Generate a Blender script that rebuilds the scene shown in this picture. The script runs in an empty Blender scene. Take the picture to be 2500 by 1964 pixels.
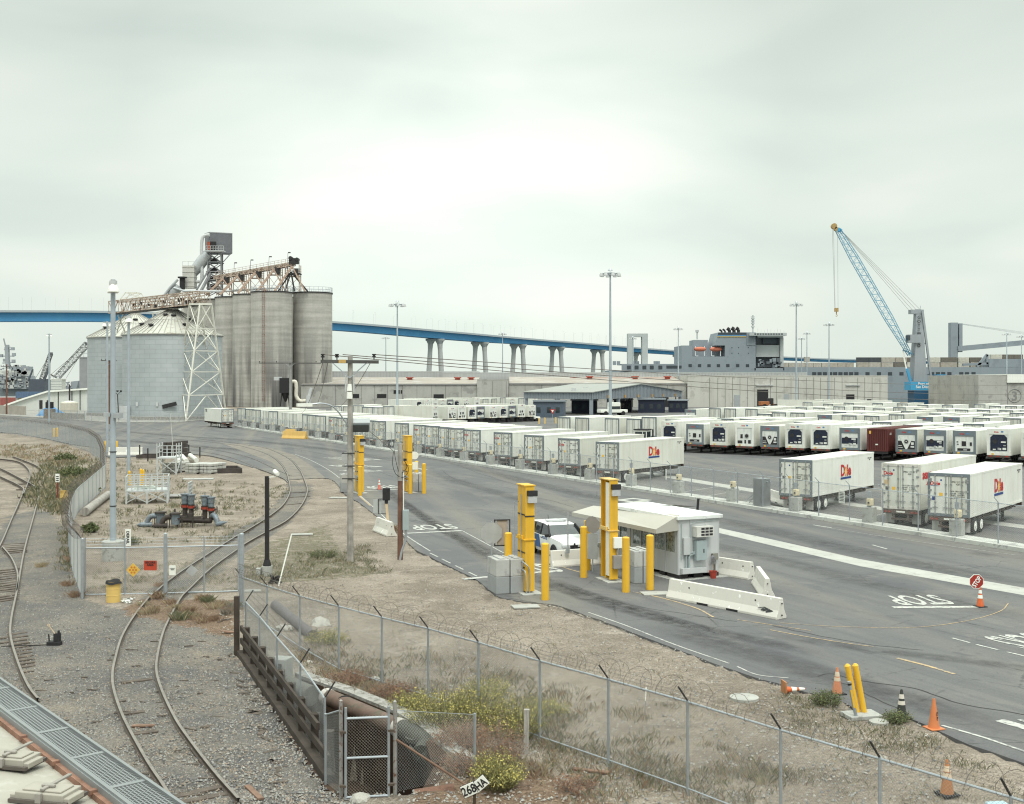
import bpy,bmesh,math,random
from mathutils import Vector,Matrix,noise as mnoise
random.seed(7)
C=bpy.context.scene.collection
S=bpy.context.scene
PI=math.pi;R=math.radians
HC,F,HY,CX=9.3,2900.0,930.0,1250.0
# ---------- camera
cd=bpy.data.cameras.new('camera');cam=bpy.data.objects.new('camera',cd);C.objects.link(cam)
cam.location=(0,0,HC);cam.rotation_euler=(R(90),0,0)
cd.sensor_width=36;cd.lens=F/2500*36;cd.shift_y=-(982-HY)/2500;cd.clip_start=0.5;cd.clip_end=12000
S.camera=cam
# ---------- sky and sun
SUN_EL,SUN_AZ=58,165
S.view_settings.view_transform='Standard';S.view_settings.look='None'
S.view_settings.exposure=0.16;S.view_settings.gamma=1
wd=bpy.data.worlds.new('World');S.world=wd;wd.use_nodes=True
nt=wd.node_tree;nt.nodes.clear()
def N(t,**kw):
 n=nt.nodes.new(t)
 for k,v in kw.items():setattr(n,k,v)
 return n
def L(a,b):nt.links.new(a,b)
def math_n(op,a,b=None,clamp=False):
 n=N('ShaderNodeMath',operation=op,use_clamp=clamp)
 for i,v in enumerate((a,b)):
  if v is None:continue
  if isinstance(v,(int,float)):n.inputs[i].default_value=v
  else:L(v,n.inputs[i])
 return n.outputs[0]
tc=N('ShaderNodeTexCoord')
sep=N('ShaderNodeSeparateXYZ');L(tc.outputs['Generated'],sep.inputs[0])
mp=N('ShaderNodeMapping');L(tc.outputs['Generated'],mp.inputs[0]);mp.inputs['Scale'].default_value=(1,1,3.4);mp.inputs['Location'].default_value=(.3,.2,.1)
nz=N('ShaderNodeTexNoise');L(mp.outputs[0],nz.inputs['Vector']);nz.inputs['Scale'].default_value=3.4;nz.inputs['Detail'].default_value=4;nz.inputs['Roughness'].default_value=.42;nz.inputs['Distortion'].default_value=.35
cr=N('ShaderNodeValToRGB');L(nz.outputs['Fac'],cr.inputs[0])
cr.color_ramp.elements[0].position=.28;cr.color_ramp.elements[0].color=(.645,.73,.665,1)
cr.color_ramp.elements[1].position=.68;cr.color_ramp.elements[1].color=(.845,.88,.80,1)
e=cr.color_ramp.elements.new(.48);e.color=(.735,.81,.735,1)
dv=N('ShaderNodeVectorMath',operation='DOT_PRODUCT');L(tc.outputs['Generated'],dv.inputs[0])
dv.inputs[1].default_value=Vector((-.045,1,.205)).normalized()
patch=N('ShaderNodeMapRange');L(dv.outputs['Value'],patch.inputs[0]);patch.inputs[1].default_value=.965;patch.inputs[2].default_value=1.0;patch.inputs[3].default_value=0;patch.inputs[4].default_value=.19
pn=math_n('MULTIPLY',patch.outputs[0],math_n('ADD',math_n('MULTIPLY',nz.outputs['Fac'],1.1),.45))
el=N('ShaderNodeValToRGB');L(math_n('ADD',sep.outputs[2],0.0),el.inputs[0])
el.color_ramp.elements[0].position=0.0;el.color_ramp.elements[0].color=(.93,)*3+(1,)
el.color_ramp.elements[1].position=1.0;el.color_ramp.elements[1].color=(2.9,)*3+(1,)
for p,v in((.10,.97),(.20,.95),(.30,.86),(.40,1.0),(.60,1.9)):
 q=el.color_ramp.elements.new(p);q.color=(v,v,v,1)
mul=math_n('ADD',el.outputs[0],pn)
vs=N('ShaderNodeVectorMath',operation='SCALE');L(cr.outputs[0],vs.inputs[0]);L(math_n('MULTIPLY',mul,10.0),vs.inputs['Scale'])
sky=N('ShaderNodeTexSky',sky_type='NISHITA',sun_disc=False,sun_elevation=R(SUN_EL),sun_rotation=R(SUN_AZ))
mx=N('ShaderNodeMix',data_type='RGBA');mx.inputs[0].default_value=.95
L(sky.outputs[0],mx.inputs[6]);L(vs.outputs[0],mx.inputs[7])
bg=N('ShaderNodeBackground');L(mx.outputs[2],bg.inputs[0]);bg.inputs[1].default_value=.1
ow=N('ShaderNodeOutputWorld');L(bg.outputs[0],ow.inputs[0])
sd=bpy.data.lights.new('sun','SUN');sd.energy=1.5;sd.angle=R(16);sd.color=(1,.965,.90)
so=bpy.data.objects.new('sun',sd);C.objects.link(so);so.location=(0,0,60)
az=R(SUN_AZ);dirv=Vector((math.sin(az)*math.cos(R(SUN_EL)),math.cos(az)*math.cos(R(SUN_EL)),math.sin(R(SUN_EL))))
so.rotation_euler=dirv.to_track_quat('Z','Y').to_euler()
try:
 S.cycles.use_denoising=True;S.cycles.denoiser='OPENIMAGEDENOISE';S.cycles.denoising_input_passes='RGB_ALBEDO_NORMAL';S.cycles.denoising_prefilter='ACCURATE';S.cycles.max_bounces=6;S.cycles.diffuse_bounces=3;S.cycles.transparent_max_bounces=12;S.cycles.use_adaptive_sampling=True
 S.cycles.pixel_filter_type='BLACKMAN_HARRIS';S.cycles.filter_width=1.15
except Exception:pass
# ---------- measuring helpers: photograph pixel -> place
def Yat(py,z=0.0):return F*(HC-z)/(py-HY)
def G(px,py,z=0.0):
 y=Yat(py,z);return Vector(((px-CX)/F*y,y,z))
def Wp(px,py,y):return Vector(((px-CX)/F*y,y,HC-(py-HY)/F*y))
def Zt(py,y):return HC-(py-HY)/F*y
def pix(v):return(CX+F*v[0]/v[1],HY+F*(HC-v[2])/v[1])
# ---------- materials
MATS={}
def M(name,col,rough=.7,metal=0.0,var=.12,scale=2.0,col2=None,amt=.5,streak=0.0,streak_col=None,bump=0.0,rand=0.0,bscale=30.0,fine=0.0,fscale=40.0,world=False,spec=.4,sscale=3.0,emit=0.0):
 if name in MATS:return MATS[name]
 m=bpy.data.materials.new(name);m.use_nodes=True;MATS[name]=m
 t=m.node_tree;t.nodes.clear()
 o=t.nodes.new('ShaderNodeOutputMaterial');b=t.nodes.new('ShaderNodeBsdfPrincipled');t.links.new(b.outputs[0],o.inputs[0])
 b.inputs['Roughness'].default_value=rough;b.inputs['Metallic'].default_value=metal;b.inputs['Specular IOR Level'].default_value=spec
 if world:
  g=t.nodes.new('ShaderNodeNewGeometry');co=g.outputs['Position']
 else:
  g=t.nodes.new('ShaderNodeTexCoord');co=g.outputs['Object']
  oi=t.nodes.new('ShaderNodeObjectInfo')
  va=t.nodes.new('ShaderNodeVectorMath');va.operation='ADD'
  ml=t.nodes.new('ShaderNodeMath');ml.operation='MULTIPLY';ml.inputs[1].default_value=50;t.links.new(oi.outputs['Random'],ml.inputs[0])
  t.links.new(co,va.inputs[0]);t.links.new(ml.outputs[0],va.inputs[1]);co=va.outputs[0]
 def noise(sc,det=4,ro=.6,scl=None):
  n=t.nodes.new('ShaderNodeTexNoise');n.inputs['Scale'].default_value=sc;n.inputs['Detail'].default_value=det;n.inputs['Roughness'].default_value=ro
  if scl:
   mpn=t.nodes.new('ShaderNodeMapping');mpn.inputs['Scale'].default_value=scl;t.links.new(co,mpn.inputs[0]);t.links.new(mpn.outputs[0],n.inputs['Vector'])
  else:t.links.new(co,n.inputs['Vector'])
  return n.outputs['Fac']
 def rng(v,a,b_,c,d):
  n=t.nodes.new('ShaderNodeMapRange');t.links.new(v,n.inputs[0])
  for i,x in enumerate((a,b_,c,d)):n.inputs[i+1].default_value=x
  return n.outputs[0]
 def mix(f,a,b_,mode='MIX'):
  n=t.nodes.new('ShaderNodeMix');n.data_type='RGBA';n.blend_type=mode
  for k,v in((0,f),(6,a),(7,b_)):
   if isinstance(v,(int,float)):n.inputs[k].default_value=v
   elif isinstance(v,tuple):n.inputs[k].default_value=v+(1,)
   else:t.links.new(v,n.inputs[k])
  return n.outputs[2]
 c=tuple(col);cur=None
 n1=noise(scale)
 lo=tuple(x*(1-var)for x in c);hi=tuple(min(1,x*(1+var))for x in c)
 cur=mix(rng(n1,.3,.7,0,1),lo,hi)
 if col2:cur=mix(rng(noise(scale*2.7,6,.65),.52-.25*amt+.1,.62,0,1),cur,tuple(col2))
 if streak:
  sc=streak_col or tuple(x*.35 for x in c)
  f=rng(noise(sscale,4,.6,(1,1,.06)),.5,.75,0,streak)
  cur=mix(f,cur,tuple(sc))
 if rand:
  cur=mix(1.0,cur,mix(oi.outputs['Random'],(1-rand,1-rand*1.05,1-rand*1.25),(1,1,1)),'MULTIPLY')
 if fine:
  cur=mix(1.0,cur,mix(rng(noise(fscale,3,.7),.3,.7,0,1),(1-fine,)*3,(1+fine,)*3),'MULTIPLY')
 t.links.new(cur,b.inputs['Base Color'])
 if bump:
  bn=t.nodes.new('ShaderNodeBump');bn.inputs['Strength'].default_value=bump;bn.inputs['Distance'].default_value=.05
  t.links.new(noise(bscale,4,.7),bn.inputs['Height']);t.links.new(bn.outputs[0],b.inputs['Normal'])
 if emit:
  b.inputs['Emission Color'].default_value=c+(1,);b.inputs['Emission Strength'].default_value=emit
 return m
WHITE=M('white paint',(.80,.81,.76),.45,var=.05,scale=.8,streak=.16,streak_col=(.45,.40,.30))
CWHITE=M('container white',(.78,.79,.745),.42,rand=.16,var=.06,scale=.5,col2=(.66,.64,.57),amt=.0,streak=.32,streak_col=(.52,.47,.37),sscale=2.2)
CROOF=M('container roof',(.72,.72,.675),.5,rand=.16,var=.08,scale=.35,col2=(.60,.58,.50),amt=.15)
CDOOR=M('container door',(.70,.71,.665),.45,rand=.18,var=.07,scale=1.1,streak=.22,streak_col=(.42,.34,.24),sscale=4)
CGREY=M('container grey frame',(.16,.185,.205),.5,var=.15,scale=1.5)
ROD=M('galvanised rod',(.33,.34,.34),.45,.5,var=.15)
BLACK=M('black rubber',(.022,.022,.024),.8,var=.25,scale=6)
DARK=M('dark steel',(.035,.034,.036),.6,.2,var=.3,scale=3)
RUSTY=M('rusty chassis steel',(.10,.075,.06),.75,.1,var=.3,scale=4)
NAVY=M('dark navy machinery',(.02,.026,.05),.5,.2,var=.4,scale=5)
YEL=M('yellow paint',(.74,.43,.035),.42,var=.06,scale=1.6,streak=.28,streak_col=(.38,.22,.06))
YEL2=M('pale faded yellow paint',(.72,.50,.17),.5,var=.1,scale=2)
ORANGE=M('orange plastic',(.62,.13,.04),.55,var=.14,scale=5)
ORANGE2=M('faded orange plastic',(.55,.22,.12),.6,var=.16,scale=6)
RED=M('red paint',(.42,.03,.02),.5,var=.1)
LOGORED=M('logo red',(.50,.02,.025),.5,var=.04)
LOGOBLUE=M('logo blue',(.015,.05,.22),.5,var=.04)
SUNC=M('logo sun orange',(.80,.26,.02),.5,var=.05)
SUNY=M('logo sun yellow',(.85,.66,.22),.5,var=.05)
CONC=M('concrete',(.40,.405,.385),.85,var=.14,scale=1.3,col2=(.27,.265,.25),amt=.3,fine=.12,bump=.15)
CONCD=M('old concrete',(.33,.32,.30),.9,var=.2,scale=1.7,col2=(.17,.16,.14),amt=.45,streak=.4,fine=.15,bump=.25)
BARR=M('white barrier paint',(.84,.85,.825),.7,var=.04,scale=1.2,col2=(.62,.60,.55),amt=-.1,streak=.15,fine=.05,bump=.06)
GALV=M('galvanised steel',(.40,.435,.47),.42,.55,var=.12,scale=5,fine=.06)
WIRE=M('galvanised wire',(.35,.36,.36),.5,.3,var=.1)
BARB=M('weathered barbed wire',(.16,.14,.125),.6,.3,var=.2)
POLEB=M('blue grey painted pole',(.36,.41,.45),.5,.1,var=.08,scale=1.2,fine=.05)
WOODP=M('weathered grey wood',(.33,.31,.285),.9,var=.25,scale=2,streak=.6,streak_col=(.11,.10,.09),fine=.2,sscale=9)
WOODB=M('brown creosote wood',(.16,.085,.06),.85,var=.3,scale=2,streak=.55,streak_col=(.05,.03,.025),fine=.2,sscale=9)
TIE=M('railway sleeper wood',(.11,.09,.075),.95,var=.35,scale=4,fine=.3)
RAIL=M('rusty rail',(.085,.065,.052),.6,.3,var=.2,scale=3,fine=.12)
RAILTOP=M('worn rail top',(.25,.225,.20),.45,.4,var=.2,scale=3)
GLASS=M('dark glass',(.03,.04,.045),.08,0,var=.2,spec=.8)
GREYM=M('grey cladding',(.27,.275,.29),.5,.1,var=.07,scale=.6)
LGREY=M('light grey paint',(.50,.515,.52),.5,var=.06,scale=1.2,streak=.12)
MGREY=M('mid grey enclosure',(.34,.36,.375),.5,var=.08)
TEXTW=M('white lettering',(.80,.80,.77),.6,var=.05)
TEXTK=M('black lettering',(.02,.02,.02),.6,var=.05)
ROADW=M('worn white road paint',(.47,.47,.44),.8,var=.14,scale=2,col2=(.22,.22,.22),amt=.5,fine=.1)
ROADO=M('worn orange road paint',(.50,.36,.20),.85,var=.1,scale=2,col2=(.2,.19,.18),amt=.6)
# ---------- mesh builder
class MB:
 def __init__(s):s.v=[];s.f=[];s.mi=[];s.m=0
 def add(s,vs,fs):
  o=len(s.v);s.v+=[tuple(p)for p in vs]
  for f in fs:s.f.append(tuple(i+o for i in f));s.mi.append(s.m)
  return s
 def box(s,c,d,rz=0.0,rx=0.0,ry=0.0):
  h=[x/2 for x in d];M4=Matrix.Rotation(rz,3,'Z')@Matrix.Rotation(ry,3,'Y')@Matrix.Rotation(rx,3,'X')
  vs=[Vector(c)+M4@Vector((a*h[0],b*h[1],e*h[2]))for e in(-1,1)for b in(-1,1)for a in(-1,1)]
  return s.add(vs,[(0,2,3,1),(4,5,7,6),(0,1,5,4),(1,3,7,5),(3,2,6,7),(2,0,4,6)])
 def bx(s,x0,x1,y0,y1,z0,z1):return s.box(((x0+x1)/2,(y0+y1)/2,(z0+z1)/2),(x1-x0,y1-y0,z1-z0))
 def bar(s,a,b,w,h=None,up=(0,0,1)):
  a=Vector(a);b=Vector(b);d=(b-a);h=h or w
  if d.length<1e-6:return s
  d.normalize();u=Vector(up)
  if abs(d.dot(u))>.98:u=Vector((0,1,0))
  x=d.cross(u).normalized();z=x.cross(d)
  vs=[p+x*(i*w/2)+z*(j*h/2)for p in(a,b)for i,j in((-1,-1),(1,-1),(1,1),(-1,1))]
  return s.add(vs,[(0,1,5,4),(1,2,6,5),(2,3,7,6),(3,0,4,7),(3,2,1,0),(4,5,6,7)])
 def cyl(s,a,b,r0,r1=None,n=12,caps=True):
  a=Vector(a);b=Vector(b);r1=r0 if r1 is None else r1;d=(b-a).normalized()
  u=Vector((0,0,1))if abs(d.z)<.95 else Vector((0,1,0))
  x=d.cross(u).normalized();y=x.cross(d)
  vs=[]
  for p,r in((a,r0),(b,r1)):
   for k in range(n):
    t=2*PI*k/n;vs.append(p+(x*math.cos(t)+y*math.sin(t))*r)
  fs=[(k,k+n,(k+1)%n+n,(k+1)%n)for k in range(n)]
  if caps:fs+=[tuple(range(n)),tuple(range(2*n-1,n-1,-1))]
  return s.add(vs,fs)
 def tube(s,pts,r,n=6,closed=False):
  pts=[Vector(p)for p in pts];m=len(pts);vs=[];px=None
  for i,p in enumerate(pts):
   d=(pts[(i+1)%m if closed else min(i+1,m-1)]-pts[(i-1)%m if closed else max(i-1,0)])
   d=d.normalized()if d.length>1e-9 else Vector((0,0,1))
   if px is None:
    u=Vector((0,0,1))if abs(d.z)<.9 else Vector((1,0,0));px=d.cross(u).normalized()
   else:
    px=(px-d*px.dot(d));px=px.normalized()if px.length>1e-6 else d.orthogonal().normalized()
   y=px.cross(d);rr=r[i]if isinstance(r,(list,tuple))else r
   for k in range(n):
    t=2*PI*k/n;vs.append(p+(px*math.cos(t)+y*math.sin(t))*rr)
  fs=[]
  for i in range(m if closed else m-1):
   j=(i+1)%m
   for k in range(n):fs.append((i*n+k,i*n+(k+1)%n,j*n+(k+1)%n,j*n+k))
  if not closed:fs+=[tuple(range(n-1,-1,-1)),tuple(range((m-1)*n,m*n))]
  return s.add(vs,fs)
 def lathe(s,prof,c=(0,0,0),n=24,a0=0.0,a1=2*PI):
  full=abs(a1-a0-2*PI)<1e-6;m=n if full else n+1;vs=[];c=Vector(c)
  for r,z in prof:
   for k in range(m):
    t=a0+(a1-a0)*k/n;vs.append(c+Vector((r*math.cos(t),r*math.sin(t),z)))
  fs=[]
  for i in range(len(prof)-1):
   for k in range(n):
    k2=(k+1)%m;fs.append((i*m+k,i*m+k2,(i+1)*m+k2,(i+1)*m+k))
  return s.add(vs,fs)
 def prism(s,poly,z0,z1):
  n=len(poly);vs=[(p[0],p[1],z0)for p in poly]+[(p[0],p[1],z1)for p in poly]
  return s.add(vs,[tuple(range(n-1,-1,-1)),tuple(range(n,2*n))]+[(k,(k+1)%n,(k+1)%n+n,k+n)for k in range(n)])
 def ext(s,prof,a,b,closed=True):
  """profile (list of (side, up)) swept straight from a to b"""
  a=Vector(a);b=Vector(b);d=(b-a).normalized();x=d.cross(Vector((0,0,1))).normalized();z=Vector((0,0,1));n=len(prof)
  vs=[p+x*q[0]+z*q[1]for p in(a,b)for q in prof]
  return s.add(vs,[(k,(k+1)%n,(k+1)%n+n,k+n)for k in range(n)]+[tuple(range(n-1,-1,-1)),tuple(range(n,2*n))])
 def mesh(s,name,mats):
  me=bpy.data.meshes.new(name);me.from_pydata(s.v,[],s.f)
  for m in(mats if isinstance(mats,(list,tuple))else[mats]):me.materials.append(m)
  if any(s.mi):me.polygons.foreach_set('material_index',s.mi)
  me.update();return me
 def build(s,name,mats,parent=None,loc=None,rz=None,smooth=False,bevel=0.0,seg=2,fixn=True):
  me=s.mesh(name,mats)
  if fixn:
   bm=bmesh.new();bm.from_mesh(me);bmesh.ops.recalc_face_normals(bm,faces=bm.faces);bm.to_mesh(me);bm.free()
  o=bpy.data.objects.new(name,me);C.objects.link(o)
  if parent:o.parent=parent
  if loc is not None:o.location=loc
  if rz is not None:o.rotation_euler[2]=rz
  if smooth:
   me.polygons.foreach_set('use_smooth',[True]*len(me.polygons))
   try:me.set_sharp_from_angle(angle=R(38))
   except Exception:pass
  if bevel:
   b=o.modifiers.new('bevel','BEVEL');b.width=bevel;b.segments=seg;b.limit_method='ANGLE';b.angle_limit=R(40)
  return o
def tag(o,label,cat,group=None):
 o['label']=label;o['category']=cat
 if group:o['group']=group
 return o
def thing(name,label,cat,loc=(0,0,0),rz=0.0,group=None):
 o=bpy.data.objects.new(name,None);C.objects.link(o);o.empty_display_size=.2
 o.location=loc;o.rotation_euler=(0,0,rz);return tag(o,label,cat,group)
def kind(o,k):o['kind']=k;return o
def dup(root,loc=None,rz=None,label=None,group=None,scale=None):
 r=root.copy();C.objects.link(r)
 if loc is not None:r.location=loc
 if rz is not None:r.rotation_euler=(0,0,rz)
 if label:r['label']=label
 if group:r['group']=group
 if scale:r.scale=scale
 def kids(src,dst):
  for ch in list(src.children):
   c=ch.copy();C.objects.link(c);c.parent=dst;kids(ch,c)
 kids(root,r);return r
def text_mesh(s,size=1.0,sx=1.0,sy=1.0,bold=0.0,ext=.004,align='CENTER',spacing=1.0,lines=1.0):
 cu=bpy.data.curves.new('lettering','FONT');cu.body=s;cu.size=size;cu.extrude=ext;cu.offset=bold;cu.align_x=align;cu.space_character=spacing;cu.space_line=lines;cu.resolution_u=3
 o=bpy.data.objects.new('lettering',cu);C.objects.link(o);bpy.context.view_layer.update()
 me=bpy.data.meshes.new_from_object(o.evaluated_get(bpy.context.evaluated_depsgraph_get()))
 bpy.data.objects.remove(o);bpy.data.curves.remove(cu)
 for v in me.vertices:v.co.x*=sx;v.co.y*=sy
 me.name='lettering';return me
TXT={}
for k,a in{'STOP':('STOP',dict(size=1.35,sx=.95,sy=2.8,bold=.03,ext=.002)),'TRUCKS':('TRUCKS',dict(size=1.35,sx=.78,sy=3.0,bold=.03,ext=.002)),'ONLY':('ONLY',dict(size=1.35,sx=.85,sy=3.0,bold=.03,ext=.002)),'MPH':('5 MPH',dict(size=1.35,sx=.85,sy=3.0,bold=.03,ext=.002)),'D':('D',dict(size=1.45,sx=.95,bold=.05)),'o':('o',dict(size=1.15,bold=.06)),'l':('l',dict(size=1.35,sx=1.15,bold=.06)),'e':('e',dict(size=1.35,sx=1.05,bold=.06)),'dole':('Dole',dict(size=.30,bold=.010)),'seaco':('seaco',dict(size=.72,sx=.95,bold=.02)),'HNA':('- HNA',dict(size=.34,bold=.008)),'num':('DFRU 112 407 0\n4281',dict(size=.155,sx=.85,lines=.9)),'tab':('MAX GR\nTARE\nNET\nCU CAP',dict(size=.12,lines=1.1)),'num2':('34 000 KG\n4 190 KG\n29 810 KG\n67.3 CU M',dict(size=.12,lines=1.1)),'port':('Port of\nSan Diego',dict(size=3.0,bold=.06,lines=.82,ext=.03)),'gott':('G\nO\nT\nT\nW\nA\nL\nD',dict(size=3.5,bold=.06,lines=.92,ext=.03)),'sign':('268',dict(size=.30,sx=.8,bold=.006)),'sign2':('HA',dict(size=.26,sx=.8,bold=.006)),'stopsign':('STOP',dict(size=.27,sx=.72,bold=.008)),'derail':('DERAIL',dict(size=.26,bold=.008)),'secure':('SECURE\nAREA',dict(size=.17,bold=.006,lines=.9)),'small':('NO TRESPASSING\nKEEP GATE\nCLOSED',dict(size=.07,bold=.002)),'police':('POLICE',dict(size=.2,bold=.004)),'53':('53',dict(size=9,bold=.1,ext=.05)),'3':('3',dict(size=4.5,bold=.1)),'tx':('TEX',dict(size=.7,bold=.02)),'cai':('CAI',dict(size=.7,bold=.02)),'cone':('SSA PORT',dict(size=.07)),}.items():
 TXT[k]=text_mesh(a[0],**a[1])
def put_text(k,mat,parent,loc,rot=(R(90),0,0),name='lettering',scale=1.0):
 me=TXT[k]
 if not me.materials:me.materials.append(mat)
 elif me.materials[0]!=mat:
  key=(k,mat.name)
  if key not in TXT:TXT[key]=me.copy();TXT[key].materials.clear();TXT[key].materials.append(mat)
  me=TXT[key]
 o=bpy.data.objects.new(name,me);C.objects.link(o);o.location=loc;o.rotation_euler=rot;o.scale=(scale,)*3 if not isinstance(scale,tuple)else scale
 if parent:o.parent=parent
 return o
def catmull(pts,n=8):
 P=[Vector(p)for p in pts];P=[P[0]*2-P[1]]+P+[P[-1]*2-P[-2]];out=[]
 for i in range(1,len(P)-2):
  a,b,c,d=P[i-1:i+3]
  for k in range(n):
   t=k/n;out.append(.5*((2*b)+(c-a)*t+(2*a-5*b+4*c-d)*t*t+(3*b-a-3*c+d)*t**3))
 return out+[P[-2]]
def ribbon(mb,pts,w,z):
 pts=[Vector((p[0],p[1],z))for p in pts];vs=[]
 for i,p in enumerate(pts):
  d=(pts[min(i+1,len(pts)-1)]-pts[max(i-1,0)]).normalized();x=Vector((d.y,-d.x,0))*w/2
  vs+=[p+x,p-x]
 return mb.add(vs,[(2*i,2*i+1,2*i+3,2*i+2)for i in range(len(pts)-1)])
def inpoly(x,y,poly):
 c=False;j=len(poly)-1
 for i in range(len(poly)):
  xi,yi=poly[i][0],poly[i][1];xj,yj=poly[j][0],poly[j][1]
  if(yi>y)!=(yj>y)and x<(xj-xi)*(y-yi)/(yj-yi)+xi:c=not c
  j=i
 return c
ORD='first second third fourth fifth sixth seventh eighth ninth tenth eleventh twelfth thirteenth fourteenth fifteenth sixteenth seventeenth eighteenth nineteenth twentieth'.split()
ORD+=['twenty '+x for x in ORD[:9]]+['thirtieth']+['thirty '+x for x in ORD[:9]]
def chainlink(mb,a,b,z0,z1,sp=.075,r=.003,za=None,zb=None):
 """woven wire between two posts a and b (xy), z0..z1"""
 a=Vector((a[0],a[1],0));b=Vector((b[0],b[1],0));d=b-a;Ln=d.length
 if Ln<.05:return
 d=d/Ln;n=Vector((d.y,-d.x,0));h=z1-z0
 for sg in(1,-1):
  c=-h if sg>0 else 0.0
  lim=Ln if sg>0 else Ln+h
  c=math.ceil(c/sp)*sp
  while c<lim:
   if sg>0:v0=max(0,-c);v1=min(h,Ln-c);u0=c+v0;u1=c+v1
   else:v0=max(0,c-Ln);v1=min(h,c);u0=c-v0;u1=c-v1
   if v1-v0>.02:
    p=a+d*u0+Vector((0,0,z0+v0));q=a+d*u1+Vector((0,0,z0+v1));t=(q-p).normalized();s1=t.cross(n)*r;s2=n*r
    tri=[s1,-s1*.5+s2*.87,-s1*.5-s2*.87]
    mb.add([p+k for k in tri]+[q+k for k in tri],[(0,1,4,3),(1,2,5,4),(2,0,3,5)])
   c+=sp
def frame_rot(d):return math.atan2(d[1],d[0])
# ========== GROUND, ROADS, TRACKS
def shader(name):
 m=bpy.data.materials.new(name);m.use_nodes=True;t=m.node_tree;t.nodes.clear()
 o=t.nodes.new('ShaderNodeOutputMaterial');b=t.nodes.new('ShaderNodeBsdfPrincipled');t.links.new(b.outputs[0],o.inputs[0])
 class K:pass
 k=K();k.m=m;k.t=t;k.b=b;k.o=o
 k.pos=t.nodes.new('ShaderNodeNewGeometry').outputs['Position']
 def noise(sc,det=4,ro=.6,scl=None,rot=0.0,dist=0.0):
  n=t.nodes.new('ShaderNodeTexNoise');n.inputs['Scale'].default_value=sc;n.inputs['Detail'].default_value=det;n.inputs['Roughness'].default_value=ro;n.inputs['Distortion'].default_value=dist
  if scl:
   q=t.nodes.new('ShaderNodeMapping');q.vector_type='POINT'
   r=t.nodes.new('ShaderNodeMapping');r.inputs['Rotation'].default_value=(0,0,rot);t.links.new(k.pos,r.inputs[0])
   q.inputs['Scale'].default_value=scl;t.links.new(r.outputs[0],q.inputs[0]);t.links.new(q.outputs[0],n.inputs['Vector'])
  else:t.links.new(k.pos,n.inputs['Vector'])
  return n.outputs['Fac']
 def rng(v,a,b_,c=0.0,d=1.0):
  n=t.nodes.new('ShaderNodeMapRange');t.links.new(v,n.inputs[0])
  for i,x in enumerate((a,b_,c,d)):n.inputs[i+1].default_value=x
  return n.outputs[0]
 def mix(f,a,b_,mode='MIX'):
  n=t.nodes.new('ShaderNodeMix');n.data_type='RGBA';n.blend_type=mode
  for i,v in((0,f),(6,a),(7,b_)):
   if isinstance(v,(int,float)):n.inputs[i].default_value=v
   elif isinstance(v,tuple):n.inputs[i].default_value=v+(1,)
   else:t.links.new(v,n.inputs[i])
  return n.outputs[2]
 def mth(op,a,b_=None):
  n=t.nodes.new('ShaderNodeMath');n.operation=op;n.use_clamp=False
  for i,v in enumerate((a,b_)):
   if v is None:continue
   if isinstance(v,(int,float)):n.inputs[i].default_value=v
   else:t.links.new(v,n.inputs[i])
  return n.outputs[0]
 def bump(h,s,d=.05):
  n=t.nodes.new('ShaderNodeBump');n.inputs['Strength'].default_value=s;n.inputs['Distance'].default_value=d;t.links.new(h,n.inputs['Height']);t.links.new(n.outputs[0],b.inputs['Normal'])
 def vor(sc,feat='F1'):
  n=t.nodes.new('ShaderNodeTexVoronoi');n.inputs['Scale'].default_value=sc;n.feature=feat;t.links.new(k.pos,n.inputs['Vector']);return n
 k.noise,k.rng,k.mix,k.mth,k.bump,k.vor=noise,rng,mix,mth,bump,vor
 b.inputs['Roughness'].default_value=.92;b.inputs['Specular IOR Level'].default_value=.25
 return k
KD=Vector((-.4316,.902,0)).normalized();KN=Vector((.902,.4316,0)).normalized();KA=Vector((23.8,72.2,0))
def KP(t,off=0.0,z=0.0):p=KA+KD*t+KN*off;p.z=z;return p
KANG=math.atan2(KD.y,KD.x)
k=shader('asphalt');ROADANG=-KANG
st=k.noise(.8,5,.6,(.035,1,1),ROADANG);st2=k.noise(.35,3,.5,(.03,1,1),ROADANG+.25)
c=k.mix(k.rng(k.noise(.09,5,.6),.35,.65),(.112,.112,.119),(.150,.148,.145))
c=k.mix(k.rng(st,.48,.68,0,.62),c,(.078,.077,.088));c=k.mix(k.rng(st2,.48,.68,0,.6),c,(.205,.190,.160))
c=k.mix(k.rng(k.noise(.5,6,.7,None,0,1.5),.58,.66,0,.5),c,(.072,.072,.078));c=k.mix(k.rng(k.noise(.16,6,.7,None,0,1.0),.56,.60,0,.38),c,(.185,.178,.163));c=k.mix(k.rng(k.noise(2.4,5,.75),.63,.70,0,.5),c,(.06,.06,.064))
cv=k.vor(.23,'DISTANCE_TO_EDGE');crk=k.rng(k.mth('ADD',cv.outputs['Distance'],k.mth('MULTIPLY',k.noise(3,4),.05)),.026,.034,1,0)
c=k.mix(k.mth('MULTIPLY',crk,k.rng(k.noise(.12,3),.5,.62)),c,(.06,.06,.062))
c=k.mix(1.0,c,k.mix(k.rng(k.noise(22,3,.75),.3,.7),(.84,)*3,(1.16,)*3),'MULTIPLY')
k.t.links.new(c,k.b.inputs['Base Color']);k.b.inputs['Roughness'].default_value=.85;k.bump(k.noise(30,3,.7),.25,.02);ASPH=k.m
k=shader('earth_and_gravel')
at=k.t.nodes.new('ShaderNodeAttribute');at.attribute_name='zone';sp3=k.t.nodes.new('ShaderNodeSeparateColor');k.t.links.new(at.outputs['Color'],sp3.inputs[0])
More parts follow.
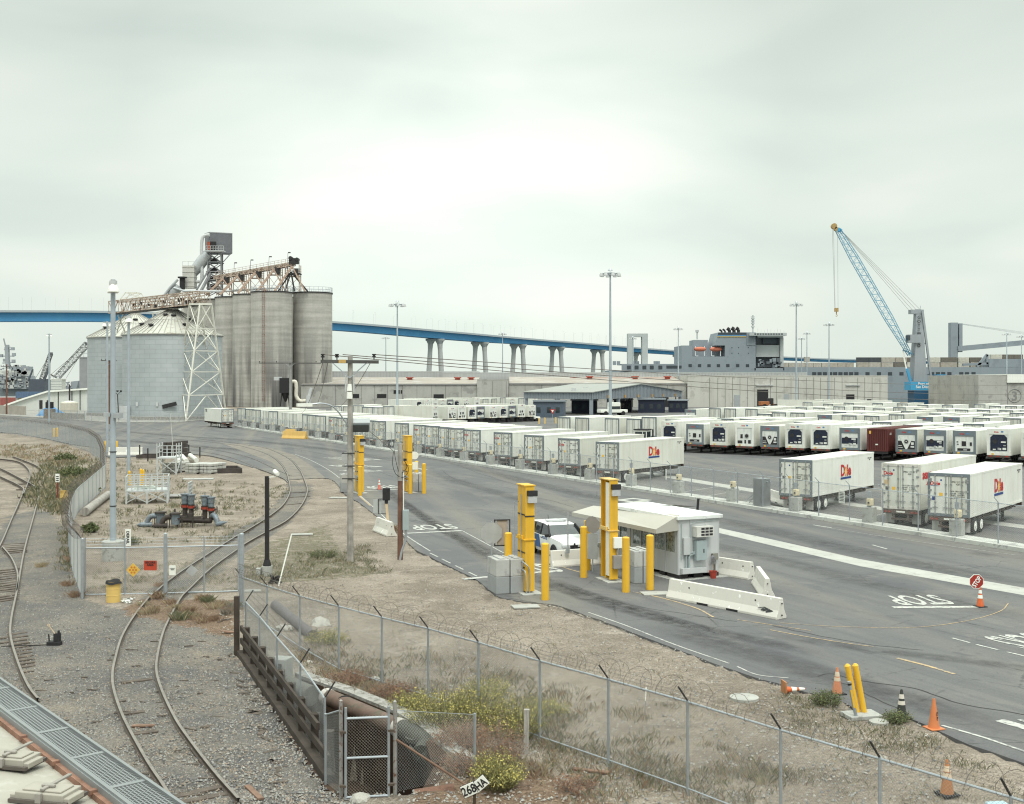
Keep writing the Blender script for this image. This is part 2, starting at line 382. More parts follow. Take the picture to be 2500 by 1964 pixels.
big=k.noise(.22,5,.62);mid=k.noise(1.3,6,.68);fin=k.noise(9,4,.75);vfin=k.noise(24,3,.8)
c=k.mix(k.rng(big,.35,.65),(.190,.158,.130),(.308,.262,.217));c=k.mix(k.rng(mid,.5,.68,0,.6),c,(.152,.126,.102))
c=k.mix(k.rng(k.noise(.45,6,.75,None,0,1.2),.55,.66,0,.6),c,(.118,.098,.078));c=k.mix(k.rng(k.noise(.6,6,.7,None,0,.8),.56,.68,0,.6),c,(.40,.35,.305))
gcol=k.mix(k.rng(big,.38,.62),(.128,.122,.118),(.200,.178,.153));gcol=k.mix(k.rng(k.noise(.35,6,.75,None,0,1.3),.52,.64,0,.6),gcol,(.24,.205,.165));gcol=k.mix(k.rng(mid,.52,.66,0,.6),gcol,(.10,.10,.097))
gm=k.rng(k.mth('ADD',sp3.outputs[0],k.mth('MULTIPLY',k.mth('SUBTRACT',mid,.5),.9)),.35,.6)
c=k.mix(gm,c,gcol)
rm=k.rng(k.mth('ADD',sp3.outputs[1],k.mth('MULTIPLY',k.mth('SUBTRACT',mid,.5),1.0)),.35,.7)
c=k.mix(rm,c,k.mix(k.rng(fin,.3,.7),(.125,.080,.056),(.220,.158,.112)))
wm=k.rng(k.mth('ADD',sp3.outputs[2],k.mth('MULTIPLY',k.mth('SUBTRACT',k.noise(1.9,6,.75),.5),1.6)),.62,.8,0,.8)
c=k.mix(wm,c,k.mix(k.rng(fin,.3,.7),(.085,.085,.055),(.165,.15,.088)))
c=k.mix(1.0,c,k.mix(k.rng(fin,.3,.7),(.66,)*3,(1.34,)*3),'MULTIPLY')
c=k.mix(1.0,c,k.mix(k.rng(vfin,.3,.7),(.5,)*3,(1.5,)*3),'MULTIPLY')
vo=k.vor(13);c=k.mix(k.mth('MULTIPLY',k.rng(vo.outputs['Distance'],.16,.22,1,0),k.rng(k.noise(5,3),.5,.6)),c,(.46,.44,.40))
k.t.links.new(c,k.b.inputs['Base Color']);k.bump(k.mth('ADD',fin,k.mth('MULTIPLY',vfin,.6)),.8,.07);EARTH=k.m
ROAD_PX=[(2900,2070),(2700,1950),(2500,1868),(2353,1818),(2256,1774),(2192,1753),(2138,1746),(2100,1742),(2044,1712),(1958,1690),(1900,1670),(1850,1656),(1736,1617),(1650,1583),(1512,1531),(1436,1503),(1366,1480),(1322,1474),(1234,1463),(1193,1441),(1160,1416),(1080,1377),(1010,1343),(993,1326),(965,1295),(920,1264),(878,1230),(841,1208),(802,1169),(706,1172),(692,1170),(640,1149),(565,1127),(510,1113),(420,1108),(328,1115),(261,1115),(244,1096),(169,1084),(112,1071),(56,1062),(0,1056),(-400,1030)]
near=[G(*p)for p in ROAD_PX]
ROADP=[(p.x+(.12*math.sin(i*12.9)if 1<i<29 else 0),p.y)for i,p in enumerate(near)]
ROADP=[(p.x,p.y)for p in catmull([(a[0],a[1],0)for a in ROADP],4)]
ROADP=[(x+.10*mnoise.noise(Vector((x*.9,y*.9,3))),y+.14*mnoise.noise(Vector((x*.9,y*.9,9))))for x,y in ROADP]
ROADP+=[tuple(G(-400,1003)[:2]),tuple(G(0,1015)[:2]),tuple(G(150,1024)[:2]),tuple(G(260,1032)[:2]),tuple(G(430,1033)[:2]),tuple(G(505,1026)[:2]),(-95,330),(-70,425),(480,425),(480,60),(60,30)]
PIT_PX=[(640,1668),(751,1662),(860,1699),(981,1749),(1052,1792),(1075,1870),(1045,1930),(950,1938),(835,1938),(795,1908),(700,1760)]
PIT=[tuple(G(*p)[:2])for p in PIT_PX]
GRAV=[[(-200,1490),(-200,2300),(930,2300),(880,1964),(800,1930),(575,1600),(560,1560),(470,1520),(330,1500),(215,1470),(175,1400),(165,1300),(120,1250),(60,1235),(0,1290)],[(330,1470),(430,1395),(566,1300),(650,1255),(695,1205),(705,1172),(765,1185),(757,1220),(700,1285),(600,1345),(480,1445),(430,1500)]]
REDZ=[[(735,1600),(1000,1730),(1170,1800),(1320,1880),(1520,1990),(1560,2300),(900,2300),(1000,1940),(1080,1870),(1060,1795),(960,1735)],[(330,1465),(570,1465),(575,1560),(480,1535),(300,1500)],[(-200,1085),(60,1090),(160,1110),(235,1150),(150,1150),(60,1110),(-200,1105)]]
WEED=[([(590,1340),(800,1280),(850,1370),(960,1400),(760,1420),(600,1430)],.75),([(650,1560),(1000,1640),(1320,1760),(1500,1800),(1800,1900),(1900,2300),(1500,1990),(1200,1800),(760,1640)],.55),([(210,1270),(330,1290),(560,1300),(520,1330),(210,1330)],.5),([(100,1130),(240,1120),(240,1180),(150,1260),(110,1200)],.95),([(1850,1720),(2100,1780),(2250,1830),(1950,1800)],.5),([(260,1118),(350,1118),(420,1150),(260,1160)],.65),([(150,1270),(175,1270),(180,1400),(150,1390)],.8)]
def zone(x,y):
 if y<3:return(1,0,0)
 px=CX+F*x/y;py=HY+F*HC/y
 g=1.0 if any(inpoly(px,py,q)for q in GRAV)else 0.0
 r=1.0 if any(inpoly(px,py,q)for q in REDZ)else 0.0
 w=max([v for q,v in WEED if inpoly(px,py,q)]+[.30])
 return(g,r,w*(1-g*.7))
def frange(a,b,s):
 out=[];x=a
 while x<b-1e-6:out.append(x);x+=s
 return out
xs=[-6000,-2000,-700,-300,-150,-100]+frange(-80,-34,2.5)+frange(-34,14,.34)+frange(14,60,2.5)+[70,100,200,500,2000,6000]
ys=[-40,-5,4,9]+frange(12,20,1)+frange(20,62,.30)+frange(62,135,.9)+frange(135,300,9)+[330,380,430,520,700,1500,8000]
vs=[];cols=[]
bb=(min(p[0]for p in PIT)-.5,max(p[0]for p in PIT)+.5,min(p[1]for p in PIT)-.5,max(p[1]for p in PIT)+.5)
for y in ys:
 for x in xs:
  if-34<=x<=14 and 12<=y<=135:
   road=inpoly(x,y,ROADP)
   z=-.10 if road else.055*mnoise.noise(Vector((x*.9,y*.9,0)))+.02*mnoise.noise(Vector((x*3,y*3,5)))
   if not road:
    px=CX+F*x/y;py=HY+F*HC/y
    if px<250 and 1085<py<1200:z+=.45*max(0,1-abs(py-1125-px*.1)/45)*(.6+.8*mnoise.noise(Vector((x*.25,y*.12,2))))
   if bb[0]<x<bb[1]and bb[2]<y<bb[3]and inpoly(x,y,PIT):z=-2.7+.15*mnoise.noise(Vector((x*2,y*2,0)))
   cols.append(zone(x,y))
  else:
   z=-.1;cols.append((.75,.1,.3)if y<60 else(.35,0,.35))
  vs.append((x,y,z))
nx=len(xs);fs=[(j*nx+i,j*nx+i+1,(j+1)*nx+i+1,(j+1)*nx+i)for j in range(len(ys)-1)for i in range(nx-1)]
me=bpy.data.meshes.new('ground');me.from_pydata(vs,[],fs);me.materials.append(EARTH)
ca=me.color_attributes.new('zone','FLOAT_COLOR','POINT');ca.data.foreach_set('color',[q for c3 in cols for q in(*c3,1.0)])
me.polygons.foreach_set('use_smooth',[True]*len(me.polygons));me.update()
ground=bpy.data.objects.new('ground',me);C.objects.link(ground);kind(ground,'structure')
mb=MB();n=len(ROADP);mb.add([(p[0],p[1],.02)for p in ROADP]+[(p[0],p[1],-.35)for p in ROADP],[tuple(range(n))]+[(i,(i+1)%n,(i+1)%n+n,i+n)for i in range(n)])
kind(mb.build('asphalt_road',ASPH),'structure')
mb=MB();mb.bx(-6000,6000,520,8000,-.09,.0)
WATER=M('harbour water',(.05,.075,.08),.15,var=.1,spec=.5)
kind(mb.build('harbour_water',WATER),'structure')
mb=MB();mb.prism([tuple(G(*p)[:2])for p in[(-400,1003),(0,1014),(150,1023),(260,1031),(430,1032),(505,1025),(540,1005),(400,985),(-400,985)]],-.09,.03)
kind(mb.build('gravel_apron',M('pale gravel',(.27,.265,.25),.95,var=.2,scale=.3,fine=.25,fscale=6,world=True)),'structure')
# ---------- kerb island, slabs and painted markings
KT0,KT1=-40,184
mb=MB();pr=[(0,0),(0,.24),(-.04,.26),(-1.4,.26),(-1.4,0)]
segs=22
for i in range(segs):
 a=KT0+(KT1-KT0)*i/segs;b=KT0+(KT1-KT0)*(i+1)/segs-.03
 A_,B_=KP(a),KP(b);mb.ext([(-q[0],q[1])for q in pr],A_,B_)
KERB=M('kerb concrete',(.50,.505,.475),.85,var=.12,scale=.6,col2=(.33,.33,.32),amt=.3,fine=.12,world=True)
kind(mb.build('kerb_island',KERB),'structure')
mb=MB()
for px in(1250,1290,1365,1450,1560,1650,1750,1850,1960,2090):
 pass
def sheet(name,pts,mat,z=.028,world_pts=False):
 P=[p if world_pts else tuple(G(*p)[:2])for p in pts];m=MB();m.prism(P,z-.012,z);return kind(m.build(name,mat),'structure')
SLAB=M('pale concrete slab',(.40,.40,.37),.88,var=.1,scale=.7,col2=(.32,.31,.29),amt=.2,fine=.1,world=True)
sheet('concrete_strip',[(1720,1289),(1757,1303),(1900,1337),(2100,1384),(2500,1455),(2700,1500),(2700,1475),(2500,1437),(2100,1367),(1900,1322),(1757,1291)],SLAB)
sheet('yard_strip',[(1555,1155),(1700,1180),(1900,1213),(2040,1231),(2160,1248),(2300,1266),(2500,1292),(2500,1283),(2300,1258),(2160,1240),(2040,1223),(1900,1205),(1700,1172),(1555,1149)],SLAB)
sheet('manhole_slab',[(1500,1222),(1545,1217),(1592,1222),(1550,1229)],SLAB)
sheet('manhole_cover',[(1525,1222),(1545,1219.5),(1567,1222),(1547,1225.5)],M('cast iron cover',(.12,.12,.125),.7,.2),.034)
sheet('track_crossing_paving',[(706,1171),(795,1168),(760,1138),(720,1112),(665,1096),(600,1085),(540,1083),(600,1105),(660,1128),(690,1150)],M('tan crossing asphalt',(.19,.17,.145),.9,var=.15,scale=.4,col2=(.12,.115,.11),amt=.4,fine=.12,fscale=14,world=True),.026)
def line(pts,w,mat,z=.031,px=True):
 m=MB();P=[G(*p)for p in pts]if px else pts;ribbon(m,catmull(P,4)if len(P)>2 else P,w,z);return m
lw=MB()
def addline(target,pts,w,z=.031,dash=None):
 P=catmull([G(*p)for p in pts],10)
 if dash is None:ribbon(target,P,w,z);return
 acc=0;cur=[P[0]];on=True
 for a,b in zip(P,P[1:]):
  acc+=(b-a).length;cur.append(b)
  if acc>(dash[0]if on else dash[1]):
   if on:ribbon(target,cur,w,z)
   cur=[b];acc=0;on=not on
addline(lw,[(720,1110),(757,1124),(800,1147),(838,1175)],.08)
addline(lw,[(880,1212),(920,1247),(960,1285),(1000,1315),(1050,1347)],.08)
addline(lw,[(1050,1352),(1100,1377),(1165,1409)],.09,dash=(1.2,.5))
addline(lw,[(1436,1497),(1530,1530),(1650,1577),(1780,1622)],.07)
addline(lw,[(1128,1297),(1180,1325),(1230,1352)],.07)
addline(lw,[(1800,1630),(1850,1650),(1925,1658)],.06)
addline(lw,[(2300,1774),(2400,1803),(2500,1837),(2600,1870)],.10)
addline(lw,[(2325,1560),(2400,1580),(2500,1604),(2600,1630)],.11,dash=(.8,.25))
addline(lw,[(972,1138),(1040,1148)],.5)
addline(lw,[(2130,1332),(2165,1342)],.14);addline(lw,[(1985,1283),(2030,1290)],.14)
addline(lw,[(1520,1172),(1700,1212),(1850,1240)],.05);addline(lw,[(1990,1285),(2200,1318),(2480,1357)],.05)
for a,b in(((994,1303.5),(1128,1297)),((889,1199),(978,1196)),((1130,1416),(1345,1396)),((2180,1485),(2392,1483.5)),((2440,1761),(2540,1790))):addline(lw,[a,b],.36)
for px in(1600,1660,1755,1830,1900,2030,2120,2210):
 a=KP((KA.x-(px-CX)/F*KA.y)/((px-CX)/F*.902+.4316),2.2);b=a+Vector((.602,.799,0))*11;ribbon(lw,[a,b],.12,.029)
kind(lw.build('painted_white_line',ROADW),'structure')
lo=MB()
addline(lo,[(1545,1447),(1620,1463),(1700,1487),(1742,1509)],.09);addline(lo,[(1800,1515),(1900,1530),(2000,1545),(2100,1557)],.05,dash=(3,2))
addline(lo,[(1880,1540),(2000,1562),(2150,1583),(2350,1597)],.06,dash=(4,1.5));addline(lo,[(2190,1609),(2260,1627),(2330,1648)],.15)
addline(lo,[(1905,1523),(2050,1532),(2230,1534),(2360,1518),(2440,1495),(2462,1475)],.04)
addline(lo,[(1330,1372),(1385,1390),(1420,1400)],.1);addline(lo,[(878,1213),(905,1236)],.14)
kind(lo.build('painted_orange_line',ROADO),'structure')
def roadtext(key,mat,base,d,name='road_lettering',scale=1.0):
 o=put_text(key,mat,None,(base[0],base[1],.033),(0,0,math.atan2(d[1],d[0])),name,scale);return kind(o,'structure')
def rt_px(key,p0,p1,scale=1.0):
 a,b=G(*p0),G(*p1);m=(a+b)/2;return roadtext(key,ROADW,m,(b-a),'road_lettering',scale)
rt_px('STOP',(1098,1281),(996,1285),.92);rt_px('STOP',(958,1186),(885,1189),.95);rt_px('STOP',(2283,1455),(2148,1458),.78)
rt_px('STOP',(1345,1376),(1160,1391),1.0)
rt_px('MPH',(852,1116),(790,1119),(1.1,2.6,1));rt_px('TRUCKS',(880,1134),(797,1138),(1.0,1.8,1));rt_px('ONLY',(885,1146),(818,1151),(1.0,1.4,1))
rt_px('TRUCKS',(2590,1540),(2370,1562),.8);rt_px('ONLY',(2640,1567),(2450,1580),.8);rt_px('STOP',(2640,1740),(2470,1765),.9)
k=shader('tyre_marks');k.b.inputs['Base Color'].default_value=(.052,.05,.052,1);k.b.inputs['Roughness'].default_value=.8
at=k.t.nodes.new('ShaderNodeAttribute');at.attribute_name='across'
f=k.mth('MULTIPLY',k.mth('MULTIPLY',at.outputs['Fac'],.62),k.rng(k.noise(1.4,5,.7),.3,.62,.1,1))
tr=k.t.nodes.new('ShaderNodeBsdfTransparent');ms=k.t.nodes.new('ShaderNodeMixShader');k.t.links.new(f,ms.inputs[0]);k.t.links.new(tr.outputs[0],ms.inputs[1]);k.t.links.new(k.b.outputs[0],ms.inputs[2]);k.t.links.new(ms.outputs[0],k.o.inputs[0]);MARKS=k.m
def marks(paths):
 vs=[];fs=[];ac=[]
 for pts,w,amt in paths:
  P=catmull([G(*p)for p in pts],8);o=len(vs);m=len(P)
  for i,p in enumerate(P):
   d=(P[min(i+1,m-1)]-P[max(i-1,0)]).normalized();x=Vector((d.y,-d.x,0));fade=min(1,i/5,(m-1-i)/5)
   for q,a in((-1,0),(-.4,1),(.4,1),(1,0)):vs.append(p+x*w/2*q+Vector((0,0,.0235)));ac.append(a*amt*fade)
  fs+=[(o+4*i+j,o+4*i+j+1,o+4*i+j+5,o+4*i+j+4)for i in range(m-1)for j in range(3)]
 me=bpy.data.meshes.new('tyre_marks');me.from_pydata(vs,[],fs);me.materials.append(MARKS)
 a=me.attributes.new('across','FLOAT','POINT');a.data.foreach_set('value',ac);me.update()
 o=bpy.data.objects.new('tyre_marks',me);C.objects.link(o);kind(o,'structure')
marks([([(930,1190),(985,1230),(1080,1290),(1180,1345),(1290,1402),(1400,1450),(1500,1482),(1640,1520),(1800,1555),(2000,1600)],1.2,.8),([(1344,1415),(1420,1446),(1520,1477),(1620,1508),(1760,1545)],.9,.9),([(960,1205),(1030,1262),(1130,1325),(1215,1385)],1.0,.6),([(1600,1520),(1750,1572),(1900,1615),(2100,1680),(2500,1790)],2.2,.55),([(1850,1545),(2100,1585),(2400,1620),(2600,1650)],1.2,.5),([(1100,1130),(1300,1180),(1500,1225),(1800,1280),(2200,1370),(2600,1440)],2.5,.45),([(1000,1140),(1200,1200),(1450,1270),(1800,1345),(2200,1445),(2600,1530)],2.0,.4),([(250,1072),(400,1085),(600,1100),(700,1112)],3.5,.6),([(200,1045),(400,1063),(600,1076),(800,1098),(1000,1130)],3,.5),([(1990,1325),(2080,1335)],.8,.7),([(2360,1348),(2440,1362)],1.2,.6)])
cr_=MB()
for w_,pts in((.07,[(1995,1654),(2030,1648),(2070,1658),(2120,1667),(2190,1676),(2240,1685),(2300,1706),(2350,1722),(2420,1732),(2500,1748),(2600,1770)]),(.05,[(1050,1120),(1110,1135),(1180,1160),(1270,1188)]),(.05,[(1290,1215),(1340,1222),(1402,1240)]),(.05,[(1080,1150),(1105,1168),(1150,1182)]),(.04,[(1430,1465),(1500,1472),(1600,1490),(1800,1520)]),(.05,[(1890,1530),(1980,1550),(2100,1572),(2250,1590)]),(.05,[(2030,1660),(2100,1690),(2200,1735)]),(.04,[(1240,1462),(1330,1478),(1440,1512),(1520,1540),(1650,1592)]),(.05,[(300,1050),(450,1066),(620,1086)]),(.05,[(700,1092),(830,1120),(960,1165)])):
 P=catmull([G(*p)for p in pts],8);P=[p+Vector((.10*mnoise.noise(p*1.7),.16*mnoise.noise(p*1.3+Vector((9,0,0))),0))for p in P];ribbon(cr_,P,w_,.0245)
kind(cr_.build('asphalt_crack',M('dark crack',(.035,.034,.034),.95)),'structure')
# ---------- railway tracks
def track(label,railL,railR,ties=None,z=.14,group='railway tracks',flush=False):
 t=thing('railway_track',label,'railway track',G(*railL[len(railL)//2]),0,None);o=Vector(t.location)
 for pts in(railL,railR):
  if not pts:continue
  P=catmull([G(*p)for p in pts],6);m=MB();zz=.045 if flush else z
  prof=[(-.07,-.16),(.07,-.16),(.07,-.12),(.015,-.10),(.015,-.04),(.037,-.03),(.037,0),(-.037,0),(-.037,-.03),(-.015,-.04),(-.015,-.10),(-.07,-.12)]
  vs=[]
  for i,p in enumerate(P):
   d=(P[min(i+1,len(P)-1)]-P[max(i-1,0)]).normalized();x=Vector((d.y,-d.x,0))
   for a,b in prof:vs.append(p-o+x*a+Vector((0,0,zz+b)))
  q=len(prof);fs=[(i*q+j,i*q+(j+1)%q,(i+1)*q+(j+1)%q,(i+1)*q+j)for i in range(len(P)-1)for j in range(q)]
  if flush:gm_=MB();ribbon(gm_,[p-o for p in P],.22,.031);gm_.build('rail_groove',M('dark groove',(.055,.052,.05),.95),t)
  m.add(vs,fs);m.mi=[1 if f%q==6 else 0 for f in range(len(fs))]
  m.build('rail',[RAIL,RAILTOP],t)
 for a,b in(ties or[]):
  A_,B_=G(*a)-o,G(*b)-o;m=MB();m.bar(A_+Vector((0,0,-.01)),B_+Vector((0,0,-.01)),.22,.09);m.build('sleeper',TIE,t,bevel=.01)
 return t
tr1L=[(420,1964),(393,1922),(353,1860),(301,1762),(278,1695),(274.5,1655),(281,1618),(297.5,1563),(328,1510.6),(365,1464.5),(381,1451),(439,1404),(566,1321),(596.5,1303.5),(650,1270),(689,1239),(706,1211),(708,1191),(700.5,1157)]
tr1R=[(582,1964),(521,1894),(460,1814),(426,1762),(396,1698),(382,1649),(385,1606),(399,1550),(420,1505),(442,1466),(458,1449),(516,1393),(584,1344),(605,1329),(650,1303.5),(703,1273),(737,1236),(750,1205),(747,1185),(734,1152)]
track('curved railway track from the foreground through the wire gate past the black camera pole',tr1L,tr1R,[((425,1948),(540,1922)),((440,1962),(560,1938)),((296,1668),(372,1659)),((300,1745),(352,1738)),((318,1795),(385,1786)),((700,1216),(756,1212)),((697,1234),(742,1229)),((700,1205),(755,1201))])
track('rails sunk flush in the tan asphalt beyond the crossing',[(700.5,1157),(684,1132),(653,1110),(602,1093),(560,1086),(480,1077),(390,1071)],[(734,1152),(706,1121),(653,1096),(602,1087),(560,1081),(480,1072)],None,flush=True)
track('faint rails sunk in the asphalt curving left behind the pallets',[(704,1180),(690,1168),(640,1148),(560,1117),(470,1100),(380,1090)],[(710,1163),(670,1145),(610,1118),(540,1102),(460,1091)],None,flush=True)
lt=[(34,1478),(42,1438),(60,1346),(81.5,1267),(95.6,1213.6),(105,1180),(105,1157),(90,1140.5),(56,1126),(31,1117)]
def ties_between(rows):return[((a,y),(b,y2))for a,y,b,y2 in rows]
tt=[(-10+i*.6,1395+i*5.3,52-i*.5,1389+i*5.3)for i in range(15)]+[(6+i*.9,1331+i*4.2,66,1327+i*4.2)for i in range(6)]+[(20+i*2.1,1552+i*8,64+i*2.2,1545+i*8)for i in range(11)]+[(-5,1560,32,1556),(-5,1572,34,1567),(44,1215,106,1211),(60,1190,110,1187),(72,1172,112,1169)]
track('left hand railway track swinging past the switch stand and under the rail car',[(92,1716),(67.5,1682),(43,1624),(26,1563),(27.6,1517),(43,1440)]+lt[2:],[(-40,1400),(0,1337),(28,1272.6),(55,1208),(50.6,1191),(0,1166)],ties_between(tt))
track('diverging turnout rails beside the left hand track',[(5.6,1340),(28,1368),(42,1402),(43,1430),(40,1450)],[(57.6,1209),(73,1166),(67.5,1146),(42,1129),(-20,1121)])
track('crossing rail of the far left turnout',[(95.6,1208),(84,1191),(62,1178),(0,1146),(-40,1135)],None,[((40,1196),(98,1193)),((30,1183),(90,1180))])
random.seed(3);mb=MB()
def stone(mb,x,y,s,z=0.0):
 a=random.random()*6;vs=[]
 for k in range(5):t=a+k*1.257;vs.append((x+math.cos(t)*s*random.uniform(.7,1.2),y+math.sin(t)*s*random.uniform(.7,1.2),z-.01))
 vs.append((x+s*random.uniform(-.3,.3),y+s*random.uniform(-.3,.3),z+s*random.uniform(.5,1.0)))
 mb.add(vs,[(k,(k+1)%5,5)for k in range(5)])
pal=[(.30,.295,.28),(.175,.175,.18),(.36,.345,.315),(.11,.11,.11),(.30,.24,.19)]
mb.m=0
for _ in range(26000):
 px=random.uniform(-60,1000);py=1250+(random.random()**.7)*720;p=G(px,py)
 if not any(inpoly(px,py,q)for q in GRAV):continue
 if inpoly(p.x,p.y,PIT):continue
 mb.m=random.choice((0,0,1,0,3,3,4,4));stone(mb,p.x,p.y,random.uniform(.012,.036),.02)
for _ in range(12000):
 px=random.uniform(540,2300);py=random.uniform(1380,1964);p=G(px,py)
 if inpoly(p.x,p.y,ROADP)or inpoly(p.x,p.y,PIT):continue
 mb.m=random.choice((0,2,2,4,1));stone(mb,p.x,p.y,random.uniform(.015,.045),.02)
kind(mb.build('loose_stones',[M('stone %s'%w,c,.9,var=.2)for w,c in zip(('grey','blue grey','pale','dark','tan'),pal)],fixn=False),'stuff')
# ========== CONTAINERS ON CHASSIS
CW,CL_,CF,CH=2.44,12.19,1.1,2.6
def body_mesh(h=CH,ribs=True,mats=(CWHITE,CROOF)):
 m=MB();z1=CF+h
 m.bx(0,CW,.05,CL_-.05,CF,z1-.004);m.m=1;m.bx(.02,CW-.02,.05,CL_-.05,z1-.003,z1+.004);m.m=0
 for x0,x1 in((-.012,0),(CW,CW+.012)):
  m.bx(x0,x1,.06,CL_-.06,z1-.12,z1-.005);m.bx(x0,x1,.06,CL_-.06,CF+.002,CF+.16)
  if ribs:
   for i in range(1,20):m.bx(x0+(.004 if x0<0 else 0),x1-(.004 if x0>0 else 0),.6*i+.1,.6*i+.125,CF+.16,z1-.12)
 if ribs:
  m.m=1
  for i in range(1,10):m.bx(.06,CW-.06,1.21*i,1.21*i+.04,z1+.004,z1+.012)
 for y in(.0,CL_-.14):
  for x in(-.014,CW-.136):m.m=0;m.bx(x,x+.15,y+.05,y+.14,z1-.118,z1+.006)
 return m.mesh('body',list(mats))
def obj(name,me,parent=None,loc=None):
 o=bpy.data.objects.new(name,me);C.objects.link(o);o.parent=parent
 if loc:o.location=loc
 return o
BODY=body_mesh();BODYT=body_mesh(2.9);BODYF=body_mesh(CH,False)
def wheel_pair(parent,y,sides=(0,1),rimm=None,far=False):
 for s in sides:
  m=MB();x0=.0 if s==0 else CW-.56
  for dx in((.0,.30)if not far else(.1,)):
   w=.26 if not far else.4
   m.lathe([(.30,0),(.44,.0),(.50,.04),(.51,.09),(.51,w-.09),(.50,w-.04),(.44,w),(.30,w)],(0,0,0),20)
   vs=m.v[-160:]
   m.v[-160:]=[(z+x0+dx,xx+y,yy+.51)for xx,yy,z in vs]
  o=m.build('wheel',BLACK,parent,smooth=True)
  if not far:
   r=MB();xo=x0+.02 if s==0 else x0+.54;r.cyl((xo-.02,y,.51),(xo+.02,y,.51),.31,n=18);r.cyl((xo-.05,y,.51),(xo+.05,y,.51),.12,n=10)
   for k in range(8):t=k*PI/4;r.cyl((xo-.035,y+.2*math.cos(t),.51+.2*math.sin(t)),(xo+.035,y+.2*math.cos(t),.51+.2*math.sin(t)),.025,n=5)
   r.build('rim',rimm or WHITE,o)
def chassis(t,rear=True,far=False,steel=None):
 steel=steel or RUSTY;m=MB()
 for x in(.62,1.72):m.bx(x,x+.12,.1,CL_-.2,.62,1.09)
 for i in range(13):m.bx(.05,CW-.05,.3+i*.93,.42+i*.93,.86,1.08)
 m.bx(.02,CW-.02,.02,.22,.80,1.085);m.bx(.02,CW-.02,CL_-.25,CL_-.03,.80,1.085)
 m.build('chassis',steel,t)
 ax=(1.25,2.50)if rear else(CL_-1.25,CL_-2.5)
 for i,y in enumerate(ax):wheel_pair(t,y,(0,1),None,far)
 a=MB();[a.cyl((.2,y,.51),(CW-.2,y,.51),.09,n=8)for y in ax];a.bx(.5,.7,min(ax)-.4,max(ax)+.4,.55,.8);a.bx(1.74,1.94,min(ax)-.4,max(ax)+.4,.55,.8);a.build('axle',DARK,t)
 ly=9.2 if rear else CL_-9.2
 for x in(.45,CW-.6):
  g=MB();g.bx(x,x+.15,ly,ly+.15,.12,.9);g.bx(x-.06,x+.21,ly-.08,ly+.23,.02,.12);g.bar((x+.07,ly+.07,.35),(x+.07,ly-1.0,.85),.05);g.build('landing_leg',DARK,t)
 c=MB();c.bar((.5,ly+.05,.3),(CW-.5,ly+.05,.8),.05);c.bar((.5,ly+.05,.8),(CW-.5,ly+.05,.3),.05);c.build('cross_brace',DARK,t)
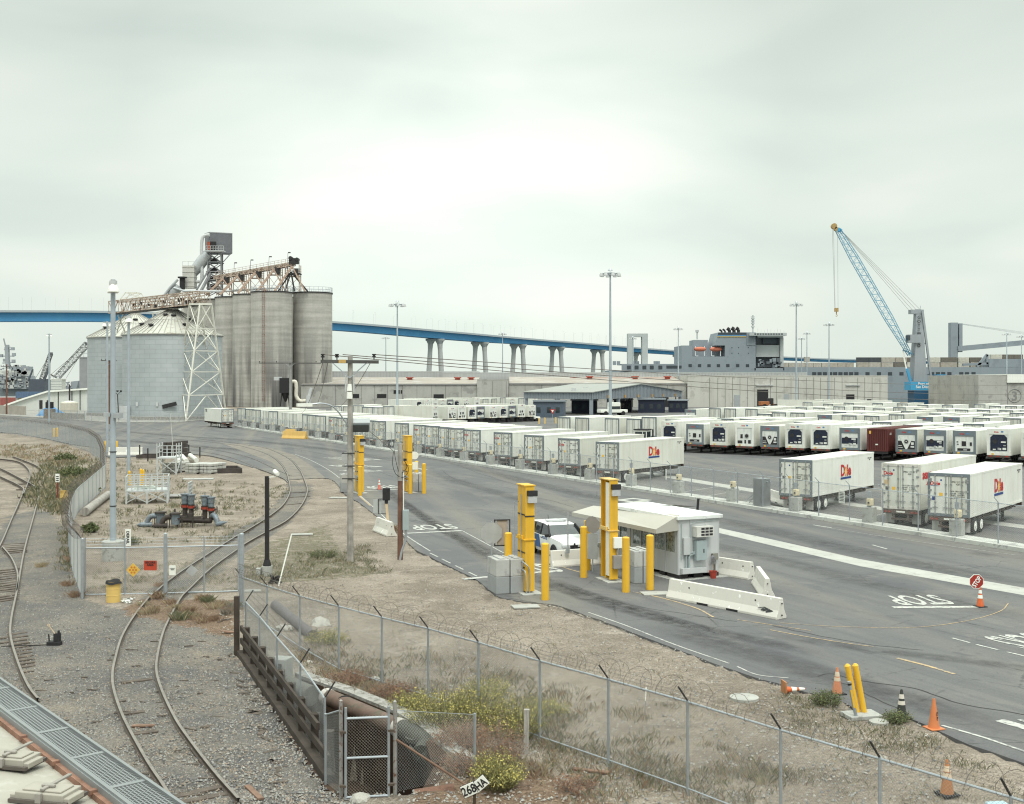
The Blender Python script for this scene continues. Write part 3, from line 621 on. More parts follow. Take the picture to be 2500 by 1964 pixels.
def rear_end(t,h=CH,texts=('dole','num'),frame=CGREY,blue=False,door_stain=False,far=False):
 z0,z1=CF,CF+h;f=MB()
 f.bx(-.015,.13,-.05,.09,z0,z1+.008);f.bx(CW-.13,CW+.015,-.05,.09,z0,z1+.008);f.bx(.13,CW-.13,-.04,.09,z1-.19,z1+.006);f.bx(.13,CW-.13,-.04,.09,z0-.0,z0+.17)
 f.build('rear_frame',frame,t,bevel=0 if far else.012)
 for s in(0,1):
  x0,x1=(.132,CW/2-.012)if s==0 else(CW/2+.012,CW-.132)
  d=MB();d.bx(x0,x1,-.02,.045,z0+.175,z1-.195);d.m=1
  if not far:
   for hz in(.38,.95,1.5,2.05,h-.42):
    xx=x0 if s==0 else x1;d.bx(xx-.09,xx+.09,-.062,-.021,z0+hz,z0+hz+.11)
  dm=d.build('door',[CDOOR,ROD],t)
  for rx in((x0+.30,x1-.14)if s==0 else(x0+.14,x1-.30)):
   r=MB();r.cyl((rx,-.055,z0+.06),(rx,-.055,z1-.08),.024,n=6)
   if not far:
    for zz in(.1,.8,1.35,1.9,h-.18):r.bx(rx-.06,rx+.06,-.07,-.021,z0+zz,z0+zz+.07)
    r.bx(rx-.17,rx+.17,-.085,-.06,z0+.50,z0+.545);r.bx(rx-.035,rx+.035,-.09,-.05,z0+.44,z0+.62)
   r.build('lock_rod',ROD,dm)
  if far:continue
  if s==0:
   if 'dole'in texts:put_text('dole',LOGORED,dm,(.42,-.024,z0+h-.72));b=MB();b.bx(.16,.64,-.026,-.0205,z0+h-.79,z0+h-.765);b.build('logo_bar',LOGOBLUE,dm)
   k=MB();k.cyl((.78,-.027,z0+h-.42),(.78,-.02,z0+h-.42),.055,n=12);k.build('sticker',LOGOBLUE,dm)
   k=MB();k.bx(.66,.88,-.026,-.0205,z0+1.22,z0+1.42);k.build('sticker',M('yellow sticker',(.75,.45,.08),.5),dm)
   k=MB();k.bx(.24,.44,-.026,-.0205,z0+.95 if blue else z0+1.2,z0+1.17 if blue else z0+1.42);k.build('sticker',LOGOBLUE if blue else M('grey label',(.16,.16,.16),.5),dm)
   if door_stain:k=MB();k.prism([(.16,-.0245),(.50,-.0245),(.50,-.021),(.16,-.021)],z0+1.55,z0+1.85);k.build('stain',M('rust stain',(.60,.47,.30),.8,var=.2),dm)
  else:
   put_text('num',TEXTK,dm,(1.80,-.024,z0+h-.55));put_text('tab',TEXTK,dm,(1.52,-.024,z0+1.5));put_text('num2',TEXTK,dm,(1.95,-.024,z0+1.5),scale=.8)
 if far:return
 b=MB();b.bx(.03,CW-.03,-.03,.12,.83,1.085);b.m=1
 for x in(.2,.45,CW-.3,CW-.55):b.bx(x,x+.11,-.045,-.03,.88,.98)
 b.m=2;b.bx(.95,1.5,-.045,-.03,.9,1.0);b.m=0;b.bx(.7,.82,.0,.1,.45,.83);b.bx(1.62,1.74,.0,.1,.45,.83);b.bx(.6,1.84,-.02,.1,.42,.54)
 b.build('rear_bumper',[RUSTY,RED,WHITE],t)
 for x in(.08,CW-.66):
  k=MB();k.bx(x,x+.56,.50,.515,.16,.80);k.build('mud_flap',M('grimy white mud flap',(.55,.55,.52),.8,var=.15,streak=.4),t)
def side_logo(t,yc=6.3,zc=2.55):
 x=CW+.018;rot=(R(90),0,R(90));s=.80
 for k,dy,dz in(('D',-.58,-.30),('l',.33,-.30),('e',.74,-.30)):put_text(k,LOGORED,t,(x,yc+dy,zc+dz),rot,'logo_letter',s)
 m=MB();n=28
 def ell(r,a,b,cy,cz,xx):m.add([(xx,yc+cy+a*math.cos(2*PI*i/n),zc+cz+b*math.sin(2*PI*i/n))for i in range(n)],[tuple(range(n))])
 m.m=0;ell(0,.20,.36,-.02,.0,x+.006);m.m=1;ell(0,.11,.20,-.02,-.03,x+.008)
 for i in range(16):
  a=2*PI*i/16;m.m=1 if i%2 else 2;r0,r1=.16,(.62 if abs(math.cos(a))>.3 and math.cos(a)>0 else.45)
  p=[(r0*math.cos(a-.09),1.25*r0*math.sin(a-.09)),(r0*math.cos(a+.09),1.25*r0*math.sin(a+.09)),(r1*math.cos(a),r1*.85*math.sin(a))]
  m.add([(x+.0095,yc-.02+u,zc-.02+v)for u,v in p],[(0,1,2)])
 m.build('logo_sun',[SUNC,SUNY,WHITE],t,fixn=False)
 b=MB();b.bx(x-.004,x+.006,yc-1.0,yc+1.02,zc-.56,zc-.41);b.build('logo_bar',LOGOBLUE,t)
 put_text('num',TEXTK,t,(x,CL_-1.0,CF+CH-.45),rot,'lettering',.9)
def make_rear(lod=0,h=CH,logo=False,**kw):
 t=thing('container_trailer','x','container trailer');obj('body',{CH:BODY,2.9:BODYT}[h]if lod==0 else(BODYF if h==CH else BODYT),t)
 rear_end(t,h,far=lod>0,**kw)
 chassis(t,True,lod>0)
 if logo:side_logo(t)
 return t
def nose_end(t,kind_,h=CH,frame=CWHITE,rust=False):
 z0,z1=CF,CF+h;f=MB();fr=frame
 f.bx(-.02,.22,-.06,.06,z0,z1+.008);f.bx(CW-.22,CW+.02,-.06,.06,z0,z1+.008);f.bx(.22,CW-.22,-.05,.06,z1-.62,z1+.006);f.bx(.22,CW-.22,-.05,.06,z0,z0+.28)
 f.build('front_frame',fr,t,bevel=.01)
 W0,W1,Z0,Z1=.222,CW-.222,z0+.282,z1-.622;w=W1-W0;hh=Z1-Z0;cx=CW/2
 u=MB();u.m=0;u.bx(W0,W1,.0,.05,Z0,Z1)
 if kind_ in 'AB':
  u.m=1
  if kind_=='A':
   zz0,zz1=Z0+.22,Z1-.02;c=.30;a,b=W0+.12,W1-.12
   u.add([(x,-.03,z)for x,z in((a,zz0),(b,zz0),(b,zz1-c),(b-c,zz1),(a+c,zz1),(a,zz1-c))],[tuple(range(6))])
  else:u.bx(W0+.05,W1-.05,-.03,0,Z0+.45,Z0+1.15)
  u.m=2;u.cyl((cx-.38,-.06,Z0+hh*.62),(cx-.38,-.03,Z0+hh*.62),.25,n=14)
  u.m=0
  for x,z,a,b in((cx+.25,Z0+hh*.55,.5,.16),(cx+.05,Z0+.30,.22,.2),(cx+.42,Z0+.32,.36,.24),(cx-.6,Z0+.30,.3,.12)):u.bx(x,x+a,-.07,-.031,z,z+b)
  u.m=3;u.bx(cx-.1,cx+.12,-.075,-.032,Z0+.32,Z0+.55);u.bx(cx+.5,cx+.75,-.075,-.032,Z0+.75,Z0+.85)
 elif kind_=='T':
  u.m=2;u.bx(W0+.03,W1-.03,-.012,0,Z0+.02,Z0+1.0)
  u.m=0;u.add([(x,-.03,z)for x,z in((W0+.12,Z1-.05),(W1-.12,Z1-.05),(cx+.1,Z0+.05),(cx-.1,Z0+.05))],[(0,1,2,3)])
  u.m=3;u.cyl((cx,-.05,Z0+.92),(cx,-.03,Z0+.92),.27,n=18);u.m=2;u.cyl((cx,-.06,Z0+.92),(cx,-.05,Z0+.92),.2,n=16);u.m=0;u.cyl((cx,-.07,Z0+.92),(cx,-.06,Z0+.92),.07,n=10)
  for x,z,a,b in((W0+.08,Z0+.2,.5,.06),(W0+.08,Z0+.42,.4,.06),(W1-.5,Z0+.25,.4,.16),(W1-.45,Z0+.55,.3,.3)):u.bx(x,x+a,-.04,-.013,z,z+b)
 elif kind_=='S':
  u.m=2;u.bx(cx-.28,cx+.18,-.03,0,Z0+.62,Z0+1.15);u.bx(W0+.25,W1-.35,-.03,0,Z0+.08,Z0+.36);u.bx(W1-.4,W1-.18,-.03,0,Z0+.66,Z0+1.05);u.bx(W0+.2,W0+.38,-.03,0,Z0+.75,Z0+.85);u.bx(W0+.16,W0+.34,-.03,0,Z0+1.02,Z0+1.12)
  u.m=3;u.bx(cx-.1,cx+.3,-.04,-.03,Z0+.12,Z0+.28)
 elif kind_=='F':
  u.m=3;u.cyl((cx+.3,-.04,Z0+1.0),(cx+.3,0,Z0+1.0),.3,n=16);u.m=2;u.cyl((cx+.3,-.05,Z0+1.0),(cx+.3,-.04,Z0+1.0),.22,n=16);u.bx(cx-.55,cx-.25,-.03,0,Z0+.7,Z0+1.2);u.bx(W0+.08,W0+.7,-.03,0,Z0+.06,Z0+.42);u.bx(cx+.0,cx+.2,-.03,0,Z0+.06,Z0+.5);u.bx(W1-.5,W1-.15,-.03,0,Z0+.06,Z0+.5)
 u.build('cooling_unit',[M('unit panel',(.70,.71,.68),.5,var=.08,scale=4,streak=.3),NAVY,DARK,M('unit aluminium',(.45,.46,.46),.4,.4)],t,fixn=False)
 put_text('dole',LOGORED,t,(cx+random.uniform(-.3,.2),-.054,z1-.42),name='lettering',scale=.8)
 k=MB();k.bx(cx+.25,cx+.5,-.056,-.0505,z1-.40,z1-.22);k.build('sticker',M('blue sticker',(.10,.22,.42),.5),t)
 k=MB();k.bx(cx-.75,cx-.5,-.066,-.05,z0+.04,z0+.22);k.build('sticker',M('yellow sticker',(.75,.45,.08),.5),t)
def make_nose(kind_,h=CH,lod=0,frame=CWHITE):
 t=thing('container_trailer','x','container trailer');obj('body',BODY if h==CH else BODYT,t);nose_end(t,kind_,h,frame)
 b=MB();b.bx(.05,CW-.05,-.04,.2,.86,1.085);b.m=1;[b.bx(x,x+.3,-.05,-.04,.95,1.05)for x in(.2,1.0,CW-.5)];b.build('front_bolster',[RUSTY,RED],t)
 chassis(t,False,True,DARK);return t
def make_far(rear=True,u='A',h=CH):
 t=thing('container_trailer','x','container trailer');obj('body',BODYF if h==CH else BODYT,t)
 if rear:rear_end(t,h,far=True,texts=())
 else:nose_end(t,u,h,random.choice((CWHITE,CGREY)))
 m=MB();m.bx(.6,1.84,.1,CL_-.2,.62,1.09);m.bx(.1,CW-.1,.4,2.8,.05,.9);m.bx(.1,CW-.1,CL_-2.8,CL_-.4,.05,.9);m.build('chassis',DARK,t);return t
KTH=R(37);RZ=-KTH;LD=Vector((math.sin(KTH),math.cos(KTH),0));WD=Vector((math.cos(KTH),-math.sin(KTH),0))
def kerb_at(px,off=1.35):
 p0=KA+KN*off;r=(px-CX)/F;t=(p0.x-r*p0.y)/(r*KD.y-KD.x);return p0+KD*t
TA=make_rear(0);TA['label']='x'
TB=make_rear(0,texts=('num',));TL=make_rear(0,logo=True,texts=('num',));TL2=make_rear(0,logo=True,blue=True)
TS=make_rear(0,2.9,frame=M('worn white frame',(.60,.58,.53),.6,var=.15,streak=.5),door_stain=True)
put_text('seaco',LOGORED,TS,(CW+.018,1.35,CF+1.95),(R(90),0,R(90)),'lettering',1.15);put_text('HNA',LOGORED,TS,(CW+.018,1.6,CF+1.5),(R(90),0,R(90)))
TF=make_rear(1,texts=());TF2=make_rear(1,texts=(),frame=CWHITE)
used=set();GK='container trailers backed against the kerb fence'
def place(tp,p,rz,label,group):
 loc=(p.x,p.y,.02)
 if tp.name not in used:used.add(tp.name);tp.location=loc;tp.rotation_euler=(0,0,rz);tp['label']=label;tp['group']=group;return tp
 return dup(tp,loc,rz,label,group)
KX=[580,600,615,640,656,686,704,738,751,769,803,822,847,867,893,910,964,1010,1037,1070,1094,1132,1206,1280,1363]
random.seed(11)
for i,px in enumerate(KX):
 tp=(TF2 if random.random()<.3 else TF)if px<790 else random.choice((TA,TA,TB))
 place(tp,kerb_at(px),RZ+random.uniform(-.006,.006),'white container trailer backed to the kerb, %s from the far row end'%ORD[i],GK)
place(TL,kerb_at(1455),RZ,'white container trailer with red fruit logo, behind the yellow portal column nearest the booth',GK)
dup(TL,kerb_at(1903),RZ,'white container trailer with red fruit logo standing alone beside the steel fence cabinet',GK)
place(TS,kerb_at(2153,1.7),RZ,'tall stained white container trailer with red lettering, second from the right along the kerb',GK)
place(TL2,kerb_at(2266),RZ,'white container trailer with red fruit logo and blue door sticker, rightmost along the kerb',GK)
TO=make_rear(0,texts=('num',));p=G(541,1046);TO.location=(p.x,p.y,.02);TO.rotation_euler=(0,0,R(30));tag(TO,'lone white container trailer parked outside the far end of the kerb fence','container trailer')
put_text('tx',TEXTK,TO,(-.02,CL_-1.4,CF+1.9),(R(90),0,R(-90)))
GN='container trailers nose on in the yard'
NB=Vector((22.5,153.4,0));ND=WD
def row_at(px,off,base=NB,d=ND):
 p0=base+LD*off;r=(px-CX)/F;s=(r*p0.y-p0.x)/(d.x-r*d.y);return p0+d*s
NT={('A',CH):0,}
def nt(u,h,fr):
 key=(u,h,fr.name)
 if key not in NT:NT[key]=make_nose(u,h,0,fr);return NT[key]
 return NT[key]
DESC={'A':'dark blue cooling unit','B':'low dark cooling unit','T':'triangular panel and round fan','S':'small square black vent','F':'round fan and black vents'}
NX=[(1615,'A',2.9),(1676,'S',CH),(1734,'A',2.9),(1796,'F',2.9),(1857,'T',CH),(1918,'A',2.9),(1980,'A',2.9),(2050,'B',CH),(2187,'T',CH),(2256,'B',CH),(2327,'S',CH),(2410,'A',2.9),(2493,'A',CH),(2556,'T',CH)]
for i,(px,u,h)in enumerate(NX):
 if px>2500:continue
 fr=CWHITE if h>2.7 else(CGREY if u in 'BTS'else CWHITE)
 q=i+1 if px<2100 else i+2
 t=place(nt(u,h,fr),row_at(px,0),RZ,'white trailer with %s, %s from left in the long nose row'%(DESC[u],ORD[q-1]),GN)
 if px in(1676,1734,1796,1857,1980):
  k=MB();k.bx(-.03,-.013,.3,1.2,CF+1.8,CF+2.35);k.build('lettering_panel',LOGOBLUE,t)
t=thing('container_trailer','maroon corrugated container trailer, the only dark red one in the long nose row','container trailer',row_at(2117,0),RZ,GN)
MAR=M('maroon container paint',(.115,.028,.026),.55,var=.15,scale=1.2,streak=.3,streak_col=(.2,.09,.06))
m=MB();m.bx(.03,CW-.03,.06,CL_-.06,CF,CF+CH)
for i in range(42):m.bx(.0,.03,.2+i*.28,.34+i*.28,CF+.15,CF+CH-.12);m.bx(CW-.03,CW,.2+i*.28,.34+i*.28,CF+.15,CF+CH-.12)
for i in range(42):m.bx(.1,CW-.1,.2+i*.28,.34+i*.28,CF+CH,CF+CH+.02)
m.build('body',MAR,t);m=MB()
for i in range(9):m.bx(.14+i*.25,.27+i*.25,-.03,.06,CF+.1,CF+CH-.1)
m.bx(0,.12,-.04,.06,CF,CF+CH+.01);m.bx(CW-.12,CW,-.04,.06,CF,CF+CH+.01);m.bx(.12,CW-.12,-.04,.06,CF+CH-.1,CF+CH+.01);m.bx(.12,CW-.12,-.04,.06,CF,CF+.1);m.build('front_wall',MAR,t)
k=MB();k.bx(.25,.48,-.045,-.031,CF+2.0,CF+2.35);k.build('sticker',M('yellow sticker',(.75,.45,.08),.5),t)
k=MB();k.bx(1.0,1.3,-.045,-.031,CF+.7,CF+.85);k.build('sticker',WHITE,t);chassis(t,False,True,DARK)
put_text('cai',TEXTW,t,(CW+.01,.9,CF+1.9),(R(90),0,R(90)),scale=.5)
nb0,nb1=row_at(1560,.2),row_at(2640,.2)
sheet('painted_bay_shade',[tuple((nb0+LD*-.6)[:2]),tuple((nb1+LD*-.6)[:2]),tuple((nb1+LD*30)[:2]),tuple((nb0+LD*30)[:2])],M('painted shade asphalt',(.052,.051,.054),.8,var=.2,scale=.3,fine=.15,world=True),.026,True)  # dark sheet paints the shadow beneath the nose row trailers
FR=[make_far(True),make_far(True,h=2.9),make_far(False,'A'),make_far(False,'T'),make_far(False,'B'),make_far(False,'F',2.9)]
def rank(pxs,off,pick,desc,group,base=NB,d=ND,rz=RZ):
 for i,px in enumerate(pxs):
  p=row_at(px,off,base,d);tp=FR[random.choice(pick)]
  place(tp,p,rz+random.uniform(-.008,.008),'white container trailer, %s from left in %s'%(ORD[i],desc),group)
rank([1360,1405,1477,1530,1567,1625,1690,1752,1806,1870,1933,1998,2062,2130,2205,2280,2352,2430],14.5,(0,0,1),'rank right behind the nose row','rank of container trailers behind the nose row')
rank([1850,1885,1930,1996,2055,2110,2170,2239,2303,2375,2450],50,(0,0,1,4),'middle rank of the yard','middle rank of container trailers')
rank([1672,1731,1768,1820,1873,1925,1984,2034,2083,2138,2200,2262,2330,2400,2465],70,(0,1,4,2),'rank before the yellow loader side','fourth rank of container trailers')
rank([1842,1884,1943,1986,2035,2083,2131,2181,2231,2284,2332,2385,2440,2490],100,(0,1,0,2),'far rank before the blue crane','fifth rank of container trailers')
rank([1960,2010,2060,2130,2190,2240,2300,2378,2415,2454,2495],140,(0,1),'farthest rank near the grey ship','farthest rank of container trailers')
UB=G(1094,1025,1.1);ud=Vector((math.cos(R(48)),math.sin(R(48)),0));URZ=R(48)
UX=[1094,1118,1143,1164,1195,1220,1242,1264,1290]
for i,px in enumerate(UX):
 r=(px-CX)/F;s=(r*UB.y-UB.x)/(ud.x-r*ud.y)
 place(FR[(3,5,2,4,3,2,4,5,3)[i]],UB+ud*s,URZ,'white container trailer, %s from left in the short row beside the blue kiosk'%ORD[i],'short row of noses left of the kiosk')
VB=Vector((-28,345,0))
for i,px in enumerate([1016,1036,1055,1074,1092,1108,1132,1158,1179,1200,1221,1244,1266,1300]):
 r=(px-CX)/F;s=(r*VB.y-VB.x)/(ud.x-r*ud.y)
 place(FR[(2,3,5,3,4,2,3,5,0,0,1,3,0,2)[i]],VB+ud*s,URZ,'white container trailer, %s from left in the row under the warehouse wall'%ORD[i],'distant row of trailers under the warehouse wall')
WB=G(808,1024,1.1)
for i,px in enumerate([808,838,862,884,910,935]):
 p=Wp(px,960,262-i*3);place(FR[(0,0,1,0,0,1)[i]],Vector((p.x,p.y,0)),R(-12),'white container trailer, %s from left among those behind the wooden power pole'%ORD[i],'trailers behind the power pole')
p=Wp(1082,960,246);place(FR[5],Vector((p.x-2.2,p.y,0)),R(66),'long white container trailer seen side on left of the short nose row','side on trailers')
for i,(px,y)in enumerate(((2100,330),(2178,332),(2010,325))):
 p=Wp(px,960,y);place(FR[(5,2,1)[i]],Vector((p.x,p.y,0)),R(80),'white semi trailer seen side on below the pale warehouse, %s from the right'%ORD[(1,0,2)[i]],'side on trailers')
# ---------- kerb fence and reefer power pedestals
t=thing('chain_link_fence','long galvanised chain link fence on the concrete kerb before the trailers','fence',KP(0),0);o=KP(0)
pm=MB();pm.cyl((0,0,.25),(0,0,2.55),.038,n=8);pm.bar((0,0,2.55),(-.3,-.14,2.85),.035);PM=pm.mesh('fence_post',[GALV])
for i in range(74):
 q=obj('fence_post',PM,t);q.location=KP(-37+i*3,.2)-o;q.location.z=0
m=MB();m.tube([KP(-37,.2)-o+Vector((0,0,2.5)),KP(183,.2)-o+Vector((0,0,2.5))],.022,6)
m.build('top_rail',GALV,t)
m=MB();chainlink(m,KP(-37,.235)-o,KP(60,.235)-o,.26,2.5,.11,.0034);chainlink(m,KP(60,.235)-o,KP(183,.235)-o,.26,2.5,.2,.006);m.build('wire_mesh',WIRE,t,fixn=False)
PB=None
for i in range(26):
 p=KP(-3.4+7.3*i,.85);
 if PB is None:
  PB=thing('power_pedestal','x','power pedestal',(p.x,p.y,.26),RZ,'reefer power pedestals along the kerb')
  m=MB();m.bx(-.36,.36,-.36,.36,0,.95);m.build('concrete_base',CONC,PB,bevel=.03)
  m=MB();m.bx(-.11,.11,-.06,.06,.95,1.95);m.build('post',GALV,PB)
  m=MB();m.prism([(-.10,-.24),(.16,-.3),(.26,.1),(-.10,.1)],1.05,1.5);m.box((.18,-.1,1.27),(.2,.3,.36),.5);m.build('socket_box',M('cream enclosure',(.66,.58,.40),.5,var=.06),PB,bevel=.02)
  m=MB();m.cyl((.05,-.33,1.25),(.08,-.24,1.25),.06,n=10);m.build('socket',DARK,PB);tt_=PB
 else:tt_=dup(PB,(p.x,p.y,.26),RZ)
 tt_['label']='cream socket box on concrete block, %s from the right end of kerb fence'%ORD[i]
cab=thing('steel_cabinet','tall stainless steel cabinet on the kerb beside the lone logo trailer','cabinet',kerb_at(1860,.7)+Vector((0,0,.26)),KANG)
m=MB();m.bx(-.5,.5,-.4,.4,0,2.0);m.build('box',M('brushed steel',(.40,.42,.44),.3,.7,var=.12),cab,bevel=.02)
m=MB();m.bx(-.42,.42,.40,.43,.1,1.9);m.build('door',M('brushed steel',(.40,.42,.44),.3,.7),cab)
m=MB();m.bar((-.6,-.3,1.8),(2.4,-.3,.1),.06);m.bar((-.6,.0,1.8),(1.5,0,.1),.06);m.build('brace',GALV,cab)
m=MB();m.bar((0,0,0),(0,0,1.0),.09);tag(m.build('marker_post',WHITE,None,G(1626,1172),bevel=.02),'short white marker post in the empty bay behind the fence','marker post')
for i,px in enumerate((1655,1795)):
 pass
fs_=thing('fence_sign','small white notice hanging on the kerb fence by the logo trailer','sign',kerb_at(2055,.26)+Vector((0,0,1.3)),KANG)
m=MB();m.bx(-.28,.28,-.01,.01,0,.8);m.build('panel',WHITE,fs_);m=MB();[m.bx(-.2,.2,.011,.016,.15+i*.1,.19+i*.1)for i in range(6)];m.build('lettering',TEXTK,fs_)
# ========== SILOS, BINS, CONVEYORS
SCONC=M('silo concrete',(.405,.393,.365),.9,var=.09,scale=.18,col2=(.32,.31,.285),amt=0,streak=.34,streak_col=(.18,.155,.145),fine=.08,fscale=1.5,sscale=.28)
SBAND=M('silo concrete pours',(.335,.325,.295),.9)
def concrete_silo():
 m=MATS['silo concrete'];t=m.node_tree;b=[n for n in t.nodes if n.type=='BSDF_PRINCIPLED'][0];src=b.inputs['Base Color'].links[0].from_socket
 g=[n for n in t.nodes if n.type=='TEX_COORD'][0];mp_=t.nodes.new('ShaderNodeMapping');mp_.inputs['Scale'].default_value=(.06,.06,1.1);t.links.new(g.outputs['Object'],mp_.inputs[0])
 n=t.nodes.new('ShaderNodeTexNoise');n.inputs['Scale'].default_value=1.0;n.inputs['Detail'].default_value=5;t.links.new(mp_.outputs[0],n.inputs['Vector'])
 r=t.nodes.new('ShaderNodeMapRange');t.links.new(n.outputs['Fac'],r.inputs[0]);r.inputs[1].default_value=.35;r.inputs[2].default_value=.65;r.inputs[3].default_value=.87;r.inputs[4].default_value=1.11
 x=t.nodes.new('ShaderNodeMix');x.data_type='RGBA';x.blend_type='MULTIPLY';x.inputs[0].default_value=1;t.links.new(src,x.inputs[6]);t.links.new(r.outputs[0],x.inputs[7])
 sp=t.nodes.new('ShaderNodeSeparateXYZ');t.links.new(g.outputs['Object'],sp.inputs[0])
 n2=t.nodes.new('ShaderNodeTexNoise');n2.inputs['Scale'].default_value=1;mp2=t.nodes.new('ShaderNodeMapping');mp2.inputs['Scale'].default_value=(.45,.45,.03);oi=t.nodes.new('ShaderNodeObjectInfo');mm=t.nodes.new('ShaderNodeMath');mm.operation='MULTIPLY';mm.inputs[1].default_value=70;t.links.new(oi.outputs['Random'],mm.inputs[0])
 va=t.nodes.new('ShaderNodeVectorMath');va.operation='ADD';t.links.new(g.outputs['Object'],va.inputs[0]);t.links.new(mm.outputs[0],va.inputs[1]);t.links.new(va.outputs[0],mp2.inputs[0]);t.links.new(mp2.outputs[0],n2.inputs['Vector'])
 r2=t.nodes.new('ShaderNodeMapRange');t.links.new(sp.outputs[2],r2.inputs[0]);r2.inputs[1].default_value=30;r2.inputs[2].default_value=2;r2.inputs[3].default_value=0;r2.inputs[4].default_value=1
 r3=t.nodes.new('ShaderNodeMapRange');t.links.new(n2.outputs['Fac'],r3.inputs[0]);r3.inputs[1].default_value=.42;r3.inputs[2].default_value=.62
 mu=t.nodes.new('ShaderNodeMath');mu.operation='MULTIPLY';t.links.new(r2.outputs[0],mu.inputs[0]);t.links.new(r3.outputs[0],mu.inputs[1])
 y=t.nodes.new('ShaderNodeMix');y.data_type='RGBA';y.inputs[7].default_value=(.10,.097,.10,1);t.links.new(mu.outputs[0],y.inputs[0]);t.links.new(x.outputs[2],y.inputs[6]);t.links.new(y.outputs[2],b.inputs['Base Color'])
concrete_silo()
SIL=[(663.5,420,40.5,'concrete silo with rusty ladder, widest of the front row'),(763.5,430,41,'concrete silo at the right end, railing round its roof'),(618,430.6,40.3,'concrete silo next left of the one with the rusty ladder'),(574,441,40.1,'concrete silo second left of the one with the rusty ladder'),(532,452,40.0,'concrete silo behind the top of the white lattice tower'),(706,446,40.2,'concrete silo glimpsed in the gap before the end one'),(490,463,40.0,'concrete silo half hidden behind the large grain bin roof')]
for i,(px,y,h,lab)in enumerate(SIL):
 t=thing('concrete_silo',lab,'silo',((px-CX)/F*y,y,0),0,'concrete grain silos');r=7.25 if i!=1 else 7.0
 m=MB();m.lathe([(r,0),(r,h-.5),(r+.12,h-.5),(r+.12,h),(0,h)],n=72);m.build('shell',SCONC,t,smooth=True)
 m=MB();m.lathe([(r+.16,h-.35),(r+.22,h-.35),(r+.22,h+.12),(r+.16,h+.12)],n=72);m.build('rim',DARK,t)
 if i in(0,1):
  m=MB()
  for k in range(28):a=2*PI*k/28;m.bar((r*math.cos(a),r*math.sin(a),h),(r*math.cos(a),r*math.sin(a),h+1.9),.10)
  for z in(1.0,1.9):m.tube([(r*math.cos(2*PI*k/40),r*math.sin(2*PI*k/40),h+z)for k in range(40)],.06,4,True)
  m.build('railing',GALV,t)
 if i==0:
  a=R(-101);m=MB();rl=M('rust red ladder',(.24,.12,.09),.8,var=.2)
  for da in(-.055,.055):m.bar(((r+.35)*math.cos(a+da),(r+.35)*math.sin(a+da),2),((r+.35)*math.cos(a+da),(r+.35)*math.sin(a+da),h+1),.10)
  for k in range(48):z=3+k*.8;m.bar(((r+.35)*math.cos(a-.055),(r+.35)*math.sin(a-.055),z),((r+.35)*math.cos(a+.055),(r+.35)*math.sin(a+.055),z),.07)
  for k in range(12):z=3+k*3.2;m.bar((r*math.cos(a-.055),r*math.sin(a-.055),z),((r+.45)*math.cos(a-.055),(r+.45)*math.sin(a-.055),z),.12);m.bar((r*math.cos(a+.055),r*math.sin(a+.055),z),((r+.45)*math.cos(a+.055),(r+.45)*math.sin(a+.055),z),.12)
  m.build('ladder',rl,t)
def bin_mat():
 m=bpy.data.materials.new('corrugated bin steel');m.use_nodes=True;t=m.node_tree;b=t.nodes['Principled BSDF']
 uv=t.nodes.new('ShaderNodeTexCoord');br=t.nodes.new('ShaderNodeTexBrick');t.links.new(uv.outputs['UV'],br.inputs['Vector'])
 br.inputs['Color1'].default_value=(.40,.435,.455,1);br.inputs['Color2'].default_value=(.44,.47,.485,1);br.inputs['Mortar'].default_value=(.285,.31,.325,1);br.inputs['Scale'].default_value=1;br.inputs['Mortar Size'].default_value=.035;br.inputs['Mortar Smooth'].default_value=.2;br.inputs['Brick Width'].default_value=2.75;br.inputs['Row Height'].default_value=1.12;br.inputs['Bias'].default_value=0
 n=t.nodes.new('ShaderNodeTexNoise');n.inputs['Scale'].default_value=.35;n.inputs['Detail'].default_value=6;t.links.new(uv.outputs['Object'],n.inputs['Vector'])
 r=t.nodes.new('ShaderNodeMapRange');t.links.new(n.outputs['Fac'],r.inputs[0]);r.inputs[3].default_value=.85;r.inputs[4].default_value=1.12
 x=t.nodes.new('ShaderNodeMix');x.data_type='RGBA';x.blend_type='MULTIPLY';x.inputs[0].default_value=1;t.links.new(br.outputs['Color'],x.inputs[6]);t.links.new(r.outputs[0],x.inputs[7]);t.links.new(x.outputs[2],b.inputs['Base Color'])
 w=t.nodes.new('ShaderNodeTexWave');w.bands_direction='Y';w.inputs['Scale'].default_value=2.2;t.links.new(uv.outputs['UV'],w.inputs['Vector']);bp=t.nodes.new('ShaderNodeBump');bp.inputs['Strength'].default_value=.35;bp.inputs['Distance'].default_value=.1;t.links.new(w.outputs['Fac'],bp.inputs['Height']);t.links.new(bp.outputs[0],b.inputs['Normal'])
 b.inputs['Metallic'].default_value=.25;b.inputs['Roughness'].default_value=.5;return m
BINM=bin_mat();BROOF=M('bin roof steel',(.47,.465,.42),.5,.2,var=.1,scale=.3,col2=(.36,.33,.28),amt=.25)
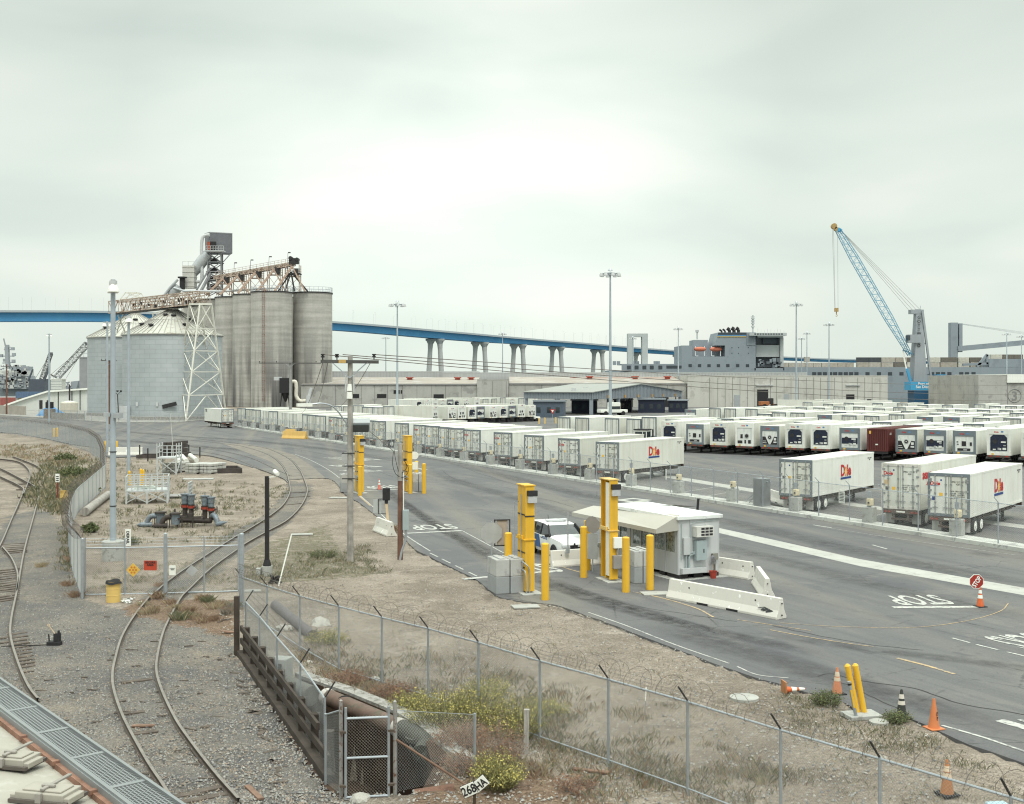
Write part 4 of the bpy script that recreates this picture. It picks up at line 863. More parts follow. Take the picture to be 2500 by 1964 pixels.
def grain_bin(px,y,r,ez,az_,label):
 t=thing('grain_bin',label,'grain bin',((px-CX)/F*y,y,0),0,'corrugated steel grain bins')
 m=MB();n=72;m.lathe([(r,0),(r,ez)],n=n);o=m.build('wall',BINM,t,smooth=True,fixn=False);me=o.data;uvl=me.uv_layers.new(name='UVMap')
 for p in me.polygons:
  an=[math.atan2(me.vertices[v].co.y,me.vertices[v].co.x)for v in p.vertices]
  for li,v,a in zip(p.loop_indices,p.vertices,an):
   if max(an)-min(an)>PI and a<0:a+=2*PI
   uvl.data[li].uv=((a+PI)*r,me.vertices[v].co.z)
 m=MB();m.lathe([(r+.35,ez-.25),(r+.35,ez),(r*.48,ez+(az_-ez)*.56),(r*.48,ez+(az_-ez)*.56+.14),(1.3,az_-.2),(1.3,az_+.6),(0,az_+.7)],n=n);o=m.build('roof',BROOF,t)
 m=MB()
 for k in range(56):
  a=2*PI*k/56;c_,s_=math.cos(a),math.sin(a);m.bar(((r+.3)*c_,(r+.3)*s_,ez+.08),(r*.48*c_,r*.48*s_,ez+(az_-ez)*.56+.1),.10,.14)
  if k%2==0:m.bar((r*.48*c_,r*.48*s_,ez+(az_-ez)*.56+.2),(1.3*c_,1.3*s_,az_-.1),.09,.12)
 m.build('roof_ribs',M('bin roof rib',(.34,.335,.31),.5,.2),t)
 for a,f in((-2.35,.7),(-1.75,.33),(-1.25,.36),(-.95,.72),(-1.9,.75),(-.5,.5)):
  rr=r*f;z=ez+(az_-ez)*(1-f)+.1;m=MB();m.cyl((rr*math.cos(a),rr*math.sin(a),z),(rr*math.cos(a),rr*math.sin(a),z+.45),.42,n=10);m.lathe([(.7,z+.45),(.6,z+.7),(0,z+.8)],(rr*math.cos(a),rr*math.sin(a),0),12);m.build('roof_vent',DARK,t)
 m=MB();m.lathe([(r+.25,0),(r+.25,.7),(r+.02,.75)],n=48);m.build('foundation',CONCD,t)
 return t
B1=grain_bin(422,294,11.9,20.6,27.0,'large corrugated steel grain bin behind the white lattice tower')
m=MB();m.bar((1.0,-12.15,3.1),(4.3,-12.05,3.9),.3,.9);m.build('sign_board',DARK,B1)
for x,z in((-5.5,3.2),(-.3,3.2),(6,3.2)):m=MB();yy=-math.sqrt(11.9**2-x*x)-.1;m.bx(x-.25,x+.25,yy-.15,yy+.2,z,z+1.0);m.build('junction_box',LGREY,B1)
grain_bin(330,324,12.3,21.0,27.6,'corrugated steel grain bin farther back at the left, partly hidden')
LT=M('cream tower paint',(.70,.69,.62),.55,var=.08,scale=1.5,streak=.25,streak_col=(.35,.25,.18))
t=thing('lattice_tower','tall cream white steel lattice tower tapering up to the conveyor gallery','lattice tower',G(488,1024),0);o=Vector(t.location)
b_=[G(454,1029),G(553,1024),G(521,1019.5),G(426.6,1027)]
b_[3]=G(426.6,1021.5);topz=Zt(743,275)
tp_=[Wp(488,743,274.5),Wp(516,743,276.5),Wp(491,743,280),Wp(463,743,278)]
lv=[0,.22,.42,.60,.79,1.0]
def leg_at(i,f):return b_[i].lerp(tp_[i],f)-o
for i in range(4):m=MB();m.bar(leg_at(i,0),leg_at(i,1),.34);m.build('leg',LT,t)
m=MB()
for li,f in enumerate(lv):
 if li==0:continue
 for i in range(4):m.bar(leg_at(i,f),leg_at((i+1)%4,f),.2 if li<5 else.4)
for a,b in zip(lv,lv[1:]):
 for i in range(4):
  j=(i+1)%4
  if a==0:mid=(leg_at(i,b)+leg_at(j,b))/2;m.bar(leg_at(i,a),mid,.17);m.bar(leg_at(j,a),mid,.17)
  else:m.bar(leg_at(i,a),leg_at(j,b),.15);m.bar(leg_at(j,a),leg_at(i,b),.15)
m.build('bracing',LT,t)
def truss(m,a,b,w,h,n,t1=.25,t2=.16,side=None):
 a=Vector(a);b=Vector(b);d=(b-a).normalized();x=(side or d.cross(Vector((0,0,1)))).normalized();z=x.cross(d)
 if z.z<0:z=-z
 P=lambda f,i,j:a.lerp(b,f)+x*w/2*i+z*h/2*j
 for i in(-1,1):
  for j in(-1,1):m.bar(P(0,i,j),P(1,i,j),t1)
 for k in range(n+1):
  f=k/n
  for i in(-1,1):m.bar(P(f,i,-1),P(f,i,1),t2)
  for j in(-1,1):m.bar(P(f,-1,j),P(f,1,j),t2)
  if k<n:
   g=(k+1)/n
   for i in(-1,1):m.bar(P(f,i,-1 if k%2 else 1),P(g,i,1 if k%2 else-1),t2)
   m.bar(P(f,-1,-1),P(g,1,-1),t2)
 return m
RB=M('weathered buff steel',(.46,.385,.32),.75,.1,var=.25,scale=.6,col2=(.22,.12,.085),amt=.5)
t=thing('conveyor_gallery','rusty enclosed truss conveyor running over both grain bin roofs','conveyor',Wp(375,750,300),0);o=Vector(t.location)
ga,gb=Wp(281,752,302),Wp(498,728,288)
m=MB();truss(m,ga-o,gb-o,4.2,3.0,18,.24,.15);m.build('truss',RB,t)
d_=(gb-ga);m=MB();m.bar(ga+Vector((0,0,-1.55))-o,gb+Vector((0,0,-1.55))-o,4.0,.16);m.build('floor',DARK,t)
m=MB()
for k in range(26):
 f=.22+.75*k/26;p=ga.lerp(gb,f)-o;m.m=k%3;m.box(p+Vector((0,random.uniform(-1,.5),random.uniform(-1.1,.9))),(random.uniform(.5,1.2),.5,random.uniform(.3,1.0)),.1)
for zz in(-.9,-.2,.55):m.m=1;m.bar(ga.lerp(gb,.2)-o+Vector((0,0,zz)),gb-o+Vector((0,0,zz)),.3,.22)
m.build('conveyor_machinery',[DARK,RB,LGREY],t)
m=MB();p=[Wp(x,y,300)-o for x,y in((297,735),(312,716),(340,716),(348,731))]
for dy in(-1.8,1.8):
 q=[v+Vector((0,dy,0))for v in p]
 for a,b in zip(q,q[1:]):m.bar(a,b,.2)
 m.bar(q[0],q[2],.12);m.bar(q[1],q[3],.12)
for v in p:m.bar(v+Vector((0,-1.8,0)),v+Vector((0,1.8,0)),.15)
m.build('head_frame',LT,t)
m=MB();legs=((287,768,308,817),(300,767,285,812))
for a,b,c,d in legs:m.bar(Wp(a,b,302)-o,Wp(c,d,306)-o,.25)
m.bar(Wp(285,790,303)-o,Wp(308,768,303)-o,.18);truss(m,Wp(380,776,304)-o,Wp(440,760,300)-o,2,2,6,.15,.1);m.build('support_legs',LT,t)
t=thing('elevator_tower','grey head house on a steel lattice tower above the concrete silos','elevator tower',Wp(528,720,452),0);o=Vector(t.location);YH=452
hx=MB();c0,c1,c2=Wp(500,618,YH+2),Wp(512,618,YH-2.5),Wp(567,621,YH+1);zt=Zt(571,YH);zb=Zt(619,YH)
pl=[(c0.x-o.x,c0.y-o.y),(c1.x-o.x,c1.y-o.y),(c2.x-o.x,c2.y-o.y),(c2.x-o.x-2,c2.y-o.y+5)]
hx.prism(pl,zb-o.z,zt-o.z);CLAD=M('grey corrugated cladding',(.20,.205,.225),.55,.1,var=.06,scale=.5,streak=.12);hx.build('house',CLAD,t)
m=MB();m.prism([(p[0]*1.02,p[1]-.15)for p in pl],zt-o.z,zt-o.z+.35);m.build('roof',M('grey roof sheet',(.26,.265,.28),.5),t)
for k in range(24):
 pass
m=MB();q0,q1=Vector((*pl[1],0)),Vector((*pl[2],0))
for k in range(34):v=q0.lerp(q1,k/33);m.bx(v.x-.06,v.x+.06,v.y-.12,v.y+.0,zb-o.z,zt-o.z)
m.build('cladding_ribs',CLAD,t)
dr=Wp(520,600,YH-3)-o;m=MB();m.bx(dr.x-1.0,dr.x+1.0,dr.y-.2,dr.y+1,dr.z-1.6,dr.z+1.5);m.build('doorway',BLACK,t);m=MB();m.bx(dr.x-2.1,dr.x-1.0,dr.y-.5,dr.y-.3,dr.z-1.6,dr.z+1.4);m.build('door',M('red oxide door',(.30,.07,.04),.7,var=.2),t)
m=MB();a,b=Wp(501,613,YH-6)-o,Wp(546,613,YH-6)-o;m.bar(a+Vector((0,1.5,0)),b+Vector((0,1.5,0)),3.2,.35)
for z in(1.0,1.9):m.bar(a+Vector((0,0,z)),b+Vector((0,0,z)),.12)
for k in range(8):v=a.lerp(b,k/7);m.bar(v,v+Vector((0,0,1.9)),.12)
m.build('balcony',LGREY,t)
TG=M('tower steel grey',(.28,.285,.30),.6,.3,var=.2,scale=.5,streak=.3)
m=MB();tw=[Wp(507,720,YH-3),Wp(540,720,YH-3),Wp(543,720,YH+3.5),Wp(510,720,YH+3.5)]
zz=[Zt(y,YH)for y in(722,705,685,665,642,619)]
for i in range(4):
 v=tw[i]-o;m.bar((v.x,v.y,zz[0]-o.z),(v.x,v.y,zz[-1]-o.z),.5);w_=tw[(i+1)%4]-o
 for z0,z1 in zip(zz,zz[1:]):
  m.bar((v.x,v.y,z0-o.z),(w_.x,w_.y,z1-o.z),.26);m.bar((w_.x,w_.y,z0-o.z),(v.x,v.y,z1-o.z),.26);m.bar((v.x,v.y,z1-o.z),(w_.x,w_.y,z1-o.z),.36)
m.build('lattice',TG,t)
m=MB();m.m=0
for z0 in zz[1:-1]:m.box((Wp(525,700,YH)-o).xy.to_3d()+Vector((0,0,z0-o.z)),(5.4,6,.3));m.box((Wp(522,700,YH)-o).xy.to_3d()+Vector((0,0,z0-o.z+.9)),(2.4,2,1.5))
m.build('platform_machinery',DARK,t)
m=MB();m.bar(Wp(545,640,YH-2)-o,Wp(562,621,YH-2)-o,.3);m.bar(Wp(540,660,YH-2)-o,Wp(556,676,YH-2)-o,.3);m.bar(Wp(512,655,YH-3)-o,Wp(480,708,YH-8)-o,.55);m.bar(Wp(514,668,YH-3)-o,Wp(488,716,YH-8)-o,.85);m.build('strut',TG,t)
m=MB();m.tube(catmull([Wp(x,y,YH-3)-o for x,y in((512,574),(499,576),(493,588),(492,630),(493,680),(486,688),(474,688))],5),.62,10);m.build('riser_pipe',LGREY,t,smooth=True)
DUCT=M('pale duct steel',(.42,.44,.455),.45,.3,var=.1,scale=.4)
m=MB();m.tube([Wp(x,y,YH-2)-o for x,y in((508,620),(498,632),(483,652),(470,668),(462,688))],[1.9,2.2,2.2,1.9,1.2],16);m.build('cyclone_duct',DUCT,t,smooth=True)
m=MB();p=Wp(463,705,YH-4)-o;m.bx(p.x-2.2,p.x+2.2,p.y-2,p.y+2,p.z,p.z+8.5)
for k in range(5):m.bx(p.x-2.35,p.x+2.35,p.y-2.15,p.y+2.15,p.z+.6+k*1.8,p.z+.8+k*1.8)
for x in(-2.2,0,2.2):m.bar((p.x+x,p.y-2,p.z+8.5),(p.x+x,p.y-2,p.z+10),.1)
m.bar((p.x-2.2,p.y-2,p.z+10),(p.x+2.2,p.y-2,p.z+10),.1);m.build('filter_housing',M('pale filter panels',(.50,.495,.46),.5,var=.1),t)
m=MB();p=Wp(445,707,YH-8)-o;m.cyl(p,p+Vector((0,0,4.2)),1.0,n=14);m.cyl(p+Vector((0,0,4.2)),p+Vector((0,0,4.7)),1.7,n=14);m.build('black_drum',BLACK,t)
m=MB();m.tube([Wp(x,y,YH-10)-o for x,y in((436,700),(424,712),(418,722))],[1.8,2.2,1.8],14);m.tube([Wp(x,y,YH-12)-o for x,y in((434,683),(415,703),(402,720))],.5,8);m.tube([Wp(x,y,YH-12)-o for x,y in((424,703),(450,711),(540,712),(620,707),(680,703))],.42,8);m.build('spout_pipes',DUCT,t,smooth=True)
t=thing('silo_top_conveyor','rusty inclined conveyor on trestles along the concrete silo tops','conveyor',Wp(630,715,432),0);o=Vector(t.location)
ca_,cb_=Wp(527,679,446),Wp(716,645,424)
m=MB();truss(m,ca_-o,cb_-o,2.2,1.1,22,.28,.18);m.bar(ca_-o,cb_-o,2.0,.5);m.build('boom',RB,t)
m=MB();up=Vector((0,-1,.6))
for k in range(23):
 p=ca_.lerp(cb_,k/22)-o+up;m.bar(p,p+Vector((0,0,1.5)),.10)
for z in(.8,1.5):m.bar(ca_-o+up+Vector((0,0,z)),cb_-o+up+Vector((0,0,z)),.09)
m.build('handrail',RB,t)
for k,px in enumerate((548,585,628,673,716)):
 f=(px-527)/(716-527);p=ca_.lerp(cb_,f)-o;m=MB();g=-.3;hb=p.z-2.8 if k<4 else p.z-4.5
 for sx in(-2.4,2.4):
  for sy in(-1.6,1.6):m.bar((p.x+sx,p.y+sy,g),(p.x+sx,p.y+sy,p.z-.4 if abs(sx)<3 else hb),.28)
 for z in(hb,hb+1.0,hb+1.9):m.bar((p.x-2.6,p.y-1.7,z),(p.x+2.6,p.y-1.7,z),.16);m.bar((p.x-2.6,p.y+1.7,z),(p.x+2.6,p.y+1.7,z),.16)
 m.bar((p.x-2.4,p.y-1.6,g),(p.x+2.4,p.y-1.6,hb),.14);m.bar((p.x+2.4,p.y-1.6,g),(p.x-2.4,p.y-1.6,hb),.14)
 m.box((p.x,p.y,hb),(5,3.6,.2));m.build('trestle',RB,t)
 m=MB();m.bar((p.x,p.y-2,p.z-1),(p.x-6.2,p.y-2.5,g),.75,.75);m.bar((p.x,p.y-2,p.z-1),(p.x+4.6,p.y-2.5,g),.45,.45);m.build('spout',M('pale rusted spout',(.47,.35,.28),.75,.1,var=.2,col2=(.25,.14,.1),amt=.4),t)
 m=MB();m.bx(p.x+.4,p.x+2.0,p.y-2.2,p.y-.6,hb+.2,hb+2.6);m.build('gearbox',DARK,t)
p=cb_-o;m=MB()
for dx,dy in((-5,3.4),(-2.6,3.2),(.8,4.2),(5.5,3.6)):m.bar((p.x-.5,p.y-1.5,p.z-3),(p.x+dx,p.y-2,-.3),.5)
m.box((p.x+.3,p.y,p.z+1),(3.4,2.5,2));m.cyl((p.x-.8,p.y-1.5,p.z+2),(p.x-.8,p.y+1.5,p.z+2),.7,n=12);m.cyl((p.x+1.5,p.y-1.5,p.z+1.6),(p.x+1.5,p.y+1.5,p.z+1.6),.6,n=12);m.box((p.x,p.y,p.z-3.6),(5.4,4,.4))
for sx in(-2.6,0,2.6):m.bar((p.x+sx,p.y-2,p.z-3.6),(p.x+sx,p.y-2,p.z-1.8),.12)
m.bar((p.x-2.6,p.y-2,p.z-1.8),(p.x+2.6,p.y-2,p.z-1.8),.12);m.build('head_drive',DARK,t)
m=MB()
for px,y0,y1 in((571,669,643),(611,660,636),(656,652,628),(702,645,618)):
 a,b=Wp(px,y0,430)-o,Wp(px+1,y1,430)-o;m.bar(a,b,.12);m.box(b+Vector((.5,0,.1)),(.9,.5,.35))
m.build('lamp_post',DARK,t)
t=thing('dust_collector','black dust collector with white duct at the foot of the concrete silos','dust collector',Wp(697,985,405),0);o=Vector(t.location)
m=MB();m.bx(-1.8,1.8,-1.5,1.5,3.5,8.6);m.m=1;m.cyl((-2.6,0,7.8),(-2.6,0,9.0),1.4,n=14);m.m=0;[m.bar((x,-1,-1),(x*.7,-1,3.5),.3)for x in(-1.5,1.5)];m.cyl((0,0,.5),(0,0,3.5),.3,1.5,n=10);m.build('drum',[BLACK,LGREY],t)
m=MB();m.tube(catmull([(2.4,0,7.4),(3.4,0,7.2),(3.7,0,5),(3.7,0,2.4),(5,0,.8),(7,0,.8)],5),.65,10);m.build('duct',M('cream duct',(.62,.58,.50),.5),t,smooth=True)
m=MB();m.prism([(7.2,-.8),(8.6,-.8),(8.6,.8),(7.2,.8)],-.5,2.6);m.bar((8,0,2.4),(8.8,0,5.2),.9);m.build('hopper',LGREY,t)
# ========== WAREHOUSES
WW=M('warehouse concrete',(.40,.395,.37),.9,var=.1,scale=.12,col2=(.30,.295,.28),amt=.35,streak=.35,streak_col=(.20,.195,.18),fine=.05,fscale=2,sscale=.35)
RT=M('brown felt roof',(.33,.295,.26),.9,var=.12,scale=.08,col2=(.40,.385,.36),amt=.4)
def wh(name_label,x0,x1,y,z,depth=40,ridge=None,doors=(),joints=(),mat=None,extra=None):
 t=thing('warehouse',name_label,'warehouse',((x0+x1)/2,y,0),0);c=(x0+x1)/2;m=MB();m.bx(x0-c,x1-c,0,depth,0,z);m.build('wall',mat or WW,t)
 if ridge:
  m=MB();m.add([(x0-c,.0,z+.004),(x1-c,.0,z+.004),(x1-c,depth*.55,ridge),(x0-c,depth*.55,ridge),(x0-c,depth,z),(x1-c,depth,z)],[(0,1,2,3),(3,2,5,4),(0,3,4),(1,5,2)]);m.build('roof',RT,t)
  m=MB();m.bx(x0-c,x1-c,-.3,0,z-.35,z+.15);m.build('eave',M('weathered eave',(.26,.255,.25),.8),t)
 else:
  m=MB();m.bx(x0-c,x1-c,-.05,depth,z+.003,z+.35);m.build('parapet',mat or WW,t)
 for dx,w,zz,h in doors:
  m=MB();m.bx(dx-c-w/2,dx-c+w/2,-.08,0,zz,zz+h);m.build('doorway',BLACK,t)
 for jx in joints:m=MB();m.bx(jx-c-.06,jx-c+.06,-.05,0,0,z-.4);m.build('panel_joint',M('dark joint',(.15,.15,.145),.9),t)
 return t,c
def X_(px,y):return(px-CX)/F*y
YW=420
T1,c=wh('long grey concrete warehouse right of the silos with three dark openings',X_(735,YW),X_(1165,YW),YW,8.1,60,10.6,[(X_(868,YW),2.6,3.2,1.4),(X_(932,YW),3.3,3.2,1.4),(X_(1071,YW),3.6,3.0,1.5),(X_(964,YW),.9,4.7,1.3),(X_(974,YW),.5,4.7,1.3),(X_(980,YW),.5,4.7,1.3)],[X_(p,YW)for p in(819,882,915,946,983,1018,1053,1088,1126)])
for px in(1000,1117,1150):
 m=MB();p=Wp(px,930,440);m.bx(p.x-c-.9,p.x-c+.9,20,21.6,9.0,10.2);m.bx(p.x-c-1.3,p.x-c+1.3,19.6,22,10.2,10.6);m.build('roof_vent',M('red vent',(.36,.075,.05),.6,var=.1),T1)
wh('tall plain concrete fire wall block between the two low warehouses',X_(1165,YW),X_(1243,YW)-.2,YW-1,9.5,55,None,(),[X_(p,YW)for p in(1203,1236)])
T2,c=wh('low concrete warehouse with red roof vents behind the truck canopy',X_(1243,YW),X_(1677,YW)-.2,YW,8.3,60,10.8,[(X_(1425,YW),3.6,0,4.5),(X_(1530,YW),4.2,0,5),(X_(1615,YW),5,0,5)],[X_(p,YW)for p in(1282,1322,1362,1402,1450,1492,1545,1590,1630)])
for px in(1440,1551,1630):
 m=MB();p=Wp(px,930,440);m.bx(p.x-c-.9,p.x-c+.9,20,21.6,9.4,10.6);m.bx(p.x-c-1.3,p.x-c+1.3,19.6,22,10.6,11.0);m.build('roof_vent',M('red vent',(.36,.075,.05),.6,var=.1),T2)
m=MB();m.bx(X_(1400,YW)-c,X_(1677,YW)-c-.3,26,26.4,10.1,10.45);m.build('red_flashing',M('red vent',(.36,.075,.05),.6),T2)
WP=M('pale warehouse panels',(.50,.495,.455),.85,var=.08,scale=.15,col2=(.42,.41,.38),amt=.3,streak=.3,streak_col=(.27,.25,.22),sscale=.4)
T3,c=wh('pale concrete warehouse with vertical ribs and a tall black doorway',X_(1677,YW),X_(2163,YW),YW-2,10.8,55,None,[(X_(1859,YW),3.9,0,6.2),(X_(2072,YW),2.9,1.2,3.3),(X_(2024,YW),1.5,.6,2.2),(X_(2118,YW),1.5,.6,2.2)],[X_(p,YW)for p in(1730,1750,1768,1786,1804,1822,1840,1878,1893,1911,1928,1946,1965,1983,2000,2016,2034,2052,2090,2107,2125,2144)],WP)
for px,w,h in((1797,2.1,4.3),(1917,1.9,4.6)):m=MB();m.bx(X_(px,YW)-c-w/2,X_(px,YW)-c+w/2,-.12,0,0,h);m.build('door',MGREY,T3)
for px,w in((1863,3),(2078,2.5)):m=MB();m.bx(X_(px,YW)-c-w,X_(px,YW)-c+w,-.5,0,7.6,7.9);m.build('door_track',LGREY,T3)
T4,c=wh('pale concrete warehouse at the right edge with a white roof',X_(2383,YW),X_(2760,YW),YW-2,11.0,50,None,(),[X_(p,YW)for p in(2454,2520)],WW)
m=MB();m.bx(X_(2452,YW)-c,24,-.6,49,8.6,11.6);m.build('roof',WHITE,T4);put_text('3',M('faded grey lettering',(.22,.22,.215),.8),T4,(X_(2471,YW)-c,-.06,2.4));m=MB();m.tube([(X_(2471,YW)-c+2.3*math.cos(a*PI/12),-.06,4+2.3*math.sin(a*PI/12))for a in range(24)],.12,4,True);m.build('lettering_ring',M('faded grey lettering',(.22,.22,.215),.8),T4)
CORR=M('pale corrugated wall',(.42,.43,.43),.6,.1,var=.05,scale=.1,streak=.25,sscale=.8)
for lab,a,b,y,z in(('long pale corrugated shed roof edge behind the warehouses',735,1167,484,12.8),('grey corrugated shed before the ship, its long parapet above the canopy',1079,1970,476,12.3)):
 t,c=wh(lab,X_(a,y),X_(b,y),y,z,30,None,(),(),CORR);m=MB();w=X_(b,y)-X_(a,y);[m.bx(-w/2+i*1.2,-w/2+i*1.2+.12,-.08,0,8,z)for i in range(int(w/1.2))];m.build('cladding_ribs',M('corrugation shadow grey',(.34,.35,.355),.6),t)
# ========== TRUCK CANOPY, KIOSK
t=thing('truck_canopy','large grey steel gable roofed truck canopy in the middle of the yard','canopy',(21.6,321,0),0);o=Vector(t.location)
gv=Vector((.548,.836,0));lv_=Vector((-.836,.548,0));GW,LW=57.0,21.9
def cp(u,v,z):p=gv*u+lv_*v;return Vector((p.x,p.y,z))
def zl(u):return 6.2+2.15*(1-abs(u-GW/2)/(GW/2))
m=MB();fz=2.0
q=[cp(0,0,4.3),cp(GW,0,4.3),cp(GW,0,6.2),cp(GW/2,0,8.35),cp(0,0,6.2)];m.add(q+[v+lv_*.3 for v in q],[(0,1,2,3,4),(9,8,7,6,5),(0,5,6,1)])
q=[cp(0,.3,4.3),cp(0,LW,4.3),cp(0,LW,6.2),cp(0,.3,6.2)];m.add(q+[v+gv*.3 for v in q],[(0,1,2,3),(7,6,5,4),(0,4,5,1)])
FASC=M('blue grey fascia cladding',(.25,.28,.315),.5,.1,var=.05,scale=.3,streak=.12);m.build('fascia',FASC,t)
m=MB();[m.bar(cp(u*.9,-.06,4.35),cp(u*.9,-.06,zl(u*.9)-.05),.14)for u in range(int(GW/.9))];[m.bar(cp(-.06,v*.9,4.35),cp(-.06,v*.9,6.15),.14)for v in range(int(LW/.9))];m.build('cladding_ribs',M('fascia rib',(.21,.235,.265),.5),t)
m=MB();m.add([cp(-.4,-.4,6.25),cp(GW/2,-.4,8.45),cp(GW+.4,-.4,6.25),cp(-.4,LW,6.25),cp(GW/2,LW,8.45),cp(GW+.4,LW,6.25),cp(-.4,-.4,6.05),cp(GW/2,-.4,8.25),cp(GW+.4,-.4,6.05),cp(-.4,LW,6.05),cp(GW/2,LW,8.25),cp(GW+.4,LW,6.05)],[(0,1,4,3),(1,2,5,4),(6,9,10,7),(7,10,11,8),(0,6,7,1),(1,7,8,2),(3,4,10,9),(0,3,9,6),(2,8,11,5),(4,5,11,10)]);m.build('roof',M('pale metal roof',(.30,.31,.29),.5,.1,var=.06,scale=.2),t)
for u,v in((.5,.5),(GW*.28,.5),(GW*.52,.5),(GW*.76,.5),(GW-.5,.5),(.5,LW*.5),(.5,LW-.5),(GW*.3,LW-.5),(GW*.6,LW-.5),(GW*.85,LW-.5)):
 m=MB();m.bar(cp(u,v,0),cp(u,v,4.4),1.0,.7);m.build('column',FASC,t)
m=MB();[m.bar(cp(u,3,0),cp(v,3,4.3),.12)for u,v in((20,28),(28,20),(44,50),(50,44))];m.build('rod_brace',DARK,t)
for i,u in enumerate((9,19,27,36,43.5,52)):m=MB();p=cp(u,-.12,4.9);m.box(p,(.6,.2,.8),.99);m.m=1;m.box(p+Vector((0,-.02,-1)),(.35,.2,.7),.99);m.build('lane_sign',[M('orange lane sign',(.50,.27,.06),.5),DARK],t)
m=MB();[m.box(cp(u,v,6.7+u*.025),(1.2,1.2,.9))for u,v in((4,8),(14,10),(21,6),(24,14))];m.build('roof_unit',LGREY,t)
for i,(px,py,w,h,lab)in enumerate(((1340,1018,7.5,4.4,'blue grey flat roofed kiosk beside the yield sign'),(1425,1015,7,4.0,'dark inspection booth under the left of the canopy'),(1590,1014,7.5,4.2,'dark inspection booth with white post under the canopy'),(1655,1014,5.5,3.8,'dark inspection booth at the right end of the canopy'),(1520,1014,5.2,3.9,'dark inspection booth behind the tall lamp mast'))):
 p=G(px,py);p.y=300 if i==0 else 335+i*4;p.x=X_(px,p.y);t=thing('kiosk',lab,'kiosk',(p.x,p.y,0),R(-10));m=MB();m.bx(-w/2,w/2,0,4,0,h-.4);m.build('wall',M('slate blue panel',(.085,.11,.145),.5,var=.15)if i==0 else NAVY,t);m=MB();m.bx(-w/2-.3,w/2+.3,-.4,4.3,h-.397,h);m.build('roof',FASC,t)
 for x in(-w*.35,0,w*.3):m=MB();m.bx(x-.5,x+.5,-.05,0,1.2,2.6);m.build('window',GLASS,t)
# ========== BRIDGE
BR=[(-260,760,787,880),(0,761,786,900),(280,763,786.5,925),(560,774,795,960),(810,788,807,1000),(1040,808,826,1080),(1155,818,834.5,1130),(1280,829,841.5,1180),(1400,838.5,850,1250),(1500,847,857,1310),(1650,858,866.5,1400),(1900,872,879,1560),(2100,878.5,885,1700),(2600,886,892,2000)]
t=thing('bridge','long curving blue steel girder bridge on twin concrete piers over the harbour','bridge',(X_(1040,1080),1080,0),0);o=Vector(t.location)
TOP=catmull([Wp(a,b,d)for a,b,c_,d in BR],5);BOT=catmull([Wp(a,c_+1.5,d)for a,b,c_,d in BR],5)
BBLUE=M('bridge blue paint',(.085,.30,.56),.5,var=.08,scale=.02,col2=(.10,.34,.59),amt=.4)
def sweep(prof):
 vs=[];q=len(prof(0,0))
 for i in range(len(TOP)):
  a=TOP[max(i-1,0)];b=TOP[min(i+1,len(TOP)-1)];d=(b-a);d.z=0;d.normalize();nrm=Vector((d.y,-d.x,0))
  for s,z in prof(TOP[i].z,BOT[i].z):vs.append(TOP[i]+nrm*s+Vector((0,0,z-TOP[i].z))-o)
 return vs,[(i*q+j,i*q+(j+1)%q,(i+1)*q+(j+1)%q,(i+1)*q+j)for i in range(len(TOP)-1)for j in range(q)]
m=MB();vs,fs=sweep(lambda zt,zb:[(0,zt),(0,zt-1.6),(18,zt-1.6),(18,zt),(17.5,zt),(17.5,zt-.9),(.5,zt-.9),(.5,zt)]);m.add(vs,fs);m.build('deck',M('bridge deck grey',(.38,.42,.45),.7,var=.06,scale=.02),t)
m=MB();vs,fs=sweep(lambda zt,zb:[(2.2,zt-1.6),(3.2,zb),(14.8,zb),(15.8,zt-1.6)]);m.add(vs,fs);m.build('girder',BBLUE,t)
m=MB()
for i in range(2,len(TOP)-1):
 a,b=TOP[i],TOP[i-1];d=(a-b);d.z=0;d.normalize();nrm=Vector((d.y,-d.x,0))
 if i%2==0:m.bar(a+nrm*2.05+Vector((0,0,-1.7))-o,Vector((a.x,a.y,BOT[i].z))+nrm*3.05-o,.5)
m.build('girder_stiffeners',M('darker bridge blue',(.07,.27,.46),.5),t)
m=MB();m.bar((0,0,0),(0,0,10),.07);m.bar((0,0,10),(2.5,0,10.2),.07);LPM=m.mesh('lamp_post',[M('bridge lamp grey',(.42,.44,.44),.5)])
for i in range(4,len(TOP)-8):
 for s in(.6,17.4):
  a,b=TOP[i],TOP[i+1];d=(b-a);d.z=0;d.normalize();q=obj('lamp_post',LPM,t);q.location=(a if s<1 else(a+b)/2)+Vector((d.y,-d.x,0))*s-o;q.rotation_euler[2]=math.atan2(-d.x,d.y)+(PI if s>1 else 0)
for px in(1045,1155,1249,1341,1443,1546,1645,1790):
 k_=min(range(len(BOT)-1),key=lambda i:abs(pix(BOT[i])[0]-px));a,b=BOT[k_],BOT[k_+1];f=(px-pix(a)[0])/max(1e-6,pix(b)[0]-pix(a)[0]);p=a.lerp(b,f);d=(BOT[k_+1]-BOT[k_-1]);d.z=0;d.normalize();nrm=Vector((d.y,-d.x,0));p=p+nrm*9;h=p.z
 m=MB();cross=Vector((1,0,0))
 for s in(-1,1):
  sec=[(0,6.5,2.5),(.45,5.4,2.3),(.80,4.5,2.1),(.90,4.3,2.5),(.965,4.1,4.1),(.995,4.1,4.4)]
  for(f0,x0,r0),(f1,x1,r1)in zip(sec,sec[1:]):m.cyl(p*1-o+cross*s*x0+Vector((0,0,-h+f0*h)),p-o+cross*s*x1+Vector((0,0,-h+f1*h)),r0,r1,12,False)
 m.box(p-o+Vector((0,0,-1.0)),(17,6,1.8));m.build('pier',M('bridge pier concrete',(.42,.43,.425),.85,var=.06,scale=.05),t,smooth=True)
